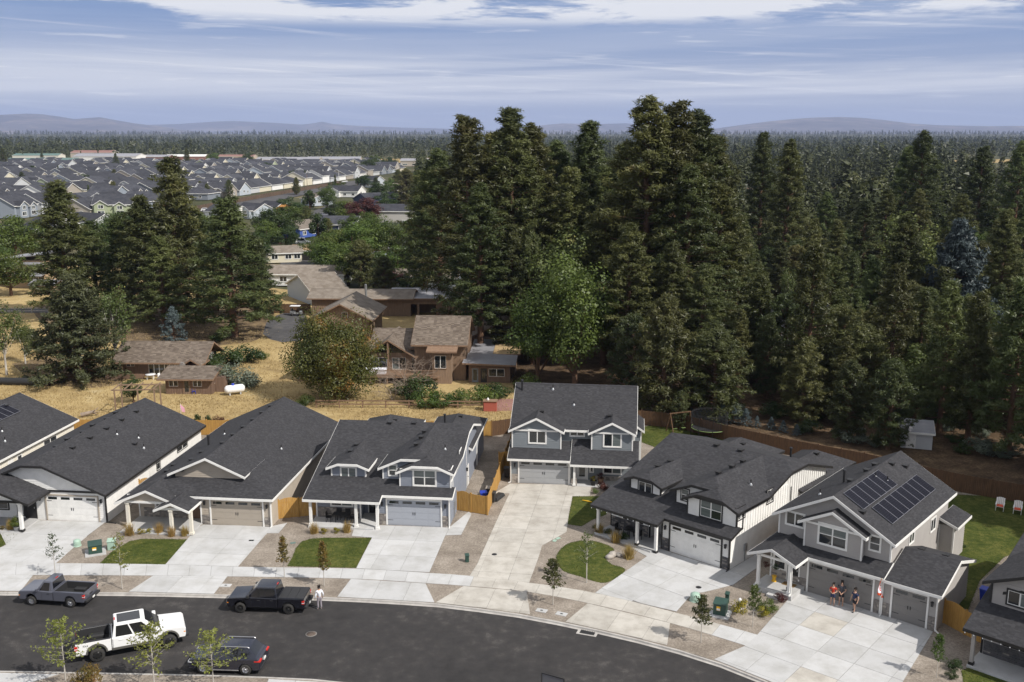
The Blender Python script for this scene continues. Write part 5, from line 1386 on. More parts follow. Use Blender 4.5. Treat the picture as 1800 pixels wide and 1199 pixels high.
while count < 400 and tries < 40000:
    tries += 1
    d = math.sqrt(rs.uniform(112 ** 2, 270 ** 2)); px = rs.uniform(1000, 1900)
    x = (px - 900) / 1740 * d * 1.02; y = d
    a, b = px_of(x, y)
    if px < 1245 and b > 545: continue
    if blocked(a, b) or (a > 1240 and b > 752 + (a - 1240) * 0.16): continue
    if any((x - u) ** 2 + (y - v) ** 2 < 4.3 ** 2 for u, v in used): continue
    used.append((x, y)); count += 1
    r = rs.rand()
    if r < 0.13:
        K['birch' if r < 0.025 else 'oak%d' % rs.randint(3)].place(Vector((x, y, 0)), rs.uniform(7, 12), 'yellow-green broadleaf tree standing in the conifer wood', 'tree', 'trees of the wood', wide=rs.uniform(1.0, 1.3), leaf=M['leaf_birch'] if r < 0.045 else (M['leaf'] if r < 0.09 else M['leaf_dark']))
    elif r < 0.62:
        K['juniper%d' % rs.randint(3)].place(Vector((x, y, 0)), rs.uniform(7, 12.5), 'olive-green juniper in the wood', 'tree', 'trees of the wood', wide=rs.uniform(1.1, 1.6))
    elif r < 0.955:
        K['young%d' % rs.randint(3)].place(Vector((x, y, 0)), rs.uniform(10, 15.5), 'middle-sized pine in the wood', 'tree', 'trees of the wood', wide=rs.uniform(1.2, 1.6))
    else:
        K['pine%d' % rs.randint(5)].place(Vector((x, y, 0)), rs.uniform(17, 22), 'tall pine overtopping the wood', 'tree', 'trees of the wood', wide=1.45)

ub = 0
for _ in range(400):
    a, b = rs.uniform(1235, 1830), rs.uniform(640, 850)
    if b > 742 + (a - 1240) * 0.16 or (1570 < a < 1640 and b > 745) or ub >= 46: continue
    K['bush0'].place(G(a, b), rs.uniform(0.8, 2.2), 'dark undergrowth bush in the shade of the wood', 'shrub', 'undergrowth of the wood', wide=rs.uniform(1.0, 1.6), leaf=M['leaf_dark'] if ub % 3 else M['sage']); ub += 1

def scatter(name, label, protos, pts, hs, leaf, group=None):
    """many far trees as one mass: tile low-detail crowns with numpy"""
    Vs, Fs = [], []; base = 0
    pick = rs.randint(len(protos), size=len(pts)); ang = rs.uniform(0, 6.28, len(pts)); wid = rs.uniform(0.9, 1.7, len(pts))
    for k, (V, F) in enumerate(protos):
        I = np.where(pick == k)[0]
        if not len(I): continue
        c, s = np.cos(ang[I]), np.sin(ang[I]); h = hs[I]
        X = (V[None, :, 0] * c[:, None] - V[None, :, 1] * s[:, None]) * (h * wid[I])[:, None] + pts[I, 0][:, None]
        Yv = (V[None, :, 0] * s[:, None] + V[None, :, 1] * c[:, None]) * (h * wid[I])[:, None] + pts[I, 1][:, None]
        Zv = V[None, :, 2] * h[:, None] + np.zeros_like(X) + (pts[I, 2][:, None] if pts.shape[1] > 2 else 0)
        VV = np.stack([X, Yv, Zv], -1).reshape(-1, 3)
        FF = (F[None] + (np.arange(len(I)) * len(V))[:, None, None]).reshape(-1, 3) + base
        base += len(VV); Vs.append(VV); Fs.append(FF)
    o = np_mesh(name, np.concatenate(Vs), np.concatenate(Fs), leaf)
    return tag(o, label, 'woodland', group, 'stuff')

def lod(seed, n, wid, prof, bw):
    r = np.random.RandomState(seed); t = r.uniform(0.06, 0.97, n); az = r.uniform(0, 6.28, n)
    rad = np.array([prof(q) for q in t]) * wid * r.uniform(0.25, 0.9, n)
    C = np.stack([np.cos(az) * rad, np.sin(az) * rad, t], -1)
    N = unit(np.stack([np.cos(az), np.sin(az), r.uniform(0.1, 0.9, n)], -1) + r.normal(size=(n, 3)) * 0.25)
    return shell_blades(C, N, wid * r.uniform(0.25, 0.45, n) * (1.4 if n < 100 else 1), np.full(n, bw) * r.uniform(0.8, 1.4, n), r, 0.3)
LODA = [lod(1, 320, 0.24, egg_prof, 0.048), lod(2, 300, 0.19, cone_prof, 0.044), lod(3, 300, 0.17, pine_prof, 0.042), lod(4, 320, 0.21, lambda t: max(0.14, (1 - t) ** 0.6), 0.046)]
LODB = [lod(5, 34, 0.22, egg_prof, 0.15), lod(6, 34, 0.18, cone_prof, 0.15), lod(7, 30, 0.17, pine_prof, 0.15)]
M['wood_far'] = leaf_mat('far_wood', (0.022, 0.030, 0.011), (0.066, 0.074, 0.026), 0.045, 0.1, 0.0, (0.115, 0.105, 0.040))
def spread(n, d0, d1, p0, p1, keep=None, power=2.0):
    d = rs.uniform(d0 ** power, d1 ** power, n) ** (1 / power); px = rs.uniform(p0, p1, n)
    P = np.stack([(px - 900) / 1740 * d * 1.02, d], -1)
    if keep is not None: P = P[[keep(a, b) for a, b in zip(px, d)]]
    return P
def clumpy(P, s=0.012, lo=-0.75):
    v = np.sin(P[:, 0] * s * 2.1 + 1.7 * np.sin(P[:, 1] * s)) + np.sin(P[:, 1] * s * 1.3 + 2.3 * np.sin(P[:, 0] * s * 0.7)) 
    return P[v > lo + rs.normal(size=len(P)) * 0.3]
M['wood_pale'] = leaf_mat('pale_wood', (0.048, 0.058, 0.020), (0.105, 0.112, 0.036), 0.045, 0.15, 0.0, (0.15, 0.135, 0.05))
far_keep = lambda p, d: not (p > 1640 and 800 < d) and not (p < 860 and d < 420)
pts = clumpy(spread(4200, 255, 950, 740, 1960, far_keep))
scatter('woodland', 'dense mixed conifer wood stretching behind the tall pines', LODA, pts, np.clip(rs.lognormal(2.42, 0.34, len(pts)), 6, 24), M['wood_far'])
pts = clumpy(spread(1500, 255, 1100, 740, 1960, far_keep), 0.02, 0.1)
scatter('woodland', 'paler olive trees mixed into the wood behind the tall pines', LODA[:1], pts, np.clip(rs.lognormal(2.2, 0.3, len(pts)), 5, 15) * 1.1, M['wood_pale'])
pts = clumpy(spread(1500, 950, 3000, -120, 1960, lambda p, d: not (p < 760 and d < 1330)), 0.006, 0.0)
scatter('woodland', 'paler trees scattered through the distant conifer belt', LODB, pts, np.clip(rs.lognormal(2.5, 0.3, len(pts)), 7, 20), M['wood_pale'])
pts = spread(6000, 950, 2600, -120, 1960, lambda p, d: not (p < 760 and d < 1330) and not (1640 < p and 950 < d < 1250), 1.5)
scatter('woodland', 'dark conifer belt behind the distant subdivision', LODB, pts, np.clip(rs.lognormal(2.6, 0.32, len(pts)), 7, 26), M['wood_far'])
pts = spread(9000, 2600, 9000, -150, 1980, None, 1.2)
scatter('woodland', 'bluish line of conifers along the horizon', LODB, pts, rs.uniform(12, 22, len(pts)) * 1.25, M['wood_far'])

pts = spread(4200, 6200, 7420, -200, 2000)
pts = np.concatenate([pts, np.array([[32 * math.sin(math.pi * min(1, ((d_ - 5500) / 3000) / 0.62) * 0.5) ** 1.25] for d_ in pts[:, 1]])], 1)
scatter('woodland', 'wooded low rise closing the horizon in front of the hills', LODB, pts, np.clip(rs.lognormal(2.8, 0.35, len(pts)), 8, 34), M['wood_far'])

# ---- dry grass of the field as loose tufts
cl_n = 2600
px = rs.uniform(-60, 905, cl_n); py = rs.uniform(575, 752, cl_n)
keep = np.array([not (460 < a < 550 and b < 605) and not (195 < a < 385 and 600 < b < 690) and not (500 < a < 890 and b < 690) for a, b in zip(px, py)])
B = np.array([tuple(G(a, b)) for a, b in zip(px[keep], py[keep])])
C = np.repeat(B, rs.randint(5, 40, len(B)), 0); sp = rs.uniform(0.3, 1.5, len(C)); C[:, 0] += rs.normal(size=len(C)) * sp * 1.6; C[:, 1] += rs.normal(size=len(C)) * sp
D = unit(rs.normal(size=C.shape) * np.array([0.5, 0.5, 0]) + np.array([0, 0, 1])); V, F = blade_tris(C, D, rs.uniform(0.12, 0.34, len(C)), np.full(len(C), 0.08), rs)
tag(np_mesh('dry_grass', V, F, M['straw']), 'dry straw-coloured grass tufts across the field', 'grass', None, 'stuff')

# ---- grass blades on the lawns
def inside(p, poly):
    c = False
    for i in range(len(poly)):
        a, b = poly[i], poly[i - 1]
        if (a[1] > p[1]) != (b[1] > p[1]) and p[0] < (b[0] - a[0]) * (p[1] - a[1]) / (b[1] - a[1]) + a[0]: c = not c
    return c
GP = []
for poly in LAWNS:
    xs, ys = [a[0] for a in poly], [a[1] for a in poly]
    for _ in range(int(min(4200, 62 * poly_area(poly)))):
        p = (rs.uniform(min(xs), max(xs)), rs.uniform(min(ys), max(ys)))
        if inside(p, poly): GP.append((p[0], p[1], 0.01))
    for a, b in zip(poly, poly[1:] + poly[:1]):
        for t in np.arange(0, 1, 0.05 / max(0.05, math.hypot(a[0] - b[0], a[1] - b[1]))):
            GP.append((a[0] + (b[0] - a[0]) * t + rs.normal() * 0.045, a[1] + (b[1] - a[1]) * t + rs.normal() * 0.045, 0.0))
GP = np.array(GP); D = unit(rs.normal(size=GP.shape) * np.array([0.7, 0.7, 0]) + np.array([0, 0, 1]))
V, F = blade_tris(GP, D, rs.uniform(0.04, 0.11, len(GP)), np.full(len(GP), 0.05), rs)
tag(np_mesh('lawn_grass', V, F, leaf_mat('lawn_blades', (0.040, 0.062, 0.010), (0.105, 0.125, 0.026), 0.7, 0.3, 0.0, (0.19, 0.165, 0.055))), 'short mown grass blades on the garden lawns', 'grass', None, 'stuff')
# ------------------------------------------------------------------ fences
def board_fence(name, pts, label, m, H=1.8, step=2.4, arch=False, group=None, caps=False):
    """posts, rails and a run of upright boards in every bay"""
    pts = [Vector((p[0], p[1], 0)) for p in pts]
    root = empty(name, pts[0], 0, label, 'fence', group)
    o = pts[0]; bays = []
    for a, b in zip(pts, pts[1:]):
        L = (b - a).length; k = max(1, round(L / step))
        for i in range(k): bays.append((a.lerp(b, i / k) - o, a.lerp(b, (i + 1) / k) - o))
    r = random.Random(len(name) + len(pts))
    for i, (a, b) in enumerate(bays):
        d = (b - a); L = d.length; d.normalize(); n = Vector((-d.y, d.x, 0))
        for q in ([a, b] if i == len(bays) - 1 else [a]):
            pm = MB(); pm.beam(q + Vector((0, 0, -0.1)), q + Vector((0, 0, H + 0.10)), 0.11, 0.11, up=(d.x, d.y, 0)); pm.build('post', m, root)
        for z in (0.35, H - 0.3):
            rm = MB(); rm.beam(a + n * 0.06 + Vector((0, 0, z)), b + n * 0.06 + Vector((0, 0, z)), 0.04, 0.09); rm.build('rail', m, root)
        bm = MB(); nb = max(3, int(L / 0.15))
        for j in range(nb):
            t = (j + 0.5) / nb; c = a + d * (L * t) - n * (0.02 + r.uniform(-0.004, 0.006))
            h = H + r.uniform(-0.012, 0.012) + (0.22 * math.sin(math.pi * t) - 0.05 if arch else 0)
            bm.beam(c + Vector((0, 0, 0.04)), c + Vector((0, 0, h)), L / nb * 0.93, 0.02, up=(n.x, n.y, 0))
        bm.build('boards', m, root, kind='stuff')
    return root
fp = fence_pts
board_fence('board_fence', fp[0:5], 'long cedar board fence between the gardens and the dry field', M['cedar'])
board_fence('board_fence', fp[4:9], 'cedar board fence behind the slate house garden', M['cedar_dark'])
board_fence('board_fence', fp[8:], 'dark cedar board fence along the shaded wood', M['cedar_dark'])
g0, g1, g2 = G(803, 897), G(857, 906), G(893, 806)
board_fence('board_fence', [g1, g2, at(G(893, 806), D_A, 0.3, 16)], 'yellow cedar side fence between the blue-grey and the slate house', M['cedar'])
board_fence('wooden_gate', [g0, g0.lerp(g1, 0.45)], 'arched cedar garden gate beside the blue-grey house', M['cedar'], arch=True)
board_fence('board_fence', [g0.lerp(g1, 0.47), g1], 'short cedar fence panel beside the arched gate of the blue-grey house', M['cedar'])
c0, c1 = at(C_O, C_A, 0.05, 1.9), at(D_O, D_A, -12.3, 1.6)
board_fence('wooden_gate', [c0, c0.lerp(c1, 0.5)], 'arched cedar gate leaning on the tan house wall', M['cedar'], arch=True, step=1.4)
board_fence('wooden_gate', [c0.lerp(c1, 0.505), c1], 'arched cedar gate next to the blue-grey house porch', M['cedar'], arch=True, step=1.4)
b0, b1 = at(B_O, B_A, 0.05, 6.2), at(C_O, C_A, -12.6, 6.4)
board_fence('wooden_gate', [b0, b1], 'cedar gate between the white and the tan house', M['cedar'], arch=True, step=1.6)
q0 = at(G_O, G_A, 0.05, 1.6); q1 = at(H_O, H_A, -12.3, 2.2)
board_fence('wooden_gate', [q0, q0.lerp(q1, 0.5)], 'arched cedar gate in the shade beside the small garage', M['cedar'], arch=True, step=1.5)
board_fence('wooden_gate', [q0.lerp(q1, 0.51), q1], 'cedar fence panel between the shaded gate and the dark house', M['cedar'], step=1.5)
f0, f1 = at(F_O, F_A, 0.05, 9.6), at(G_O, G_A, -12.45, 3.4)
board_fence('wooden_gate', [f0, f1], 'cedar gate between the white house wall and the solar house', M['cedar'], arch=True, step=1.5)
e0 = G(880, 826); board_fence('wooden_gate', [at(E_O, E_A, -0.1, 3.6), at(E_O, E_A, -1.7, 3.8)], 'arched cedar gate beside the slate house garage', M['cedar'], arch=True, step=1.7)
# split-rail fence below the lodge, orange fences farther back
def rail_fence(pts, label, H=1.0, step=3.0, m=None):
    root = empty('rail_fence', pts[0], 0, label, 'fence'); o = Vector(pts[0])
    for a, b in zip(pts, pts[1:]):
        k = max(1, round((b - a).length / step))
        for i in range(k + 1):
            q = a.lerp(b, i / k) - o; pm = MB(); pm.beam(q + Vector((0, 0, -0.1)), q + Vector((0, 0, H)), 0.14, 0.14, up=(1, 0, 0)); pm.build('post', m or M['timber'], root)
        for z in (0.5, H - 0.06):
            rm = MB(); rm.beam(a - o + Vector((0, -0.08, z)), b - o + Vector((0, -0.08, z)), 0.06, 0.14); rm.build('rail', m or M['timber'], root)
rail_fence([G(556, 717), G(760, 718), G(850, 719)], 'low brown rail fence below the lodge')
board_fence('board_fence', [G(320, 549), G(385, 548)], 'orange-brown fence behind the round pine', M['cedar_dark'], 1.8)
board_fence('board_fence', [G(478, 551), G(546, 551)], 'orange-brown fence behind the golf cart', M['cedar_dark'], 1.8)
board_fence('board_fence', [G(655, 448), G(690, 450), G(760, 447)], 'brown fence in front of the neighbouring bungalow', M['cedar_dark'], 1.7)
board_fence('board_fence', [G(345, 371), G(420, 356), G(520, 338), G(600, 324)], 'brown fence along the far avenue', M['far_fence'], 2.2, step=8)
rail_fence([G(-60, 552), G(85, 551)], 'pale post fence along the farm road', 1.1, 3.2, M['bark_pale'])

# ------------------------------------------------------------------ generic houses of the neighbourhood
def far_roof(name, w, d, hw, slope, wall, roof, trim, dorm=(), windows=True, wing=None, hip=0.0, lap=0):
    """plain house about its own centre; ridge along x; dorm: (x, half width, z eave) front gables"""
    h = House(name, (0, 0, 0), 0, None, siding=wall, roof=roof, trim=trim)
    h.wall(-w / 2, w / 2, -d / 2, d / 2, 0, hw, gable=('x', slope, 0.0 if not hip else 0.98), lap=lap, corners=False)
    zr = hw + slope * (d / 2) + 0.16
    h.gable_roof(0, d / 2 + 0.45, -w / 2 - 0.4, w / 2 + 0.4, zr, slope, axis='x', c0=hip, c1=hip, fascia=0.25, cap=False)
    for x, hwid, ze, out in dorm:
        h.wall(x - hwid, x + hwid, -d / 2 - out, 0, 0, ze, gable=('y', slope * 1.15, 0), lap=lap, corners=False)
        h.gable_roof(x, hwid + 0.4, -d / 2 - out - 0.4, 0.0, ze + slope * 1.15 * hwid + 0.14, slope * 1.15, fascia=0.25, cap=False)
        h.window('f', -d / 2 - out, x, ze - 1.4, min(1.8, hwid), 1.2, 2, 1)
        if windows: h.window('f', -d / 2 - out, x, 0.9, min(2.4, hwid * 1.2), 1.3, 2, 1)
    if windows:
        for u in (-w * 0.3, w * 0.1, w * 0.36):
            if all(abs(u - x) > hwid + 0.8 for x, hwid, _, _ in dorm): h.window('f', -d / 2, u, 0.95, 1.6, 1.2, 2, 1)
        h.window('r', w / 2, -d * 0.1, hw - 1.5, 1.6, 1.1, 2, 1); h.window('r', w / 2, d * 0.22, 0.9, 1.4, 1.2, 2, 1)
    return h

P_ = [far_roof('house', 14, 12, 4.6, 0.55, M['white'], M['shingle_far'], M['white'], ((-3.6, 2.4, 4.6, 1.6), (3.0, 2.0, 4.2, 0.9))),
      far_roof('house', 17, 14, 2.8, 0.5, M['white'], M['shingle_far'], M['white'], ((-4.5, 3.2, 2.9, 2.2),)),
      far_roof('house', 13, 14, 4.6, 0.5, M['white'], M['shingle_far'], M['white'], ((2.6, 2.8, 4.5, 1.2),)),
      far_roof('house', 16, 13, 3.0, 0.55, M['white'], M['shingle_far'], M['white'], ((0, 2.2, 4.6, 1.0), (5.0, 1.8, 3.4, 1.6))),
      far_roof('house', 14, 14, 3.0, 0.42, M['white'], M['shingle_far'], M['white'], ((3.5, 3.0, 3.0, 1.5),), hip=1.0)]
wallset = {'white': (0.78, 0.77, 0.74), 'cream': (0.62, 0.57, 0.44), 'pale grey': (0.50, 0.51, 0.52), 'taupe': (0.36, 0.32, 0.27), 'blue-grey': (0.26, 0.29, 0.33), 'sage green': (0.36, 0.40, 0.26), 'sky blue': (0.42, 0.46, 0.50), 'slate': (0.20, 0.22, 0.25)}
WM = {k: mat('far_%s' % k.replace(' ', '_').replace('-', '_'), c, 0.75) for k, c in wallset.items()}
av0, av1 = G(420, 350), G(620, 319)
du = (av1 - av0).normalized(); dv = Vector((-du.y, du.x, 0))
rr = random.Random(21)
shape = ['tall house with two front gables', 'low wide house with one front gable', 'tall house with one broad front gable', 'low house with raised centre gable', 'low hip-roofed house']
first = [True] * 5; nfar = 0
def far_place(k, loc, rz, col, label, group):
    global nfar
    if first[k]: o = P_[k].root; first[k] = False
    else: o = copy_tree(P_[k].root)
    o.location = loc; o.rotation_euler = (0, 0, rz)
    o.scale = (1.12,) * 3
    tag(o, label, 'house', group)
    def paint(q):
        if q.type == 'MESH' and q.name.startswith('wall') and q.material_slots:
            q.material_slots[0].link = 'OBJECT'; q.material_slots[0].material = WM[col]
    for ch in o.children: paint(ch)
    nfar += 1
    return o
base_ang = math.atan2(du.y, du.x)
v = 20; row = 0
while v < 800:
    u = -520 + rr.uniform(0, 10)
    while u < 620:
        p = av0 + du * u + dv * v
        a, b = px_of(p.x, p.y)
        u += rr.uniform(17, 20)
        if not (-70 < a < 695 and 291 < b < 384): continue
        if b > 352 and a > 300: continue
        k = rr.randrange(5); col = rr.choices(list(wallset), (5, 4, 4, 4, 3, 1, 1, 2))[0]
        far_place(k, (p.x, p.y, 0), base_ang + (math.pi if row % 2 == 0 else 0) + rr.choice((0, 0, 0, math.pi / 2)), col,
                  '%s %s in the far subdivision' % (col, shape[k]), 'houses of the far subdivision')
    v += 26 if row % 2 == 0 else 40
    row += 1
for _ in range(70):
    a, b = rr.uniform(-40, 690), rr.uniform(291, 372)
    if b > 345 and a > 420: continue
    p = G(a, b); k = rr.choice(('oak0', 'oak1', 'column', 'juniper0', 'juniper1', 'young1'))
    K[k].place(p, rr.uniform(5, 10), 'small %s tree between the roofs of the far subdivision' % ('conifer' if k[0] in 'jy' else 'broadleaf'), 'tree', 'trees between the far roofs', leaf=None if k[0] in 'jy' else M['leaf_dark'])
def single(k, x, y, deg, col, label):
    return far_place(k, G(x, y), R(deg), col, label, None)
single(0, 205, 379, 8, 'sage green', 'sage-green two-storey house with white-edged gables above the trees')

def neighbour(x, y, w, d, hw, slope, deg, wall, roof, label, dorm=(), hip=0.0, trim=None, cat='house', windows=True):
    h = far_roof('house', w, d, hw, slope, wall, roof, trim or M['white'], dorm, hip=hip, windows=windows)
    h.root.location = G(x, y) + Vector((0, d / 2, 0)); h.root.rotation_euler = (0, 0, R(deg)); tag(h.root, label, cat)
    return h
NV = mat('navy_wall', (0.035, 0.045, 0.085), 0.8); RB = mat('royal_blue_wall', (0.05, 0.10, 0.34), 0.8); TN = mat('beige_wall', (0.40, 0.33, 0.22), 0.8); PG = mat('pale_wall', (0.46, 0.44, 0.41), 0.8)
OR = mat('orange_wall', (0.46, 0.22, 0.06), 0.8)
neighbour(540, 503, 17.5, 8.5, 2.7, 0.34, -3, M['white'], M['shake_far'], 'long white bungalow with a grey shingle roof behind the lodge', hip=0.0)
neighbour(545, 537, 7.5, 15, 2.7, 0.36, 32, WM['sky blue'], M['shake_far'], 'pale blue outbuilding with vented grey roof beside the golf cart', windows=False)
neighbour(493, 462, 9, 8, 2.6, 0.36, 18, WM['cream'], M['shake_far'], 'small cream house with white gable by the neighbouring drive')
neighbour(541, 458, 9, 7, 2.7, 0.3, -4, M['black'], mat('brown_roof', (0.26, 0.18, 0.10), 0.9, (0.20, 0.13, 0.07), 1, 4), 'dark carport with a tan-brown roof by the neighbouring drive', windows=False)
neighbour(522, 418, 12, 10, 3.0, 0.45, 62, RB, M['shake_far'], 'royal blue house with white-edged gable')
neighbour(596, 410, 13, 10, 3.0, 0.5, -6, NV, M['shingle_far'], 'navy house with dark roof behind the yellow-green trees')
neighbour(663, 366, 20, 13, 4.0, 0.42, 40, NV, M['shingle_far'], 'dark navy house with wide front gable beyond the red tree', dorm=((-4, 4.4, 4.0, 2.0),), trim=NV)
neighbour(705, 398, 18, 10, 5.6, 0.45, -5, PG, M['shingle_far'], 'grey two-storey house with a straight dark roof')
neighbour(700, 424, 22, 10, 2.8, 0.5, -4, TN, M['shingle_far'], 'tan bungalow with dark roof below the grey two-storey house')
neighbour(605, 347, 19, 12, 3.2, 0.45, -14, M['white'], M['shingle_far'], 'white house with a front gable at the avenue corner', dorm=((-4, 3.4, 3.2, 2.0),))
neighbour(553, 362, 15, 11, 3.0, 0.45, -60, WM['sky blue'], M['shake_far'], 'pale blue house with a pointed gable porch')
neighbour(442, 384, 13, 11, 3.0, 0.5, -38, WM['sky blue'], M['shingle_far'], 'pale blue house with white gable behind the round pine', dorm=((3, 2.6, 3.4, 1.5),))
neighbour(478, 380, 12, 11, 3.0, 0.5, -38, OR, M['shingle_far'], 'orange and cream gabled house behind the pines', dorm=((-2.5, 2.6, 3.4, 1.5), (3, 2.2, 3.2, 1.2)))
neighbour(395, 385, 16, 10, 2.8, 0.45, -30, WM['white'], M['shingle_far'], 'white-trimmed house beside the far avenue')
neighbour(728, 452, 14, 8, 2.6, 0.4, 3, WM['slate'], M['shingle_far'], 'low slate house in the shade of the pines', windows=False)
neighbour(742, 510, 16, 9, 2.7, 0.3, -3, WM['slate'], M['shake_far'], 'low dark building with grey roof behind the lodge', windows=False)
neighbour(25, 432, 18, 11, 3.0, 0.45, -30, WM['white'], M['shingle_far'], 'white house with dark roof left of the tall pine')
neighbour(80, 415, 15, 12, 3.0, 0.45, -30, WM['white'], M['shingle_far'], 'dark-roofed white house behind the tall pine')
neighbour(150, 405, 15, 12, 3.0, 0.45, -28, WM['pale grey'], M['shingle_far'], 'dark-roofed grey house below the sage-green house')
neighbour(650, 330, 14, 11, 4.6, 0.45, -25, WM['sky blue'], M['shingle_far'], 'light blue two-storey house beside the avenue')
neighbour(705, 340, 16, 11, 3.0, 0.45, 20, WM['cream'], M['shake_far'], 'cream bungalow half hidden in trees')
neighbour(1405, 610, 15, 10, 3.0, 0.45, 15, TN, M['shingle_far'], 'house with tan front half hidden in the wood clearing', windows=True)
neighbour(1515, 598, 11, 9, 2.7, 0.45, -20, WM['slate'], M['shingle_far'], 'dark-roofed cabin beside the clearing lawn', windows=False)
neighbour(1330, 640, 7, 5, 2.5, 0.35, 10, TN, M['shake_far'], 'small tan outbuilding among the trees', windows=False)
# far sheds and school blocks
def block(x, y, w, d, hgt, wall, roof, label, deg=0, slope=0.2):
    h = far_roof('long_building', w, d, hgt, slope, wall, roof, M['cream'], windows=False)
    h.root.location = G(x, y) + Vector((0, d / 2, 0)); h.root.rotation_euler = (0, 0, R(deg)); tag(h.root, label, 'building')
    n = max(3, int(w / 9))
    for i in range(n): h.window('f', -d / 2, -w / 2 + w * (i + 0.5) / n, 1.2, w / n * 0.5, 1.6, 2, 1, trim=0.2)
    return h
block(505, 291, 70, 26, 6, M['tan_dark'], M['roof_metal'], 'long brown school building with metal roof beyond the subdivision', -3)
block(585, 290, 60, 26, 6, M['tan'], M['roof_metal'], 'second long school wing beside the brown school building', 3)
block(70, 293, 75, 26, 6, M['cream'], M['roof_green'], 'long hall with green metal roof beyond the subdivision', 0)
block(62, 282, 60, 24, 6, M['cream'], M['roof_green'], 'farther hall with green metal roof', 2)
block(185, 286, 80, 34, 7, M['white'], M['roof_metal'], 'white warehouse with grey roof beyond the subdivision', -4)
block(160, 281, 55, 30, 9, M['tan'], M['roof_red'], 'warehouse with red roof beyond the subdivision', 3)
block(255, 285, 60, 24, 6, M['roof_red'], M['roof_metal'], 'red-walled shed with pale roof beyond the subdivision', -3)
block(325, 284, 50, 22, 6, M['roof_red'], M['white'], 'red shed with white roof beyond the subdivision', 2)
block(415, 284, 45, 20, 6, M['tan'], M['roof_red'], 'tan building with red roof beside the school', 0)
block(745, 293, 50, 20, 6, M['tan'], M['roof_metal'], 'pale low building behind the pines', 0)
for i, (x, y) in enumerate([(160, 288), (175, 288), (250, 290)]):
    e = empty('trailer', G(x, y), 0.1 * i, 'white box trailer parked by the far warehouses', 'trailer', 'trailers by the far warehouses')
    b = MB(); b.box(-6, 6, -1.3, 1.3, 1.1, 4.0); b.build('box_body', M['white'], e, bevel=0.1)
    for xx in (-4.5, -3.3, 4.6):
        for sy in (-1.1, 1.1):
            b = MB(); b.lathe([(0.0, -0.15), (0.55, -0.15), (0.55, 0.15), (0.0, 0.15)], 10, (xx, sy, 0.55), 'y'); b.build('wheel', M['rubber'], e)

# ------------------------------------------------------------------ the brown cottage, shed and lodge
def planks(h, face, c, u0, u1, z0, ztop, m):
    return h.battens(face, c, u0, u1, z0, ztop, 0.3, m)
co = G(218, 662)
h = House('cottage', co, R(-2), 'brown board cottage with a shake roof and glazed front', siding=M['barn'], roof=M['shake'], trim=M['timber'], sash=M['white'])
W_, D_ = 11.2, 6.8
h.wall(0, W_, 0, D_, 0, 2.5, gable=('x', 0.52, 0), lap=0, siding=M['barn'])
h.gable_roof(D_ / 2, D_ / 2 + 0.9, -1.3, W_ + 1.0, 2.5 + 0.52 * D_ / 2 + 0.2, 0.52, axis='x')
h.battens('r', W_, 0.1, D_, 0, lambda u: 2.4 + 0.52 * min(u, D_ - u), 0.3); h.battens('f', 0, 0.1, 3.6, 0, 2.3, 0.3)
h.window('r', W_, 4.4, 0.9, 2.2, 1.7, 3, 1, sash=M['white'], glass=M['glass_blind']); h.window('f', 0, 1.1, 1.5, 1.2, 0.6, 2, 1); h.window('f', 0, 6.0, 0.25, 4.6, 2.0, 6, 1, glass=M['glass'])
b = MB(); b.box(-2.0, 3.6, -1.6, -1.5, 0.0, 0.75); b.build('deck_rail', M['barn'], h.root)
h.wall(9.6, 11.6, -1.6, -0.1, 0, 2.1, lap=0, corners=False, siding=M['barn_pale']); h.gable_roof(10.6, 1.4, -2.2, 1.6, 3.05, 0.6)
b = MB(); b.box(9.4, 10.0, -3.2, -2.6, 0, 2.6); b.box(9.5, 9.9, -3.1, -2.7, 2.6, 2.8); b.build('chimney', M['stone'], h.root)
so = G(292, 693)
h = House('garden_shed', so, R(-1), 'small brown shed with two windows and a shallow roof', siding=M['barn'], roof=M['shake'], trim=M['timber'], cat='shed')
h.wall(0, 6.2, 0, 3.4, 0, 2.15, lap=0, corners=False)
h.slab_roof([(-0.9, -0.7, 2.2), (6.6, -0.7, 2.2), (6.6, 3.9, 3.0), (-0.9, 3.9, 3.0)])
h.battens('f', 0, 0.1, 6.1, 0, 2.1, 0.35); h.battens('r', 6.2, 0.1, 3.4, 0, 2.2, 0.35)
h.window('f', 0, 1.1, 1.05, 1.2, 0.8, 2, 1, frame=M['timber']); h.window('f', 0, 4.3, 1.05, 1.2, 0.8, 2, 1, frame=M['timber']); h.front_door(0, 2.85, 0.02, 0.85, 1.95, M['barn_pale'])
h.window('r', 6.2, 1.4, 1.2, 0.8, 0.8, 1, 1, frame=M['timber'])
h.wall(6.25, 7.6, 1.2, 3.2, 0, 2.0, lap=0, corners=False)
# lodge
lo = G(640, 700)
h = House('lodge', lo, R(-3), 'large brown timber lodge with several shake roofs and a raised deck', siding=M['barn_pale'], roof=M['shake'], trim=M['timber'], cat='lodge')
def Lp(x, y, z=0):   # photo spot at height z -> lodge coordinates
    p = G(x, y, z) - lo; a = R(3); return Vector((p.x * math.cos(a) - p.y * math.sin(a), p.x * math.sin(a) + p.y * math.cos(a), z))
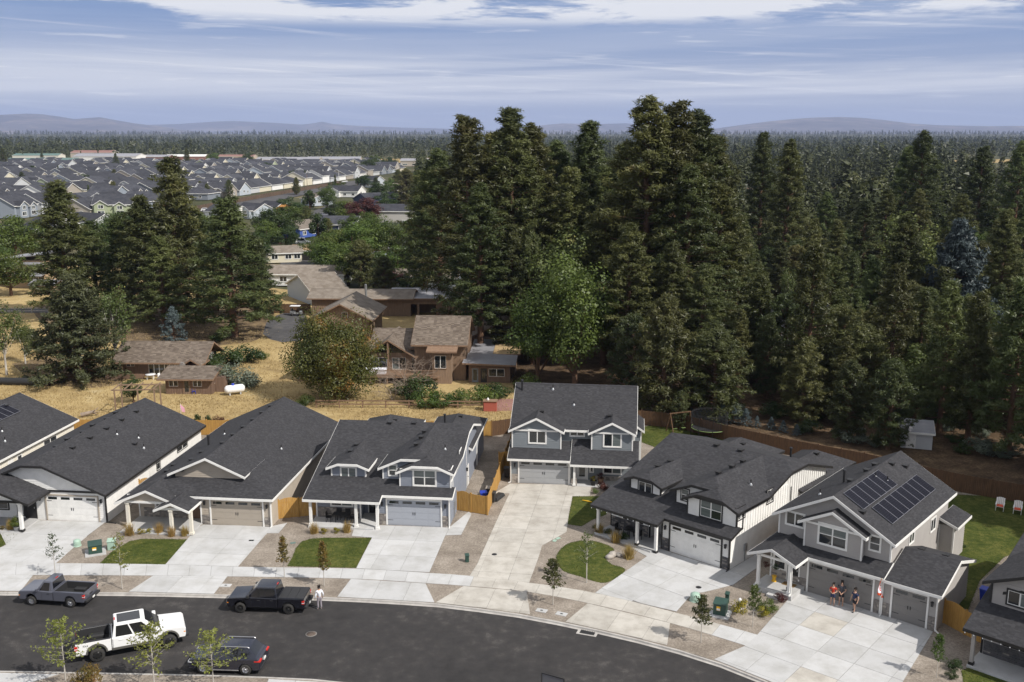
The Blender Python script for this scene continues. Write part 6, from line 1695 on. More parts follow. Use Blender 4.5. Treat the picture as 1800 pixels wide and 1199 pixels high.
# main block on the right: ridge along x, gable towards the right
a_, b_ = Lp(722, 604, 5.4), Lp(822, 606, 5.4)
ey = a_.y; xr0, xr1 = a_.x, b_.x
h.wall(xr0 + 0.4, xr1 - 0.4, ey + 0.7, ey + 10.5, 0, 5.4, gable=('x', 0.55, 0), lap=0, corners=False)
h.gable_roof(ey + 5.6, 5.7, xr0, xr1, 5.25 + 0.55 * 5.6, 0.55, axis='x')
h.battens('r', xr1 - 0.4, ey + 0.8, ey + 10.4, 0, lambda u: 5.2 + 0.5 * min(u - ey - 0.7, ey + 10.5 - u), 0.4)
h.window('r', xr1 - 0.4, ey + 5.0, 5.6, 0.8, 1.5, 1, 1, frame=M['timber']); h.window('r', xr1 - 0.4, ey + 3.0, 5.0, 0.6, 1.2, 1, 1, frame=M['timber'])
# balcony box on its front
h.wall(xr0 + 3.2, xr1 - 2.2, ey - 1.4, ey + 0.6, 0, 4.6, lap=0, corners=False); h.slab_roof([(xr0 + 2.4, ey - 2.0, 4.7), (xr1 - 1.4, ey - 2.0, 4.7), (xr1 - 1.4, ey + 0.8, 5.2), (xr0 + 2.4, ey + 0.8, 5.2)], shingle=M['timber'])
h.window('f', ey - 1.4, xr0 + 4.3, 2.2, 1.6, 1.8, 2, 1, frame=M['timber'])
# front gable with the big triangular window
p_ = Lp(666, 600, 5.6); gx, gy = p_.x + 1.2, p_.y
h.wall(gx - 3.2, gx + 3.2, gy + 1.1, gy + 9, 0, 3.6, gable=('y', 0.62, 0), lap=0, corners=False)
h.gable_roof(gx, 3.9, gy, gy + 10, 3.6 + 0.62 * 3.2 + 0.2, 0.62)
for sx, pts in ((-1, [(-2.5, 3.7), (-0.15, 3.7), (-0.15, 5.1)]), (1, [(0.15, 3.7), (2.5, 3.7), (0.15, 5.1)])):
    m = MB(); m.prism([(gx + q[0], gy + 1.06, q[1]) for q in pts], (0, 0.05, 0)); m.build('gable_pane', M['glass'], h.root)
h.window('f', gy + 1.1, gx - 1.5, 1.3, 2.4, 1.7, 2, 1, frame=M['timber']); h.window('f', gy + 1.1, gx + 1.4, 1.3, 2.0, 1.7, 2, 1, frame=M['timber'])
b = MB(); b.beam((gx, gy + 0.2, 0.8), (gx, gy + 0.2, 5.5), 0.22, 0.22, up=(0, 1, 0)); b.build('king_post', M['timber'], h.root)
# linking roof between them
h.gable_roof(gy + 6.0, 4.2, gx - 3, xr0 + 1.5, 6.3, 0.5, axis='x'); h.wall(gx - 2.6, xr0 + 1.2, gy + 2.6, gy + 9.5, 0, 4.2, lap=0, corners=False)
# deck
dk = MB(); dk.box(gx - 4.6, gx + 7.5, gy - 2.6, gy + 1.0, 0.95, 1.15); dk.build('deck', M['timber'], h.root)
rl = MB(); x = gx - 4.6
while x < gx + 7.5:
    rl.box(x, x + 0.05, gy - 2.58, gy - 2.53, 1.15, 2.0); x += 0.16
rl.build('baluster', M['timber'], h.root, kind='stuff')
rl = MB(); rl.box(gx - 4.6, gx + 7.5, gy - 2.6, gy - 2.5, 2.0, 2.08); rl.build('hand_rail', M['timber'], h.root)
for i in range(6):
    rl = MB(); rl.box(gx - 4.5 + i * 2.35, gx - 4.34 + i * 2.35, gy - 2.5, gy - 2.34, -0.1, 1.0); rl.build('deck_post', M['timber'], h.root)
# rear left gabled house
r0 = Lp(597, 537, 6.2); rx, ry = r0.x, r0.y
h.wall(rx - 4.6, rx + 4.6, ry + 0.9, ry + 13, 0, 3.9, gable=('y', 0.5, 0), lap=0, corners=False); h.battens('f', ry + 0.9, rx - 4.5, rx + 4.5, 0, lambda u: 3.8 + 0.48 * (4.6 - abs(u - rx)), 0.4)
h.gable_roof(rx, 5.5, ry, ry + 13.6, 3.9 + 0.5 * 4.6 + 0.2, 0.5, shingle=M['shake_far'])
h.window('f', ry + 0.9, rx + 0.6, 4.0, 1.0, 0.9, 1, 1, frame=M['timber']); h.front_door(ry + 0.9, rx + 3.4, 0.05, 1.0, 2.0, M['barn'])
# left flank roof half hidden by the maple
l0 = Lp(512, 640, 2.6); h.slab_roof([(l0.x, l0.y, 2.7), (l0.x + 3.4, l0.y, 4.0), (l0.x + 3.8, l0.y + 9, 4.0), (l0.x + 0.6, l0.y + 9, 2.7)]); h.wall(l0.x + 0.7, l0.x + 6, l0.y + 0.4, l0.y + 8.5, 0, 2.5, lap=0, corners=False)
# right lower flat-roofed rooms
q0 = Lp(818, 640, 2.8); h.wall(q0.x + 0.4, q0.x + 6.2, q0.y + 0.6, q0.y + 5, 0, 2.6, lap=0, corners=False, siding=M['barn']); h.slab_roof([(q0.x - 0.4, q0.y - 0.4, 3.0), (q0.x + 7.0, q0.y - 0.4, 2.75), (q0.x + 7.0, q0.y + 5.4, 2.9), (q0.x - 0.4, q0.y + 5.4, 3.2)], shingle=M['roof_metal'])
h.window('f', q0.y + 0.6, q0.x + 4.3, 0.9, 2.2, 1.1, 2, 1, frame=M['timber']); h.front_door(q0.y + 0.6, q0.x + 1.3, 0.05, 0.9, 2.0, M['slate']); h.front_door(q0.y + 0.6, q0.x + 2.5, 0.05, 0.9, 2.0, M['black'])
h.wall(q0.x + 0.6, q0.x + 6.6, q0.y + 5.5, q0.y + 14, 0, 2.9, lap=0, corners=False); h.slab_roof([(q0.x, q0.y + 5.42, 3.0), (q0.x + 3.4, q0.y + 5.42, 3.0), (q0.x + 3.4, q0.y + 14.5, 3.3), (q0.x, q0.y + 14.5, 3.3)], shingle=M['roof_metal']); h.slab_roof([(q0.x + 3.45, q0.y + 5.42, 3.05), (q0.x + 7.4, q0.y + 5.42, 3.05), (q0.x + 7.4, q0.y + 14.5, 3.35), (q0.x + 3.45, q0.y + 14.5, 3.35)], shingle=mat('tan_membrane', (0.42, 0.30, 0.16), 0.9))
h.gable_roof(q0.x + 3.5, 4.6, q0.y + 15, q0.y + 26, 5.6, 0.5); h.wall(q0.x - 0.4, q0.x + 7.4, q0.y + 15.3, q0.y + 25.5, 0, 3.5, lap=0, corners=False)
# garage row and barn behind
g0_ = Lp(684, 556); lx = g0_.x; ly = g0_.y
hb = House('garage_row', G(684, 556), R(-2), 'long brown garage row with open bays and a flat roof behind the lodge', siding=M['barn_pale'], roof=M['roof_metal'], trim=M['timber'], cat='garage')
hb.wall(0, 22, 4.4, 9, 0, 3.4, lap=0, corners=False); hb.slab_roof([(-0.8, -0.8, 3.55), (23, -0.8, 3.55), (23, 9.6, 4.0), (-0.8, 9.6, 4.0)])
b = MB(); b.box(0, 22, 0, 0.25, 2.3, 3.4); b.build('header', M['barn_pale'], hb.root)
for i in range(5):
    b = MB(); b.box(i * 5.4 if i < 4 else 21.6, i * 5.4 + 0.4 if i < 4 else 22, 0, 0.26, 0, 2.3); b.build('pier', M['barn_pale'], hb.root)
b = MB(); b.box(9, 22, 0.02, 0.2, 0, 2.3); b.build('wall', M['barn'], hb.root)
hb2 = House('barn', G(549, 556), R(-2), 'brown barn with a low grey roof and a steel flue beside the golf cart', siding=M['barn_pale'], roof=M['shake_far'], trim=M['timber'], cat='barn')
hb2.wall(0, 11, 0, 7, 0, 3.3, gable=('x', 0.3, 0), lap=0, corners=False); hb2.gable_roof(3.5, 4.2, -0.8, 19.5, 4.75, 0.3, axis='x'); hb2.wall(11.05, 18.8, 0.5, 6.8, 0, 3.3, lap=0, corners=False)
hb2.battens('f', 0, 0.1, 10.9, 0, 3.1, 0.4)
b = MB(); b.tube((10.5, -0.4, 0.3), (10.5, -0.4, 6.2), 0.22, n=10); b.build('flue', M['galv'], hb2.root)
# modern brown house and its shed at the far left
hm = House('house', G(12, 506), R(-8), 'tan modern house with a slanted roof and a balcony beyond the farm road', siding=mat('sand_wall', (0.40, 0.29, 0.18), 0.85), roof=M['roof_metal'], trim=M['roof_metal'])
hm.wall(0, 9.5, 0, 8, 0, 6.2, lap=0, corners=False); hm.slab_roof([(-0.8, -0.8, 6.6), (11, -0.8, 8.0), (11, 8.8, 8.0), (-0.8, 8.8, 6.6)]); hm.slab_roof([(3, -2.2, 3.2), (10, -2.2, 3.2), (10, 0.05, 3.6), (3, 0.05, 3.6)]); hm.slab_roof([(4.8, -1.2, 5.6), (10, -1.2, 5.6), (10, 0.05, 5.9), (4.8, 0.05, 5.9)])
hm.window('f', 0, 7.4, 3.8, 3.4, 1.6, 3, 1, frame=M['black']); hm.window('f', 0, 2.6, 4.8, 1.6, 0.7, 1, 1, frame=M['white']); hm.window('f', 0, 7.4, 0.6, 3.6, 2.0, 3, 1, frame=M['black'])
hs = House('shed', G(56, 519), R(-5), 'small grey-roofed shed beside the tan modern house', siding=mat('shed_wall', (0.33, 0.24, 0.16), 0.85), roof=M['roof_metal'], trim=M['roof_metal'], cat='shed')
hs.wall(0, 5, 0, 4, 0, 2.3, gable=('x', 0.3, 0), lap=0, corners=False); hs.gable_roof(2, 2.6, -0.5, 5.5, 3.1, 0.3, axis='x'); hs.front_door(0, 3.8, 0.02, 0.9, 1.9, M['barn'])
# white garden shed in the wood on the right
hs = House('shed', G(1583, 787), R(-18), 'small white shed with grey roof in the shade of the wood', siding=WM['pale grey'], roof=M['roof_metal'], trim=M['white'], cat='shed')
hs.wall(0, 3.2, 0, 2.6, 0, 1.9, lap=0, corners=False); hs.slab_roof([(-0.2, -0.3, 1.95), (3.4, -0.3, 1.95), (3.4, 2.9, 2.6), (-0.2, 2.9, 2.6)]); hs.front_door(0, 1.0, 0.02, 0.8, 1.7, M['white'], glass=False)

# ------------------------------------------------------------------ distant hills: real terrain kilometres away
def hills(name, dist, depth, prof, seed, n_ang=150, n_r=16, m=None):
    r = np.random.RandomState(seed)
    xs = np.array([p[0] for p in prof], float); ys = np.array([p[1] for p in prof], float)
    px = np.linspace(xs[0], xs[-1], n_ang); py = np.interp(px, xs, ys)
    jag = np.convolve(r.normal(size=n_ang + 8), np.ones(5) / 5, 'same')[:n_ang] * 0.06
    V = []
    for j in range(n_r):
        t = j / (n_r - 1); d = dist + depth * (t - 0.5)
        f = math.sin(math.pi * min(1, t / 0.62) * 0.5) ** 1.25 if t < 0.62 else math.cos(math.pi * 0.5 * (t - 0.62) / 0.38)
        for i in range(n_ang):
            hgt = max(0.0, (236.5 - py[i] - jag[i] * (0 if py[i] > 234 else 1)) / 1740.0) * (dist + depth * 0.12) * 1.02 + CAM_H
            w = (px[i] - 900) / 1740.0 * 1.02
            gul = 1 - 0.09 * (0.5 + 0.5 * math.sin(i * 0.7 + 3 * math.sin(j * 0.8 + i * 0.13))) * math.sin(math.pi * t)
            V.append((w * d, d, -2 + hgt * f * gul if 0.55 < t < 0.7 and False else -2 + hgt * f * (gul if t < 0.55 else 1)))
    V = np.array(V); I = np.arange(n_r * n_ang).reshape(n_r, n_ang)
    F = np.stack([I[:-1, :-1], I[:-1, 1:], I[1:, 1:], I[1:, :-1]], -1).reshape(-1, 4)
    o = np_mesh(name, V, F, m or M['hill_a'], smooth=True); o['kind'] = 'structure'
    return o
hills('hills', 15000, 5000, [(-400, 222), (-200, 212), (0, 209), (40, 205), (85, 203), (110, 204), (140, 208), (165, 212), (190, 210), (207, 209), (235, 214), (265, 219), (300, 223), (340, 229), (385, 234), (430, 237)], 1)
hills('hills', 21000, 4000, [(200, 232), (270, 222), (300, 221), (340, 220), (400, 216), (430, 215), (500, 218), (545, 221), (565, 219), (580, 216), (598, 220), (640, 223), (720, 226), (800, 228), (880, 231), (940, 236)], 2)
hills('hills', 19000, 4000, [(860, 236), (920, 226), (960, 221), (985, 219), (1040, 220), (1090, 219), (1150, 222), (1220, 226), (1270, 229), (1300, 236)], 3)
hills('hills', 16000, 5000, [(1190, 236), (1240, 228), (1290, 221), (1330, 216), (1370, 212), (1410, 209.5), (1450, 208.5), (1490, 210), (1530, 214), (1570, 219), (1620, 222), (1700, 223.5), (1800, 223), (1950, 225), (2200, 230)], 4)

hills('low_rise', 7000, 3000, [(-700, 237), (900, 237), (2500, 237)], 9, m=M['far_ground'])

# ------------------------------------------------------------------ haze
hb_ = MB(); hb_.box(-24000, 24000, -1500, 30000, -4.0, 620.0)
hz_m = bpy.data.materials.new('haze'); hz_m.use_nodes = True
nt = hz_m.node_tree; nt.nodes.clear()
ho = nt.nodes.new('ShaderNodeOutputMaterial'); hv = nt.nodes.new('ShaderNodeVolumePrincipled')
hv.inputs['Color'].default_value = (0.52, 0.64, 0.98, 1); hv.inputs['Density'].default_value = 0.000045; hv.inputs['Anisotropy'].default_value = 0.0
nt.links.new(hv.outputs[0], ho.inputs['Volume'])
haze = hb_.build('haze', hz_m); haze['kind'] = 'stuff'; haze['label'] = 'pale blue air between the wood and the hills'; haze['category'] = 'haze'
# ------------------------------------------------------------------ vehicles
def arch_profile(x0, x1, zb, top, wheels, wr):
    """side outline with wheel arches cut from the lower edge; top: points from rear to front along the upper edge"""
    pts = [(x0, zb)]
    for wx in sorted(wheels):
        pts.append((wx - wr, zb))
        for k in range(1, 8):
            a = math.pi * (1 - k / 8); pts.append((wx + wr * math.cos(a), zb + wr * math.sin(a) * 1.06))
        pts.append((wx + wr, zb))
    pts.append((x1, zb))
    return pts + top
def wheel(root, x, y, r, w, rim, spokes=6, out=1, gz=0.0):
    e = MB(); z = r + gz
    e.lathe([(r * 0.60, -w / 2), (r * 0.93, -w / 2), (r, -w * 0.36), (r, w * 0.36), (r * 0.93, w / 2), (r * 0.60, w / 2)], 22, (x, y, z), 'y')
    wh = e.build('wheel', M['rubber'], root)
    b = MB(); yo = y + out * (w / 2 - 0.05)
    b.lathe([(r * 0.62, -0.03), (r * 0.62, 0.02), (r * 0.54, 0.025), (r * 0.50, -0.02), (0.0, -0.02)], 20, (x, yo, z), 'y')
    for k in range(spokes):
        a = 2 * math.pi * k / spokes; d = Vector((math.cos(a), 0, math.sin(a)))
        b.beam(Vector((x, yo + out * 0.012, z)) + d * 0.03, Vector((x, yo + out * 0.012, z)) + d * r * 0.55, 0.05 + r * 0.06, 0.03, up=(0, 1, 0))
    b.lathe([(0.07, -0.02), (0.07, 0.045), (0.0, 0.05)], 10, (x, yo, z), 'y')
    b.build('rim', rim, wh)
    return wh
def greenhouse(root, body, x0b, x1b, x0t, x1t, zb, zt, wb, wt, name='cab'):
    """cabin: a tapered shell with glass let into its faces"""
    P = [Vector(p) for p in [(x0b, -wb, zb), (x1b, -wb, zb), (x1b, wb, zb), (x0b, wb, zb), (x0t, -wt, zt), (x1t, -wt, zt), (x1t, wt, zt), (x0t, wt, zt)]]
    m = MB(); m.add(P, [(0, 3, 2, 1), (4, 5, 6, 7), (0, 1, 5, 4), (1, 2, 6, 5), (2, 3, 7, 6), (3, 0, 4, 7)])
    c = m.build(name, body, root, bevel=0.06)
    def glass(a, b, c_, d, nm, u0=0.06, u1=0.94, v0=0.05, v1=0.9):
        A, B, C, D_ = (P[i] for i in (a, b, c_, d))
        f = lambda u, v: (A * (1 - u) + B * u) * (1 - v) + (D_ * (1 - u) + C * u) * v
        q = [f(u0, v0), f(u1, v0), f(u1, v1), f(u0, v1)]
        n = (q[1] - q[0]).cross(q[3] - q[0]).normalized()
        g = MB(); g.prism([p - n * 0.02 for p in q], n * 0.032); return g.build(nm, M['car_glass'], c)
    glass(1, 2, 6, 5, 'windscreen', 0.05, 0.95, 0.04, 0.94); glass(3, 0, 4, 7, 'rear_window', 0.06, 0.94, 0.25, 0.92)
    return c, glass
def vehicle_root(p_near_front, p_near_rear, half, near, label, cat, front_x, rear_x, name):
    """near-side wheel contact points -> pose; the model looks along +x"""
    d = (p_near_front - p_near_rear); L = d.length; d.normalize()
    left = Vector((-d.y, d.x, 0))
    mid = (p_near_front + p_near_rear) / 2 + (-left if near == 'left' else left) * half
    mid = mid - d * ((front_x + rear_x) / 2)
    mid.z = -0.128
    return empty(name, mid, math.atan2(d.y, d.x), label, cat), L

def pickup(pf, pr, near, label, paint, crew, tw, lift=0.0, rim=None, spokes=6, cover=False, liner=True, flare=None, sun_roof=False, wr=0.39, wb=3.6):
    W = 1.0; fx, rx = 1.75, -1.85; df, dr = (wb - 3.6) * 0.4, -(wb - 3.6) * 0.6
    root, L = vehicle_root(G(*pf, -0.13), G(*pr, -0.13), 0.86, near, label, 'pickup truck', fx + df, rx + dr, 'pickup_truck')
    g = lift; zb = 0.48 + g; belt = 1.20 + g
    cab_r = -1.05 if crew else -0.35          # rear of the cab
    # lower body, cab part
    top = [(2.72, 0.62 + g), (2.74, 1.04 + g), (2.62, 1.17 + g), (1.35, belt + 0.06), (cab_r, belt + 0.02)]
    m = MB(); pts = arch_profile(cab_r, 2.68, zb, top, [fx], wr + 0.09)
    m.prism([(x, -W, z) for x, z in pts], (0, 2 * W, 0)); body = m.build('body', paint, root, bevel=0.05)
    # bed: two side walls, front wall, floor, tailgate
    for sy in (-1, 1):
        m = MB(); pts = arch_profile(-2.98, cab_r - 0.03, zb, [(cab_r - 0.03, belt + 0.03), (-2.98, belt + 0.03)], [rx], wr + 0.09)
        m.prism([(x, sy * W - (0.13 if sy > 0 else 0), z) for x, z in pts], (0, 0.13, 0)); m.build('bed_side', paint, root, bevel=0.03)
        m = MB(); m.box(-2.95, cab_r - 0.05, sy * W - 0.13 if sy > 0 else sy * W, sy * W if sy > 0 else sy * W + 0.13, belt + 0.031, belt + 0.05); m.build('bed_rail', M['dark_plastic'] if lift else paint, root)
        m = MB(); m.box(rx - 0.45, rx + 0.45, sy * 0.62 - 0.22, sy * 0.62 + 0.22, zb + 0.2, zb + 0.42); m.build('wheel_well', M['dark_plastic'], root, bevel=0.06)
    for sy in (-1, 1):
        m = MB(); a_ = sy * (W - 0.13); m.box(-2.95, cab_r - 0.04, min(a_, a_ - sy * 0.012), max(a_, a_ - sy * 0.012), zb + 0.2, belt + 0.02); m.build('bed_liner', M['dark_plastic'], root)
    m = MB(); m.box(-2.95, cab_r - 0.04, -W + 0.13, W - 0.13, zb + 0.14, zb + 0.2); m.box(cab_r - 0.10, cab_r - 0.035, -W + 0.13, W - 0.13, zb + 0.2, belt); m.build('bed_floor', M['dark_plastic'], root)
    m = MB(); m.box(-3.03, -2.96, -W + 0.06, W - 0.06, zb + 0.08, belt + 0.03); tg = m.build('tailgate', paint if not sun_roof else M['dark_plastic'], root, bevel=0.02)
    m = MB(); m.box(-3.05, -3.03, -0.2, 0.2, zb + 0.32, zb + 0.42); m.build('handle', M['dark_plastic'], tg)
    if cover:
        for k in range(3):
            a = cab_r - 0.06 - k * (2.95 + cab_r) / 3
            m = MB(); m.box(a - (2.95 + cab_r) / 3 + 0.02, a, -W + 0.08, W - 0.08, belt + 0.03, belt + 0.075); m.build('bed_cover', M['dark_plastic'], root, bevel=0.01)
    # cab
    if crew: cab, glass = greenhouse(root, paint, cab_r + 0.02, 1.38, cab_r + 0.16, 0.55, belt - 0.02, 1.96 + g, 0.93, 0.76)
    else: cab, glass = greenhouse(root, paint, cab_r + 0.02, 1.38, cab_r + 0.14, 0.62, belt - 0.02, 1.94 + g, 0.93, 0.76)
    for a in ((0, 1, 5, 4), (2, 3, 7, 6)):
        f = (lambda u: u) if a[0] == 0 else (lambda u: 1 - u)
        spans = ((0.07, 0.42), (0.46, 0.84)) if crew else ((0.22, 0.80),)
        for u0, u1 in spans:
            q = sorted((f(u0), f(u1))); glass(*a, 'side_window', q[0], q[1], 0.08, 0.86)
    if sun_roof:
        m = MB(); m.box(cab_r + 0.32, 0.38, -0.56, 0.56, 1.965 + g, 1.973 + g); m.build('sunroof', M['car_glass'], cab)
    m = MB(); m.box(cab_r + 0.17, cab_r + 0.23, -0.16, 0.16, 1.93 + g, 1.985 + g); m.build('brake_light', M['red'], cab)
    for sy in (-1, 1):
        m = MB(); m.box(1.0, 1.18, sy * 1.02 - 0.02, sy * 1.02 + 0.20 * sy + (0.02 if sy > 0 else -0.02) if False else sy * 1.22, belt + 0.06, belt + 0.28) if sy > 0 else m.box(1.0, 1.18, -1.22, -1.0, belt + 0.06, belt + 0.28)
        m.build('mirror', paint if paint is not M['car_black'] else M['dark_plastic'], root, bevel=0.03)
        m = MB(); m.box(2.56, 2.73, min(sy * 0.62, sy * 0.99), max(sy * 0.62, sy * 0.99), 0.86 + g, 1.04 + g); m.build('headlight', M['lamp_glass'], root, bevel=0.02)
        m = MB(); m.box(2.60, 2.71, min(sy * 0.93, sy * 1.005), max(sy * 0.93, sy * 1.005), 0.80 + g, 0.86 + g); m.build('turn_signal', M['amber'], root)
        m = MB(); m.box(-3.045, -2.86, min(sy * 0.86, sy * 1.012), max(sy * 0.86, sy * 1.012), 0.82 + g, 1.10 + g); tl = m.build('tail_light', M['red'], root, bevel=0.02)
        m = MB(); m.box(-3.05, -2.87, min(sy * 0.87, sy * 1.016), max(sy * 0.87, sy * 1.016), 0.90 + g, 0.95 + g); m.build('reverse_lamp', M['lamp_glass'], tl)
        for hx in ((0.35, -0.62) if crew else (0.1,)):
            m = MB(); m.box(hx - 0.1, hx + 0.1, min(sy * 1.0, sy * 1.035), max(sy * 1.0, sy * 1.035), belt - 0.16, belt - 0.12); m.build('handle', M['dark_plastic'] if paint is not M['car_white'] else M['car_white'], body)
        for dx in ((0.92, -0.15, -1.0) if crew else (0.75, -0.33)):
            m = MB(); m.box(dx - 0.008, dx + 0.008, min(sy * 1.0, sy * 1.004), max(sy * 1.0, sy * 1.004), zb + 0.05, belt - 0.04); m.build('door_seam', M['black'], body)
        if flare:
            m = MB(); m.box(cab_r - 0.02, 1.25, min(sy * 1.0, sy * 1.03), max(sy * 1.0, sy * 1.03), zb, zb + 0.14); m.build('rocker_panel', flare, body)
            for wx in (fx, rx):
                m = MB()
                for k in range(10):
                    a0, a1 = math.pi * k / 10, math.pi * (k + 1) / 10; R0, R1 = wr + 0.08, wr + 0.17
                    q = [(wx + R_ * math.cos(a), sy * 0.98, zb + R_ * math.sin(a)) for R_, a in ((R0, a0), (R1, a0), (R1, a1), (R0, a1))]
                    m.prism(q, (0, sy * 0.07, 0))
                m.build('fender_flare', flare, body)
    m = MB(); m.box(2.66, 2.88, -0.98, 0.98, 0.48 + g, 0.68 + g); m.build('front_bumper', M['dark_plastic'] if paint is not M['car_grey'] else M['dark_plastic'], root, bevel=0.05)
    m = MB(); m.box(2.70, 2.755, -0.6, 0.6, 0.70 + g, 1.02 + g); m.build('grille', M['dark_plastic'], root, bevel=0.02)
    m = MB(); m.box(-3.22, -3.03, -0.96, 0.96, 0.46 + g, 0.66 + g); rb = m.build('rear_bumper', M['dark_plastic'], root, bevel=0.04)
    m = MB(); m.box(-3.235, -3.22, -0.16, 0.16, 0.50 + g, 0.64 + g); m.build('number_plate', M['white'], rb)
    m = MB(); m.box(-2.9, 2.5, -0.7, 0.7, 0.30 + g, zb + 0.02); m.build('chassis', M['black'], root)
    for wx in (fx, rx):
        for sy in (-1, 1): wheel(root, wx, sy * 0.86, wr, tw, rim or M['rim'], spokes, sy)
    def warp(o):
        for ch in o.children:
            if ch.type == 'MESH':
                for v in ch.data.vertices:
                    x = v.co.x; v.co.x = x + (df if x >= 1.3 else (dr if x <= -1.3 else dr + (df - dr) * (x + 1.3) / 2.6))
            warp(ch)
    if wb != 3.6: warp(root)
    root.scale = (max(0.97, min(1.14, L / wb)),) * 3
    return root

grey_truck = pickup((57, 1064), (125, 1068), 'left', 'grey single-cab pickup truck parked at the kerb with an empty bed', M['car_grey'], False, 0.26, rim=M['rim'], spokes=5, wr=0.37, wb=3.15)
black_truck = pickup((423.5, 1077), (508, 1079.5), 'left', 'black crew-cab pickup truck with a folding bed cover', M['car_black'], True, 0.28, rim=M['rim_dark'], spokes=6, cover=True, wr=0.40)
white_truck = pickup((298.5, 1137), (172.5, 1161), 'right', 'white lifted crew-cab pickup truck with big black tyres and a glass roof', M['car_white'], True, 0.33, lift=0.10, rim=M['rim_dark'], spokes=8, flare=mat('grey_flare', (0.09, 0.085, 0.075), 0.6), sun_roof=True, wr=0.43, wb=4.0)
def text_part(txt, parent, loc, rot, size, m, name='lettering'):
    c = bpy.data.curves.new(name, 'FONT'); c.body = txt; c.size = size; c.extrude = 0.004; c.align_x = 'CENTER'; c.align_y = 'CENTER'
    tmp = bpy.data.objects.new(name, c); COL.objects.link(tmp)
    dg = bpy.context.evaluated_depsgraph_get(); me = bpy.data.meshes.new_from_object(tmp.evaluated_get(dg))
    bpy.data.objects.remove(tmp)
    me.materials.clear(); me.materials.append(m)
    o = bpy.data.objects.new(name, me); COL.objects.link(o); o.parent = parent; o.location = loc; o.rotation_euler = rot
    return o
text_part('FX4', white_truck, (-2.68, -1.006, 1.12), (math.pi / 2, 0, 0), 0.17, M['black'])

# the dark crossover
root, L = vehicle_root(G(358, 1183, -0.13), G(433, 1185.5, -0.13), 0.80, 'left', 'dark blue-grey crossover with silver roof rails parked at the near kerb', 'car', 1.35, -1.30, 'crossover_car')
wr = 0.35
top = [(2.2, 0.55), (2.24, 0.80), (2.08, 0.96), (1.15, 1.06), (-2.02, 1.10), (-2.20, 0.95), (-2.22, 0.5)]
m = MB(); pts = arch_profile(-2.16, 2.16, 0.30, top, [1.35, -1.30], wr + 0.07); m.prism([(x, -0.92, z) for x, z in pts], (0, 1.84, 0)); sb = m.build('body', M['car_blue'], root, bevel=0.07)
cab, glass = greenhouse(root, M['car_blue'], -2.08, 1.18, -1.50, 0.25, 1.02, 1.66, 0.88, 0.62)
for a in ((0, 1, 5, 4), (2, 3, 7, 6)):
    f = (lambda u: u) if a[0] == 0 else (lambda u: 1 - u)
    for u0, u1 in ((0.16, 0.30), (0.33, 0.56), (0.59, 0.84)):
        q = sorted((f(u0), f(u1))); glass(*a, 'side_window', q[0], q[1], 0.12, 0.84)
for sy in (-1, 1):
    m = MB(); m.tube((-1.45, sy * 0.62, 1.71), (0.2, sy * 0.62, 1.71), 0.028, n=6); m.tube((-1.45, sy * 0.62, 1.71), (-1.52, sy * 0.62, 1.65), 0.028, n=6); m.tube((0.2, sy * 0.62, 1.71), (0.28, sy * 0.62, 1.65), 0.028, n=6); m.build('roof_rail', M['rim'], cab)
    m = MB(); m.box(-2.26, -1.85, min(sy * 0.5, sy * 0.925), max(sy * 0.5, sy * 0.925), 0.86, 0.98); m.build('tail_light', M['red'], root, bevel=0.03)
    m = MB(); m.box(1.95, 2.235, min(sy * 0.55, sy * 0.925), max(sy * 0.55, sy * 0.925), 0.72, 0.84); m.build('headlight', M['lamp_glass'], root, bevel=0.03)
    m = MB(); m.box(0.78, 0.95, min(sy * 0.9, sy * 1.08), max(sy * 0.9, sy * 1.08), 1.04, 1.18); m.build('mirror', M['car_blue'], root, bevel=0.03)
    m = MB(); m.box(-0.9, 0.95, min(sy * 0.92, sy * 0.945), max(sy * 0.92, sy * 0.945), 0.30, 0.36); m.build('sill_strip', M['rim'], sb)
    for dx in (0.75, -0.25): m = MB(); m.box(dx - 0.12, dx + 0.02, min(sy * 0.92, sy * 0.95), max(sy * 0.92, sy * 0.95), 0.93, 0.96); m.build('handle', M['car_blue'], sb)
    for wx in (1.35, -1.30): wheel(root, wx, sy * 0.80, wr, 0.24, M['rim'], 5, sy)
m = MB(); m.box(-2.275, -2.22, -0.17, 0.17, 0.66, 0.78); m.build('number_plate', M['white'], root)
m = MB(); m.box(-2.27, -2.1, -0.86, 0.86, 0.32, 0.5); m.build('rear_bumper', M['dark_plastic'], root, bevel=0.03)
m = MB(); m.box(2.1, 2.27, -0.86, 0.86, 0.32, 0.52); m.build('front_bumper', M['dark_plastic'], root, bevel=0.03)
m = MB(); m.box(-1.9, 1.9, -0.6, 0.6, 0.2, 0.34); m.build('chassis', M['black'], root)
root.scale = (L / 2.65,) * 3

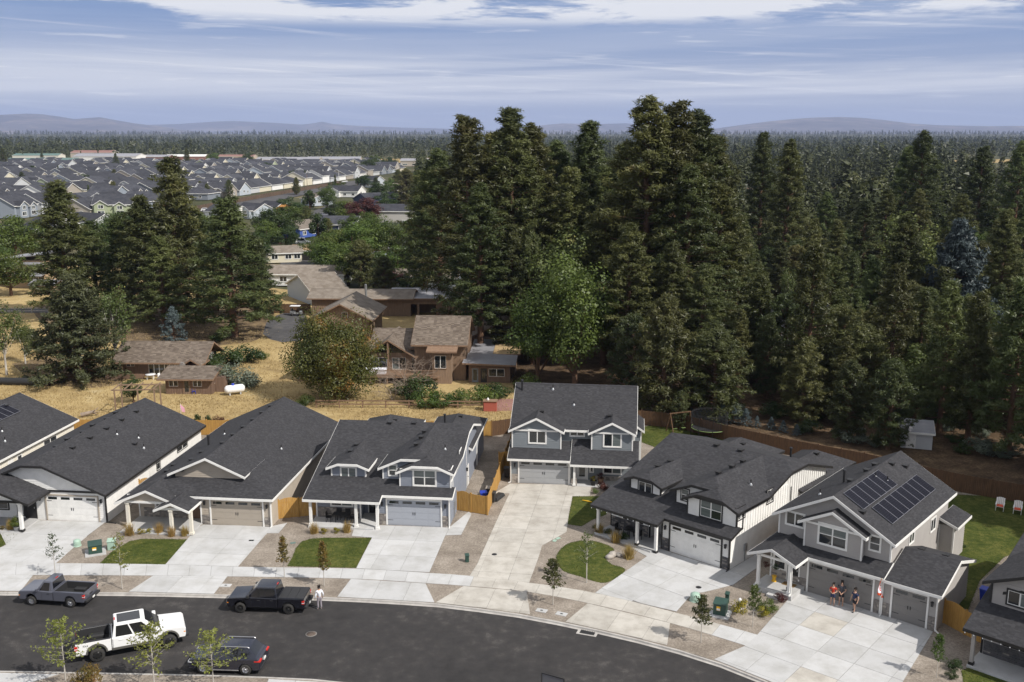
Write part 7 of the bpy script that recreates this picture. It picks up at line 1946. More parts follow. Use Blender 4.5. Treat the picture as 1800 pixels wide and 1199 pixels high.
# ------------------------------------------------------------------ people
def skin_mesh(name, J, E_, m, parent, root=0, sub=1):
    me = bpy.data.meshes.new(name); me.from_pydata([j[0] for j in J], E_, []); me.materials.append(m)
    o = bpy.data.objects.new(name, me); COL.objects.link(o); o.parent = parent
    md = o.modifiers.new('skin', 'SKIN'); md.use_smooth_shade = True
    for i, j in enumerate(J):
        r = j[1] if isinstance(j[1], tuple) else (j[1], j[1])
        me.skin_vertices[0].data[i].radius = r
    me.skin_vertices[0].data[root].use_root = True
    s = o.modifiers.new('sub', 'SUBSURF'); s.levels = sub; s.render_levels = sub
    return o
def person(loc, rz, H, label, shirt, legs, hair, short=True, pose='stand', sleeve=True, shoes=None, look=0.0, female=False):
    """figure looks along +x; H standing height"""
    e = empty('person', loc, rz, label, 'person'); k = H / 1.78; e.scale = (k, k, k)
    arms = {'stand': [(-0.04, 0.30, 1.12), (0.06, 0.30, 0.87)], 'fold': [(-0.02, 0.29, 1.13), (0.24, 0.10, 1.10)], 'front': [(0.0, 0.28, 1.12), (0.22, 0.06, 0.98)]}[pose]
    J = [((0, 0, 0.95), (0.15, 0.115)), ((0, 0, 1.12), (0.14, 0.10)), ((0, 0, 1.32), (0.155, 0.11)), ((0, 0, 1.45), (0.10, 0.085)), ((0.01, 0, 1.54), 0.052), ((0.025, 0, 1.61), (0.070, 0.085)), ((0.02, 0, 1.69), (0.082, 0.10)), ((0.015, 0, 1.76), (0.058, 0.07))]
    ED = [(0, 1), (1, 2), (2, 3), (3, 4), (4, 5), (5, 6), (6, 7)]
    LEG = []; ARM = []
    step = 0.12 if pose == 'step' else 0.02
    for s in (-1, 1):
        b = len(J); fx = s * (0.16 if look < 0 else 0.03)
        J += [((0.0, s * 0.10, 0.86), 0.088), ((fx * 0.5 + 0.02, s * 0.11, 0.49), 0.060), ((fx * 0.5 - 0.01, s * 0.115, 0.30), 0.055), ((fx - 0.01, s * 0.12, 0.09), 0.040), ((fx + 0.02, s * 0.12, 0.045), 0.045), ((fx + 0.16, s * 0.13, 0.035), (0.040, 0.035))]
        ED += [(0, b), (b, b + 1), (b + 1, b + 2), (b + 2, b + 3), (b + 3, b + 4), (b + 4, b + 5)]; LEG.append(b)
        b = len(J); el, wr_ = arms
        J += [((0, s * 0.18, 1.42), 0.062), ((el[0], s * el[1], el[2]), 0.043), ((wr_[0], s * wr_[1], wr_[2]), 0.030)]
        d = (Vector((wr_[0], s * wr_[1], wr_[2])) - Vector((el[0], s * el[1], el[2]))).normalized()
        palm = Vector((wr_[0], s * wr_[1], wr_[2])) + d * 0.07
        J.append((tuple(palm), (0.036, 0.022)))
        ED += [(3, b), (b, b + 1), (b + 1, b + 2), (b + 2, b + 3)]; ARM.append(b)
        side = Vector((1, 0, 0)) if abs(d.x) < 0.7 else Vector((0, 0, 1))
        for f in range(4):
            q = len(J); o0 = palm + side * ((f - 1.5) * 0.021) + d * 0.015; ln = (0.07, 0.085, 0.08, 0.06)[f]
            J += [(tuple(o0 + d * ln * 0.55), 0.010), (tuple(o0 + d * ln + Vector((0.012, -s * 0.012, 0))), 0.009)]; ED += [(b + 3, q), (q, q + 1)]
        q = len(J); J += [(tuple(palm - d * 0.03 + side * 0.045), 0.011), (tuple(palm + d * 0.015 + side * 0.062), 0.010)]; ED += [(b + 3, q), (q, q + 1)]
    body = skin_mesh('body', J, ED, M['skin'], e)
    nz = MB(); nz.prism([(0.098, -0.014, 1.645), (0.098, 0.014, 1.645), (0.092, 0.0, 1.69)], (0.022, 0, -0.006)); nz.build('nose', M['skin'], e)
    for s in (-1, 1):
        q = MB(); q.lathe([(0.0, -0.005), (0.012, 0.0), (0.0, 0.006)], 6, (0.10, s * 0.033, 1.685), 'x'); q.build('eye', M['hair'], e)
        q = MB(); q.lathe([(0.0, -0.012), (0.026, 0.0), (0.0, 0.012)], 8, (0.02, s * 0.10, 1.67), 'y'); q.build('ear', M['skin'], e)
    q = MB(); q.box(0.095, 0.103, -0.022, 0.022, 1.615, 1.622); q.build('mouth', M['cloth_red'], e)
    # clothes
    SJ = [((0, 0, 0.90 if not female else 0.96), (0.18, 0.145)), ((0, 0, 1.12), (0.165, 0.125)), ((0, 0, 1.32), (0.18, 0.135)), ((0, 0, 1.44), (0.115, 0.10)), ((0.005, 0, 1.50), (0.068, 0.068))]; SE = [(0, 1), (1, 2), (2, 3), (3, 4)]
    for s in (-1, 1):
        b = len(SJ); el, wr_ = arms
        SJ.append(((0, s * 0.185, 1.42), 0.082)); SE.append((3, b))
        E1 = Vector((el[0], s * el[1], el[2])); S0 = Vector((0, s * 0.185, 1.42))
        if sleeve == 'long': SJ += [(tuple(E1), 0.062), (tuple(E1.lerp(Vector((wr_[0], s * wr_[1], wr_[2])), 0.85)), 0.048)]; SE += [(b, b + 1), (b + 1, b + 2)]
        else: SJ.append((tuple(S0.lerp(E1, 0.62)), 0.068)); SE.append((b, b + 1))
    skin_mesh('shirt', SJ, SE, shirt, e)
    TJ = [((0, 0, 1.00), (0.165, 0.13)), ((0, 0, 0.92), (0.17, 0.135))]; TE = [(0, 1)]
    for s, b in zip((-1, 1), LEG):
        c = len(TJ); a0, a1, a2, a3 = (Vector(J[b + i][0]) for i in range(4))
        if short: TJ += [(tuple(a0), 0.108), (tuple(a0.lerp(a1, 0.75)), 0.092)]; TE += [(1, c), (c, c + 1)]
        else: TJ += [(tuple(a0), 0.104), (tuple(a1), 0.078), (tuple(a2), 0.072), (tuple(a3 + Vector((0, 0, -0.01))), 0.062)]; TE += [(1, c), (c, c + 1), (c + 1, c + 2), (c + 2, c + 3)]
    skin_mesh('shorts' if short else 'trousers', TJ, TE, legs, e)
    HJ = [((-0.015, 0, 1.66), (0.08, 0.09)), ((-0.005, 0, 1.735), (0.098, 0.105)), ((0.0, 0, 1.79), (0.07, 0.075))]; HE = [(0, 1), (1, 2)]
    if female: HJ += [((-0.06, 0, 1.55), (0.075, 0.05)), ((-0.09, 0, 1.40), (0.07, 0.035))]; HE += [(0, 3), (3, 4)]
    skin_mesh('hair', HJ, HE, hair, e, 1)
    for s, b in zip((-1, 1), LEG):
        c, d = Vector(J[b + 4][0]), Vector(J[b + 5][0])
        skin_mesh('shoe', [(tuple(c + Vector((-0.05, 0, 0.0))), (0.05, 0.05)), (tuple(c + Vector((0.05, 0, 0.005))), (0.052, 0.05)), (tuple(d + Vector((0.02, 0, 0.0))), (0.045, 0.038))], [(0, 1), (1, 2)], shoes or M['white'], e)
    return e
pg = G(562, 1071, -0.13); pg.z = -0.128
person(pg, R(125), 1.80, 'man in a white shirt and grey trousers standing behind the black pickup', M['cloth_white'], M['cloth_grey'], M['hair'], short=False, pose='stand', sleeve='long', shoes=M['white'])
for x, y, rz, Ht, lab, sh, lg, kw in [(1463, 1063, -115, 1.66, 'woman in a red top and dark shorts by the garage', M['cloth_red'], M['cloth_navy'], dict(pose='fold', female=True, shoes=M['skin'])),
                                      (1478, 1064, -115, 1.86, 'man in a dark grey shirt with hands clasped in front', M['cloth_slate'], M['cloth_dark'], dict(pose='front', shoes=M['skin'])),
                                      (1501, 1075, -150, 1.78, 'man in a blue shirt and dark shorts stepping along the garage', M['cloth_navy'], M['cloth_dark'], dict(pose='stand', look=-1, shoes=M['cloth_dark']))]:
    p = G(x, y, 0.03); p.z = 0.03
    person(p, R(rz), Ht, lab, sh, lg, M['hair'], **kw)

# ------------------------------------------------------------------ flag on the solar house
fl = at(G_O, G_A, -4.05, -0.08); fl.z = 2.2
e = empty('house_flag', fl, G_A + 0.3, 'orange and white flag hanging from a pole between the garage doors', 'flag'); e.scale = (1.3, 1.0, 1.15)
b = MB(); b.tube((0, 0.03, -0.1), (0.12, -0.75, 0.75), 0.016, n=8); b.lathe([(0.0, -0.04), (0.035, 0), (0.0, 0.04)], 8, (0.12, -0.75, 0.75)); b.build('flag_pole', M['cedar'], e)
nu, nv = 10, 16; vs = []
for j in range(nv + 1):
    t = j / nv
    for i in range(nu + 1):
        s = i / nu
        k = min(1.0, 1.6 * t)
        px_ = 0.12 * (1 - 0.8 * s) * (1 - k) + (0.30 * s - 0.10 + 0.10 * t) * k + 0.045 * math.sin(9 * s + 4 * t) * k
        py_ = -0.75 + 0.60 * s * (1 - 0.75 * k) + 0.07 * math.sin(11 * s + 3 * t) * (0.2 + k)
        vs.append((px_, py_, 0.75 - 0.66 * s * (1 - 0.6 * t) - 1.05 * t))
fs = [(j * (nu + 1) + i, j * (nu + 1) + i + 1, (j + 1) * (nu + 1) + i + 1, (j + 1) * (nu + 1) + i) for j in range(nv) for i in range(nu)]
m = MB(); m.add(vs, fs, 0, True)
for n_, (j, i) in enumerate([(j, i) for j in range(nv) for i in range(nu)]):
    m.m[n_] = 0 if (i in (0, 1) or j > 12 or i > 8) else (2 if (3 <= j <= 9 and (i == 4 or (i in (5, 6) and j in (3, 6, 9)))) else (3 if i == 7 else 1))
fo = m.build('flag_cloth', [M['orange'], M['cloth_white'], M['cloth_red'], M['cloth_navy']], e)
sd = fo.modifiers.new('thick', 'SOLIDIFY'); sd.thickness = 0.006

# ------------------------------------------------------------------ utility boxes, lids, grates
def util_box(x, y, w, d, h_, rz, m, label, pad=True, sign=False, slope=0.12):
    e = empty('utility_box', G(x, y), R(rz), label, 'utility box', 'utility boxes in the gravel')
    if pad:
        b = MB(); b.box(-w / 2 - 0.28, w / 2 + 0.28, -d / 2 - 0.32, d / 2 + 0.25, -0.05, 0.09); b.build('concrete_pad', M['concrete'], e, bevel=0.01)
    z = 0.09 if pad else 0.0
    b = MB(); b.prism([(-w / 2, -d / 2, z), (-w / 2, d / 2, z), (-w / 2, d / 2, z + h_), (-w / 2, -d / 2, z + h_ * 0.86)], (w, 0, 0)); b.build('cabinet', m, e, bevel=0.03)
    b = MB(); b.prism([(-w / 2 - 0.03, -d / 2 - 0.05, z + h_ * 0.86), (-w / 2 - 0.03, d / 2 + 0.03, z + h_ + 0.01), (-w / 2 - 0.03, d / 2 + 0.03, z + h_ + 0.06), (-w / 2 - 0.03, -d / 2 - 0.05, z + h_ * 0.86 + 0.06)], (w + 0.06, 0, 0)); b.build('lid', m, e, bevel=0.015)
    if sign:
        b = MB(); b.box(-w * 0.22, w * 0.08, -d / 2 - 0.012, -d / 2, z + h_ * 0.38, z + h_ * 0.72); s = b.build('warning_label', M['yellow'], e)
        b = MB(); b.box(-w * 0.2, w * 0.06, -d / 2 - 0.016, -d / 2 - 0.012, z + h_ * 0.40, z + h_ * 0.56); b.build('label_text_field', M['white'], s)
    return e
util_box(168, 972, 1.05, 0.95, 0.78, 24, M['util_dark'], 'dark green transformer box with yellow label on a concrete pad', True, True)
util_box(197, 966, 0.62, 0.5, 0.85, 10, M['util_pale'], 'pale ribbed green cabinet beside the dark green transformer box', False)
def dome(x, y, r, h_, m, label, rz=0):
    e = empty('utility_pedestal', G(x, y), R(rz), label, 'utility box', 'utility boxes in the gravel')
    b = MB(); b.lathe([(r, -0.03), (r, h_ * 0.7), (r * 0.9, h_ * 0.88), (r * 0.5, h_), (0, h_ * 1.02)], 14); b.build('cover', m, e)
    b = MB(); b.lathe([(r * 1.12, -0.03), (r * 1.12, 0.06), (r, 0.07)], 14); b.build('base_ring', m, e)
dome(136, 960, 0.30, 0.58, M['util_pale'], 'squat pale green pedestal beside the driveway of the white house')
dome(1222, 1056, 0.38, 0.62, M['util_pale'], 'large pale green pedestal at the driveway corner of the white black-trimmed house')
dome(1300, 1071, 0.13, 0.85, M['white_plastic'], 'white standpipe beside the golden shrub')
util_box(1266, 1080, 0.9, 0.85, 0.95, -24, M['util_dark'], 'dark green transformer box among the gravel beside the wide driveway', True, True)
util_box(1278, 1060, 0.28, 0.25, 0.8, -24, M['util_dark'], 'slim dark green post box behind the transformer', False)
util_box(821, 988, 0.3, 0.3, 0.62, 10, M['util_dark'], 'small dark green pedestal in the gravel beside the long driveway', False)
def meter_lid(x, y, label, rz=-20, m=None):
    e = empty('meter_lid', G(x, y), R(rz), label, 'meter lid', 'meter lids')
    b = MB(); b.box(-0.4, 0.4, -0.26, 0.26, -0.05, 0.035); b.build('concrete_frame', M['concrete'], e, bevel=0.01)
    b = MB(); b.box(-0.09, 0.09, -0.07, 0.07, 0.035, 0.042); b.build('lid', M['iron'], e)
meter_lid(952, 1074, 'concrete meter lid in the gravel strip beside the olive tree', -22); meter_lid(987, 1080, 'concrete meter lid next to the storm drain', -24); meter_lid(397, 1030, 'concrete meter lid beside the black pickup hood', -4)
# storm drain and manhole in the road
e = empty('storm_drain', G(1033, 1112, -0.13), R(-20), 'iron storm drain grate in a concrete frame at the kerb', 'drain'); e.location.z = -0.13
b = MB(); b.box(-0.72, 0.72, -0.45, 0.45, -0.05, 0.014); b.build('concrete_frame', M['kerb'], e)
b = MB(); b.box(-0.52, 0.52, -0.30, 0.30, 0.014, 0.020); b.build('drain_pit', M['black'], e)
for i in range(8):
    b = MB(); b.box(-0.48 + i * 0.13, -0.455 + i * 0.13, -0.3, 0.3, 0.020, 0.032); b.build('grate_bar', M['iron'], e)
e = empty('manhole_cover', G(547, 1115, -0.13), 0, 'round iron manhole cover in the asphalt', 'manhole'); e.location.z = -0.13
b = MB(); b.lathe([(0.40, 0.0), (0.40, 0.012), (0.33, 0.014), (0, 0.014)], 24); b.build('rim_ring', M['kerb_joint'], e)
b = MB(); b.lathe([(0.32, 0.014), (0.32, 0.02), (0, 0.022)], 24); b.build('cover', mat('rusty_iron', (0.13, 0.095, 0.07), 0.7, (0.08, 0.06, 0.05), 8, 4), e)
for i, (x, y, lab) in enumerate([(1228, 1033, 'round dark cleanout lid in the driveway of the white black-trimmed house'), (869, 975, 'small dark cleanout lid in the long driveway')]):
    e = empty('cleanout_lid', G(x, y, 0.03), 0, lab, 'lid'); e.location.z = 0.031
    b = MB(); b.lathe([(0.22, -0.01), (0.22, 0.012), (0.19, 0.016), (0, 0.016)], 18); b.build('lid', M['iron'], e)
for i, (x, y, lab) in enumerate([(442, 951, 'flat green valve lid in the gravel near the tan house walk'), (515, 955, 'flat green valve lid beside the blue-grey house lawn'), (981, 947, 'flat green valve lid at the edge of the long driveway'), (975, 951, 'second flat green valve lid at the edge of the long driveway')]):
    e = empty('valve_lid', G(x, y), 0.4 * i, lab, 'lid'); b = MB(); b.box(-0.22, 0.22, -0.15, 0.15, -0.02, 0.03); b.build('lid', M['util_pale'] if i > 1 else M['roof_green'], e, bevel=0.01)

# ------------------------------------------------------------------ garden and porch things
def chair(loc, rz, m, label, group, h_=0.45):
    e = empty('chair', loc, rz, label, 'chair', group)
    b = MB(); b.box(-0.24, 0.24, -0.24, 0.24, h_ - 0.04, h_); b.build('seat', m, e)
    b = MB(); b.box(-0.24, 0.24, 0.2, 0.24, h_, h_ + 0.5); b.build('backrest', m, e)
    for sx in (-0.21, 0.21):
        for sy in (-0.21, 0.21):
            b = MB(); b.box(sx - 0.02, sx + 0.02, sy - 0.02, sy + 0.02, 0, h_ - 0.04); b.build('leg', m, e)
        b = MB(); b.box(sx - 0.025, sx + 0.025, -0.22, 0.22, h_ + 0.2, h_ + 0.24); b.build('armrest', m, e)
def table(loc, rz, w, d, m, label, round_=False, h_=0.74):
    e = empty('table', loc, rz, label, 'table')
    b = MB(); (b.lathe([(w / 2, h_ - 0.04), (w / 2, h_), (0, h_)], 20) if round_ else b.box(-w / 2, w / 2, -d / 2, d / 2, h_ - 0.05, h_)); b.build('tabletop', m, e)
    for sx in (-1, 1):
        for sy in (-1, 1):
            b = MB(); x, y = sx * w * 0.3, sy * d * 0.32; b.box(x - 0.03, x + 0.03, y - 0.03, y + 0.03, 0, h_ - 0.05); b.build('leg', m, e)
    return e
def up(v, z): v.z = z; return v
table(up(at(D_O, D_A, -9.7, -0.1), 0.16), D_A, 1.5, 0.85, M['iron'], 'dark metal table on the blue-grey house porch')
for dx, dy, r_ in ((-1.1, -0.1, 90), (1.1, -0.1, -90), (-0.4, 0.55, 0), (0.4, 0.55, 0)):
    chair(up(at(D_O, D_A, -9.7 + dx, -0.1 + dy), 0.16), D_A + R(r_), M['iron'], 'dark metal chair at the table on the blue-grey house porch', 'chairs on the blue-grey house porch')
table(up(at(F_O, F_A, -9.6, -0.2), 0.16), F_A, 1.0, 1.0, M['iron'], 'round black table on the white house porch', True)
for dx, dy, r_ in ((-1.0, -0.1, 90), (1.0, 0.0, -90)):
    chair(up(at(F_O, F_A, -9.6 + dx, -0.2 + dy), 0.16), F_A + R(r_), M['iron'], 'black metal chair at the round porch table', 'chairs at the round porch table')
p = up(at(G_O, G_A, -11.75, -0.75), 0.40)
e = empty('stool', p, 0.2, 'bright yellow waisted stool on the raised porch', 'stool'); b = MB(); b.lathe([(0.19, 0), (0.19, 0.03), (0.12, 0.2), (0.13, 0.28), (0.2, 0.44), (0.2, 0.46), (0, 0.46)], 14); b.build('seat', M['yellow'], e)
e = empty('doormat', up(at(G_O, G_A, -10.6, -0.55), 0.402), G_A, 'brown doormat before the black front door', 'doormat'); b = MB(); b.box(-0.5, 0.5, -0.3, 0.3, 0, 0.02); b.build('mat', mat('coir', (0.20, 0.12, 0.04), 0.95), e, bevel=0.005)
e = empty('doormat', up(at(H_O, H_A, -7.4, 1.2), 0.162), H_A, 'brown doormat on the dark house porch', 'doormat'); b = MB(); b.box(-0.5, 0.5, -0.3, 0.3, 0, 0.02); b.build('mat', M['timber'], e, bevel=0.005)
e = empty('lantern', up(at(G_O, G_A, -10.15, -1.7), 0.40), 0, 'black lantern beside the white porch post', 'lantern'); b = MB(); b.lathe([(0.16, 0), (0.17, 0.32), (0.06, 0.42), (0.05, 0.5), (0, 0.5)], 8); b.build('body', M['iron'], e)
K['bush1'].place(up(at(G_O, G_A, -11.9, -2.0), 2.0), 0.5, 'hanging flower basket under the porch roof', 'plant', None, name='flower_basket', leaf=M['leaf_red'])
K['bush1'].place(up(at(G_O, G_A, -11.0, -2.1), 2.1), 0.5, 'second hanging flower basket near the porch beam', 'plant', None, name='flower_basket', leaf=M['leaf_dark'])
def pot(loc, label, plant, m, Hp=0.9, lf=None):
    e = empty('plant_pot', loc, 0, label, 'plant pot'); b = MB(); b.lathe([(0.0, 0.0), (0.22, 0.0), (0.32, 0.48), (0.34, 0.5), (0.30, 0.5), (0.28, 0.4), (0, 0.4)], 16); b.build('pot', m, e)
    o = K[plant]; c = bpy.data.objects.new('plant', o.leaves); COL.objects.link(c); c.parent = e; c.location = (0, 0, 0.5); k = Hp / o.H; c.scale = (k * 0.8, k * 0.8, k)
    if lf: c.material_slots[0].link = 'OBJECT'; c.material_slots[0].material = lf
pot(G(31, 935), 'grey plant pot with a green plant beside the driveway', 'bush0', M['galv'], 1.0, M['leaf'])
pot(up(at(E_O, E_A, 8.2, -0.1), 0.1), 'dark pot with yellow flowers on the slate house porch', 'bush1', M['iron'], 0.6)
pot(up(at(E_O, E_A, 8.9, 0.7), 0.1), 'brown pot with reddish plant on the slate house porch', 'bush1', M['timber'], 0.7, M['leaf_red'])
# bins and things in the side yard of the blue-grey house
def bin_(loc, rz, m, lid, label):
    e = empty('wheelie_bin', loc, rz, label, 'bin')
    b = MB(); b.add([(-0.24, -0.26, 0.1), (0.24, -0.26, 0.1), (0.24, 0.26, 0.1), (-0.24, 0.26, 0.1), (-0.32, -0.36, 1.0), (0.32, -0.36, 1.0), (0.32, 0.36, 1.0), (-0.32, 0.36, 1.0)], [(0, 3, 2, 1), (4, 5, 6, 7), (0, 1, 5, 4), (1, 2, 6, 5), (2, 3, 7, 6), (3, 0, 4, 7)]); b.build('body', m, e, bevel=0.04)
    b = MB(); b.box(-0.35, 0.35, -0.38, 0.40, 1.0, 1.08); b.build('lid', lid, e, bevel=0.03)
    for sx in (-0.28, 0.28):
        b = MB(); b.lathe([(0, -0.04), (0.12, -0.04), (0.12, 0.04), (0, 0.04)], 12, (sx, 0.28, 0.12), 'x'); b.build('wheel', M['rubber'], e)
bin_(at(D_O, D_A, 2.2, 6.3), D_A + 0.2, M['blue_plastic'], M['blue_plastic'], 'blue wheelie bin behind the cedar gate')
bin_(at(D_O, D_A, 2.6, 7.6), D_A, M['dark_plastic'], M['tan'], 'dark wheelie bin with a pale lid behind the blue bin')
bin_(at(D_O, D_A, 3.0, 6.4), D_A - 0.1, M['dark_plastic'], M['dark_plastic'], 'black wheelie bin beside the blue bin')
bin_(at(G_O, G_A, 1.3, 7.0), G_A, M['blue_plastic'], M['blue_plastic'], 'blue wheelie bin in the shade behind the small garage')
bin_(at(E_O, E_A, -0.55, 1.4), E_A, M['dark_plastic'], M['dark_plastic'], 'black wheelie bin beside the slate house garage')
e = empty('roof_cargo_box', G(876, 876), R(66), 'long black roof box lying on the gravel by the cedar fence', 'cargo box')
b = MB(); b.add([(-1.0, -0.36, 0), (0.85, -0.36, 0), (1.05, -0.2, 0), (1.05, 0.2, 0), (0.85, 0.36, 0), (-1.0, 0.36, 0), (-0.95, -0.3, 0.36), (0.6, -0.3, 0.36), (0.95, -0.16, 0.2), (0.95, 0.16, 0.2), (0.6, 0.3, 0.36), (-0.95, 0.3, 0.36)],
              [(5, 4, 3, 2, 1, 0), (0, 1, 7, 6), (1, 2, 8, 7), (2, 3, 9, 8), (3, 4, 10, 9), (4, 5, 11, 10), (5, 0, 6, 11), (6, 7, 10, 11), (7, 8, 9, 10)]); b.build('shell', M['dark_plastic'], e, bevel=0.05)
e = empty('toy_bat', G(1031, 882, 0.02), R(-30), 'yellow plastic bat lying on the lawn of the slate house', 'toy'); b = MB(); b.tube((-0.45, 0, 0.05), (0.1, 0, 0.05), 0.03, 0.06, n=10); b.tube((0.1, 0, 0.05), (0.55, 0, 0.05), 0.06, 0.055, n=10); b.build('bat', M['yellow'], e)
for i, (x, y, s) in enumerate([(1071, 982, 0.42), (1077, 978, 0.50), (1087, 978, 0.38)]):
    e = empty('boulder', G(x, y), i, 'pale boulder beside the golden grass', 'boulder', 'boulders in the gravel bed')
    r_ = np.random.RandomState(i); b = MB(); b.lathe([(0.0, -0.1), (0.75, 0.0), (0.9, 0.35), (0.55, 0.7), (0.0, 0.8)], 9)
    b.v = [(v[0] * s * (1 + r_.normal() * 0.1), v[1] * s * 0.8 * (1 + r_.normal() * 0.1), v[2] * s) for v in b.v]; b.build('stone', M['stone_pale'], e)
# basketball hoop at the near kerb: only the top of the backboard shows
hp = G(972, 1190, 3.6); hp.z = -0.13
e = empty('basketball_hoop', hp, R(-28), 'basketball backboard with black frame standing at the road', 'basketball hoop')
b = MB(); b.box(-0.06, 0.06, 0.5, 0.62, 0.0, 3.2); b.beam((0, 0.56, 3.0), (0, 0.05, 3.5), 0.08, 0.08); b.build('pole', M['iron'], e)
b = MB(); b.box(-0.5, 0.5, 0.2, 1.0, 0, 0.2); b.build('base', M['dark_plastic'], e, bevel=0.05)
b = MB(); b.box(-0.68, 0.68, -0.012, 0.012, 2.9, 3.75); b.build('backboard', mat('acrylic', (0.16, 0.16, 0.17), 0.15), e)
b = MB(); b.box(-0.72, 0.72, -0.03, 0.03, 3.75, 3.80); b.box(-0.72, 0.72, -0.03, 0.03, 2.85, 2.9); b.box(-0.72, -0.68, -0.03, 0.03, 2.9, 3.75); b.box(0.68, 0.72, -0.03, 0.03, 2.9, 3.75); b.build('frame', M['black'], e)
for x in (-0.2, 0.22):
    b = MB(); b.box(x - 0.025, x + 0.025, 0.012, 0.05, 2.9, 3.75); b.build('brace', M['black'], e)
b = MB()
for k in range(16):
    a0, a1 = 2 * math.pi * k / 16, 2 * math.pi * (k + 1) / 16
    b.tube((0.23 * math.cos(a0), -0.28 + 0.23 * math.sin(a0), 3.05), (0.23 * math.cos(a1), -0.28 + 0.23 * math.sin(a1), 3.05), 0.01, n=5)
b.build('rim', M['orange'], e)
# trampoline, swing set
tp_ = G(1246, 766); e = empty('trampoline', tp_, 0, 'netted trampoline with lime-green edge behind the white house', 'trampoline')
b = MB(); b.lathe([(2.05, 0.90), (2.05, 0.95), (1.75, 0.955), (1.75, 0.9)], 28); b.build('edge_pad', M['net'], e)
b = MB(); b.lathe([(2.02, 0.955), (2.09, 0.955), (2.09, 1.02), (2.02, 1.02), (2.02, 0.955)], 28); b.build('edge_ring', M['lime'], e)
b = MB(); b.lathe([(1.75, 0.90), (0, 0.88)], 28); b.build('mat', M['net'], e)
for k in range(8):
    a = k * math.pi / 4; b = MB(); b.tube((2.1 * math.cos(a), 2.1 * math.sin(a), 0), (2.1 * math.cos(a), 2.1 * math.sin(a), 2.75), 0.03, n=6); b.build('pole', M['iron'], e)
b = MB()
for k in range(56):
    a = 2 * math.pi * k / 56; b.tube((2.04 * math.cos(a), 2.04 * math.sin(a), 0.95), (2.04 * math.cos(a), 2.04 * math.sin(a), 2.7), 0.010, n=3, caps=False)
for z in np.arange(1.05, 2.75, 0.12):
    for k in range(28):
        a0, a1 = 2 * math.pi * k / 28, 2 * math.pi * (k + 1) / 28; b.tube((2.04 * math.cos(a0), 2.04 * math.sin(a0), z), (2.04 * math.cos(a1), 2.04 * math.sin(a1), z), 0.010 if z < 2.6 else 0.025, n=3, caps=False)
b.build('net', M['net'], e, kind='stuff')
p0 = G(1200, 760); e = empty('swing_set', p0, R(20), 'orange wooden swing frame on the shaded lawn', 'swing')
b = MB(); b.beam((-1.8, 0, 2.4), (1.0, 0, 2.4), 0.1, 0.12); b.build('top_beam', M['cedar_dark'], e)
for x in (-1.7, 0.9):
    for sy in (-0.9, 0.9):
        b = MB(); b.beam((x, 0, 2.4), (x, sy, 0), 0.09, 0.09, up=(1, 0, 0)); b.build('leg', M['cedar_dark'], e)
for x in (-1.0, 0.1):
    b = MB(); b.box(x - 0.25, x + 0.25, -0.09, 0.09, 0.5, 0.54); s = b.build('swing_seat', M['lime'], e)
    for dx in (-0.22, 0.22): q = MB(); q.tube((x + dx, 0, 0.52), (x + dx, 0, 2.38), 0.01, n=4); q.build('rope', M['iron'], s)
# two adirondack chairs with red cushions in the shaded garden
for x, y, lab in [(1757, 897, 'pale garden chair with red cushion on the shaded lawn edge'), (1788, 903, 'second pale garden chair with red cushion beside the fence')]:
    e = empty('garden_chair', G(x, y), R(-30), lab, 'chair')
    b = MB(); b.prism([(-0.33, -0.35, 0.40), (-0.33, 0.30, 0.28), (-0.33, 0.30, 0.32), (-0.33, -0.35, 0.44)], (0.66, 0, 0)); b.build('seat', M['white'], e)
    for k in range(5):
        q = MB(); xx = -0.29 + k * 0.145; q.prism([(xx - 0.06, 0.28, 0.3), (xx - 0.06, 0.55, 1.02 + 0.06 * math.sin(k * 0.78)), (xx - 0.06, 0.58, 1.02 + 0.06 * math.sin(k * 0.78)), (xx - 0.06, 0.31, 0.3)], (0.125, 0, 0)); q.build('back_slat', M['white'], e)
    b = MB(); b.box(-0.28, 0.28, -0.34, 0.2, 0.43, 0.50); b.build('cushion', M['orange'], e, bevel=0.02)
    for sx in (-0.34, 0.30):
        q = MB(); q.box(sx, sx + 0.04, -0.34, -0.28, 0, 0.62); q.box(sx, sx + 0.04, 0.3, 0.36, 0, 0.62); q.box(sx - 0.04, sx + 0.08, -0.4, 0.42, 0.60, 0.63); q.build('arm_frame', M['white'], e)

# ------------------------------------------------------------------ ranch things
e = empty('pergola', G(236, 728), R(4), 'open timber pergola frame above the roof ridge', 'pergola')
for x in (-2.2, 0.6, 2.6):
    for y in ((0,) if x == 0.6 else (0.0, 2.6)):
        b = MB(); b.beam((x, y, -0.1), (x, y, 3.0), 0.15, 0.15, up=(0, 1, 0)); b.build('post', M['barn_pale'], e)
for y in (0, 2.6): b = MB(); b.beam((-2.6, y, 3.07), (3.0, y, 3.07), 0.1, 0.16); b.build('beam', M['barn_pale'], e)
for x in (-2.2, -0.9, 0.5, 1.6, 2.6): b = MB(); b.beam((x, -0.4, 3.22), (x, 3.0, 3.22), 0.07, 0.14); b.build('rafter', M['barn_pale'], e)
e = empty('propane_tank', G(413, 694), R(28), 'white propane tank lying on the dry grass', 'propane tank')
b = MB(); b.lathe([(0.0, -1.35), (0.3, -1.3), (0.5, -1.1), (0.55, -0.9), (0.55, 0.9), (0.5, 1.1), (0.3, 1.3), (0.0, 1.35)], 20, (0, 0, 0.78), 'x'); b.build('tank', M['white_plastic'], e)
b = MB(); b.lathe([(0.2, 0), (0.2, 0.2), (0.14, 0.26), (0, 0.26)], 12, (-0.2, 0, 1.28)); b.build('valve_dome', M['blue_plastic'], e)
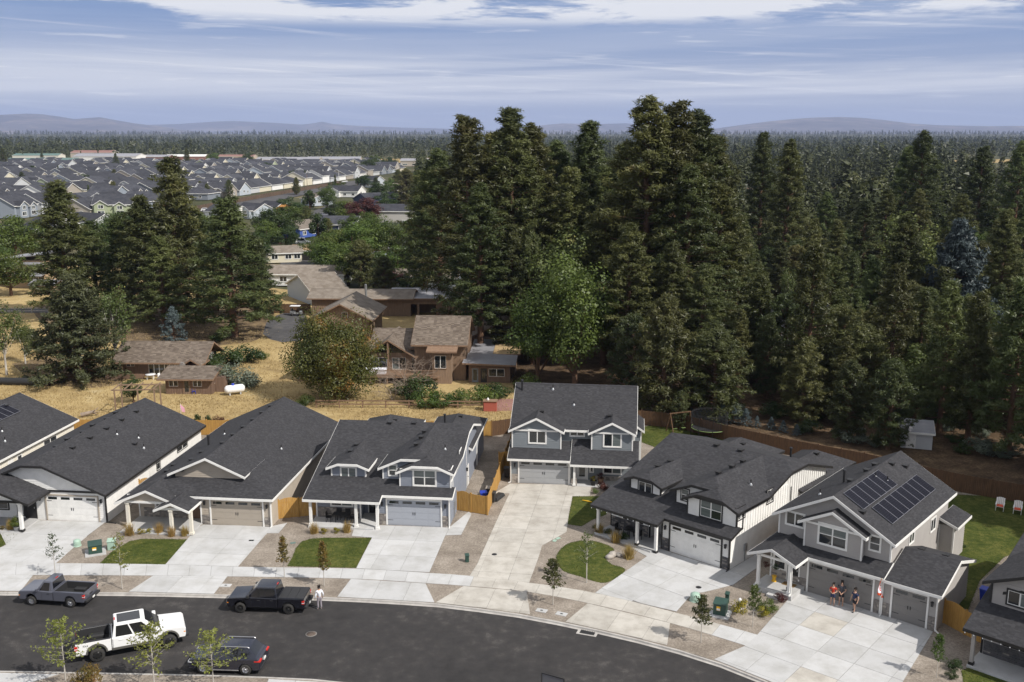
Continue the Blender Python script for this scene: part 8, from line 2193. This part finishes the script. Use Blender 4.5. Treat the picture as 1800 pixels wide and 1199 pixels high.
for x in (-0.7, 0.7): b = MB(); b.box(x - 0.08, x + 0.08, -0.35, 0.35, 0, 0.32); b.build('saddle', M['concrete'], e)
# cottage terrace furniture
table(G(265, 667), 0.2, 1.4, 1.2, M['white_plastic'], 'white plastic table before the cottage', True)
for x, y, r_ in [(282, 668, 1.2), (290, 670, -0.6)]: chair(G(x, y), r_, M['white_plastic'], 'white plastic chair before the cottage', 'plastic chairs before the cottage')
for x, y in [(341, 693), (354, 692)]: chair(G(x, y), 0.3, M['blue_plastic'], 'blue folding chair before the brown shed', 'blue chairs before the shed')
e = empty('deck_table', up(Lp(657, 650, 1.15), 1.15) + Vector((0, 0, 0)), 0, 'white cloth-covered table on the lodge deck', 'table')
e.location = (at(lo, R(-3), gx - 1.6, gy - 1.0)); e.location.z = 1.152
b = MB(); b.box(-1.5, 1.5, -0.7, 0.7, 0.0, 0.72); b.build('covered_top', M['cloth_white'], e, bevel=0.08)
# golf cart
e = empty('golf_cart', G(521, 555), R(-4), 'golf cart with a white canopy parked by the brown barn', 'golf cart')
b = MB(); b.prism([(-1.1, -0.55, 0.3), (1.15, -0.55, 0.3), (1.15, -0.55, 0.75), (0.75, -0.55, 0.95), (0.55, -0.55, 0.5), (-0.2, -0.55, 0.5), (-0.25, -0.55, 0.85), (-1.1, -0.55, 0.9)], (0, 1.1, 0)); b.build('body', M['galv'], e, bevel=0.05)
b = MB(); b.box(-0.75, -0.2, -0.5, 0.5, 0.85, 0.95); b.box(-0.85, -0.72, -0.5, 0.5, 0.95, 1.35); b.build('bench', M['dark_plastic'], e)
b = MB(); b.box(-1.1, 0.85, -0.6, 0.6, 1.82, 1.9); b.build('canopy', M['white_plastic'], e, bevel=0.04)
for x in (-0.95, 0.7):
    for sy in (-0.52, 0.52): b = MB(); b.beam((x, sy, 0.8), (x * 0.95, sy, 1.83), 0.04, 0.04, up=(0, 1, 0)); b.build('canopy_post', M['iron'], e)
for x in (-0.75, 0.8):
    for sy in (-0.52, 0.52): b = MB(); b.lathe([(0, -0.09), (0.26, -0.09), (0.26, 0.09), (0, 0.09)], 14, (x, sy, 0.26), 'y'); b.build('wheel', M['rubber'], e)
# red garden stall, black pipe, driftwood, pink flag
e = empty('garden_stall', G(862, 722), R(-4), 'small red wooden garden cabinet beside the red patio', 'cabinet')
b = MB(); b.box(-0.8, 0.8, -0.5, 0.5, 0, 1.25); b.build('body', mat('red_board', (0.36, 0.09, 0.06), 0.85), e); b = MB(); b.box(-0.9, 0.9, -0.6, 0.6, 1.25, 1.33); b.build('top_board', M['timber'], e)
b = MB(); b.lathe([(0.14, 0), (0.18, 0.1), (0.05, 0.3), (0, 0.34)], 10, (-0.3, 0, 1.33)); b.build('lamp', M['white'], e)
e = empty('drain_pipe', G(60, 678), R(-6), 'fat black corrugated pipe lying in the dry field', 'pipe'); b = MB(); prof = []
for k in range(60): prof.append((0.50 + 0.04 * (k % 2), -6 + k * 0.14))
b.lathe(prof, 14, (0, 0, 0.5), 'x'); b.lathe([(0.45, 2.2), (0.45, -6)], 14, (0, 0, 0.5), 'x'); b.build('tube', M['dark_plastic'], e)
e = empty('driftwood', G(156, 733), R(20), 'grey weathered stump and branches lying at the fence', 'stump'); b = MB(); b.tube((-0.9, 0, 0.3), (0.7, 0.1, 0.55), 0.28, 0.2, n=8)
for k in range(6): b.tube((0.5, 0, 0.5), (1.0 + 0.3 * math.cos(k), 0.6 * math.sin(k * 1.3), 0.5 + 0.5 * math.sin(k * 2.1)), 0.09, 0.03, n=5)
b.build('wood', M['twig'], e)
e = empty('garden_flag', G(320, 755), R(10), 'small pink garden flag above the back fence', 'flag'); b = MB(); b.tube((0, 0, 0), (0, 0, 3.1), 0.02, n=6); b.build('pole', M['white'], e)
b = MB(); b.add([(0.0, 0, 3.05), (0.42, 0.08, 2.55), (0.5, -0.04, 2.05), (0.12, 0.06, 2.1), (0.02, 0, 2.6)], [(0, 1, 4), (1, 2, 3, 4)]); o = b.build('cloth', mat('pink_cloth', (0.70, 0.36, 0.45), 0.9), e); sd = o.modifiers.new('thick', 'SOLIDIFY'); sd.thickness = 0.008
# parked cars and bins far off
def small_car(x, y, rz, paint, label, van=False):
    e = empty('parked_car', G(x, y), R(rz), label, 'car'); hh = 1.15 if van else 0.95
    b = MB(); pts = arch_profile(-2.2, 2.2, 0.3, [(2.25, 0.75), (1.2, hh), (-2.1, hh + 0.03), (-2.25, 0.7)], [1.35, -1.35], 0.4); b.prism([(a, -0.9, c) for a, c in pts], (0, 1.8, 0)); b.build('body', paint, e, bevel=0.06)
    c, gl = greenhouse(e, paint, -2.1, 1.2, -1.9 if van else -1.5, 0.5, hh - 0.03, 2.1 if van else 1.5, 0.85, 0.68)
    gl(0, 1, 5, 4, 'side_window', 0.1, 0.88, 0.1, 0.85); gl(2, 3, 7, 6, 'side_window', 0.12, 0.9, 0.1, 0.85)
    for wx in (1.35, -1.35):
        for sy in (-1, 1): wheel(e, wx, sy * 0.8, 0.34, 0.22, M['rim'], 5, sy)
small_car(533, 430, 5, M['car_white'], 'white camper van parked behind the tan-roofed carport', True)
small_car(572, 381, 25, M['car_grey'], 'grey car parked on the side street before the pale blue house')
small_car(586, 378, 20, M['car_white'], 'white car parked on the side street beyond the grey car')
small_car(668, 452, -10, M['car_white'], 'white car under the bright green tree')
small_car(362, 372, 15, M['car_white'], 'white car on the far avenue')
small_car(698, 549, -90, M['car_blue'], 'blue car parked inside the open garage bay')
for x, y, lab in [(722, 472, 'blue bin at the edge of the cross street'), (730, 472, 'second blue bin at the edge of the cross street'), (484, 459, 'blue bin at the neighbouring drive')]:
    bin_(G(x, y), 0, M['blue_plastic'], M['blue_plastic'], lab)
# street lamps and poles along the avenue
for x, yb, yt, lab in [(513, 386, 356, 'wooden street lamp pole by the side street'), (700, 310, 286, 'tall pale lamp post beyond the avenue'), (725, 305, 283, 'wooden power pole beyond the avenue'), (596, 323, 300, 'white pole along the far avenue'), (540, 328, 306, 'brown pole along the far avenue')]:
    p = G(x, yb); hgt = top_height(p, yt); e = empty('street_lamp', p, 0, lab, 'lamp post')
    b = MB(); b.tube((0, 0, 0), (0, 0, hgt), 0.16, 0.10, n=8); b.build('pole', M['timber'] if 'wood' in lab or 'brown' in lab else M['white'], e)
    b = MB(); b.tube((0, 0, hgt - 0.2), (-1.6, 0, hgt + 0.2), 0.05, n=6); b.box(-2.1, -1.4, -0.15, 0.15, hgt + 0.15, hgt + 0.3); b.build('lamp_arm', M['galv'], e)
# string lights along the eaves of the white and the dark house
for hh, oo, aa, lab in ((Fh, F_O, F_A, 'white'), (Hh, H_O, H_A, 'dark')):
    b = MB(); bz = 2.95 + 0.30 * (-1.5 + 0.5) - 0.26
    for k in range(13): b.lathe([(0.0, -0.05), (0.035, -0.02), (0.03, 0.03), (0.0, 0.05)], 6, (-12.6 + k * 0.55, -1.56, bz))
    b.build('string_light', M['lamp_glass'], hh.root, kind='stuff')
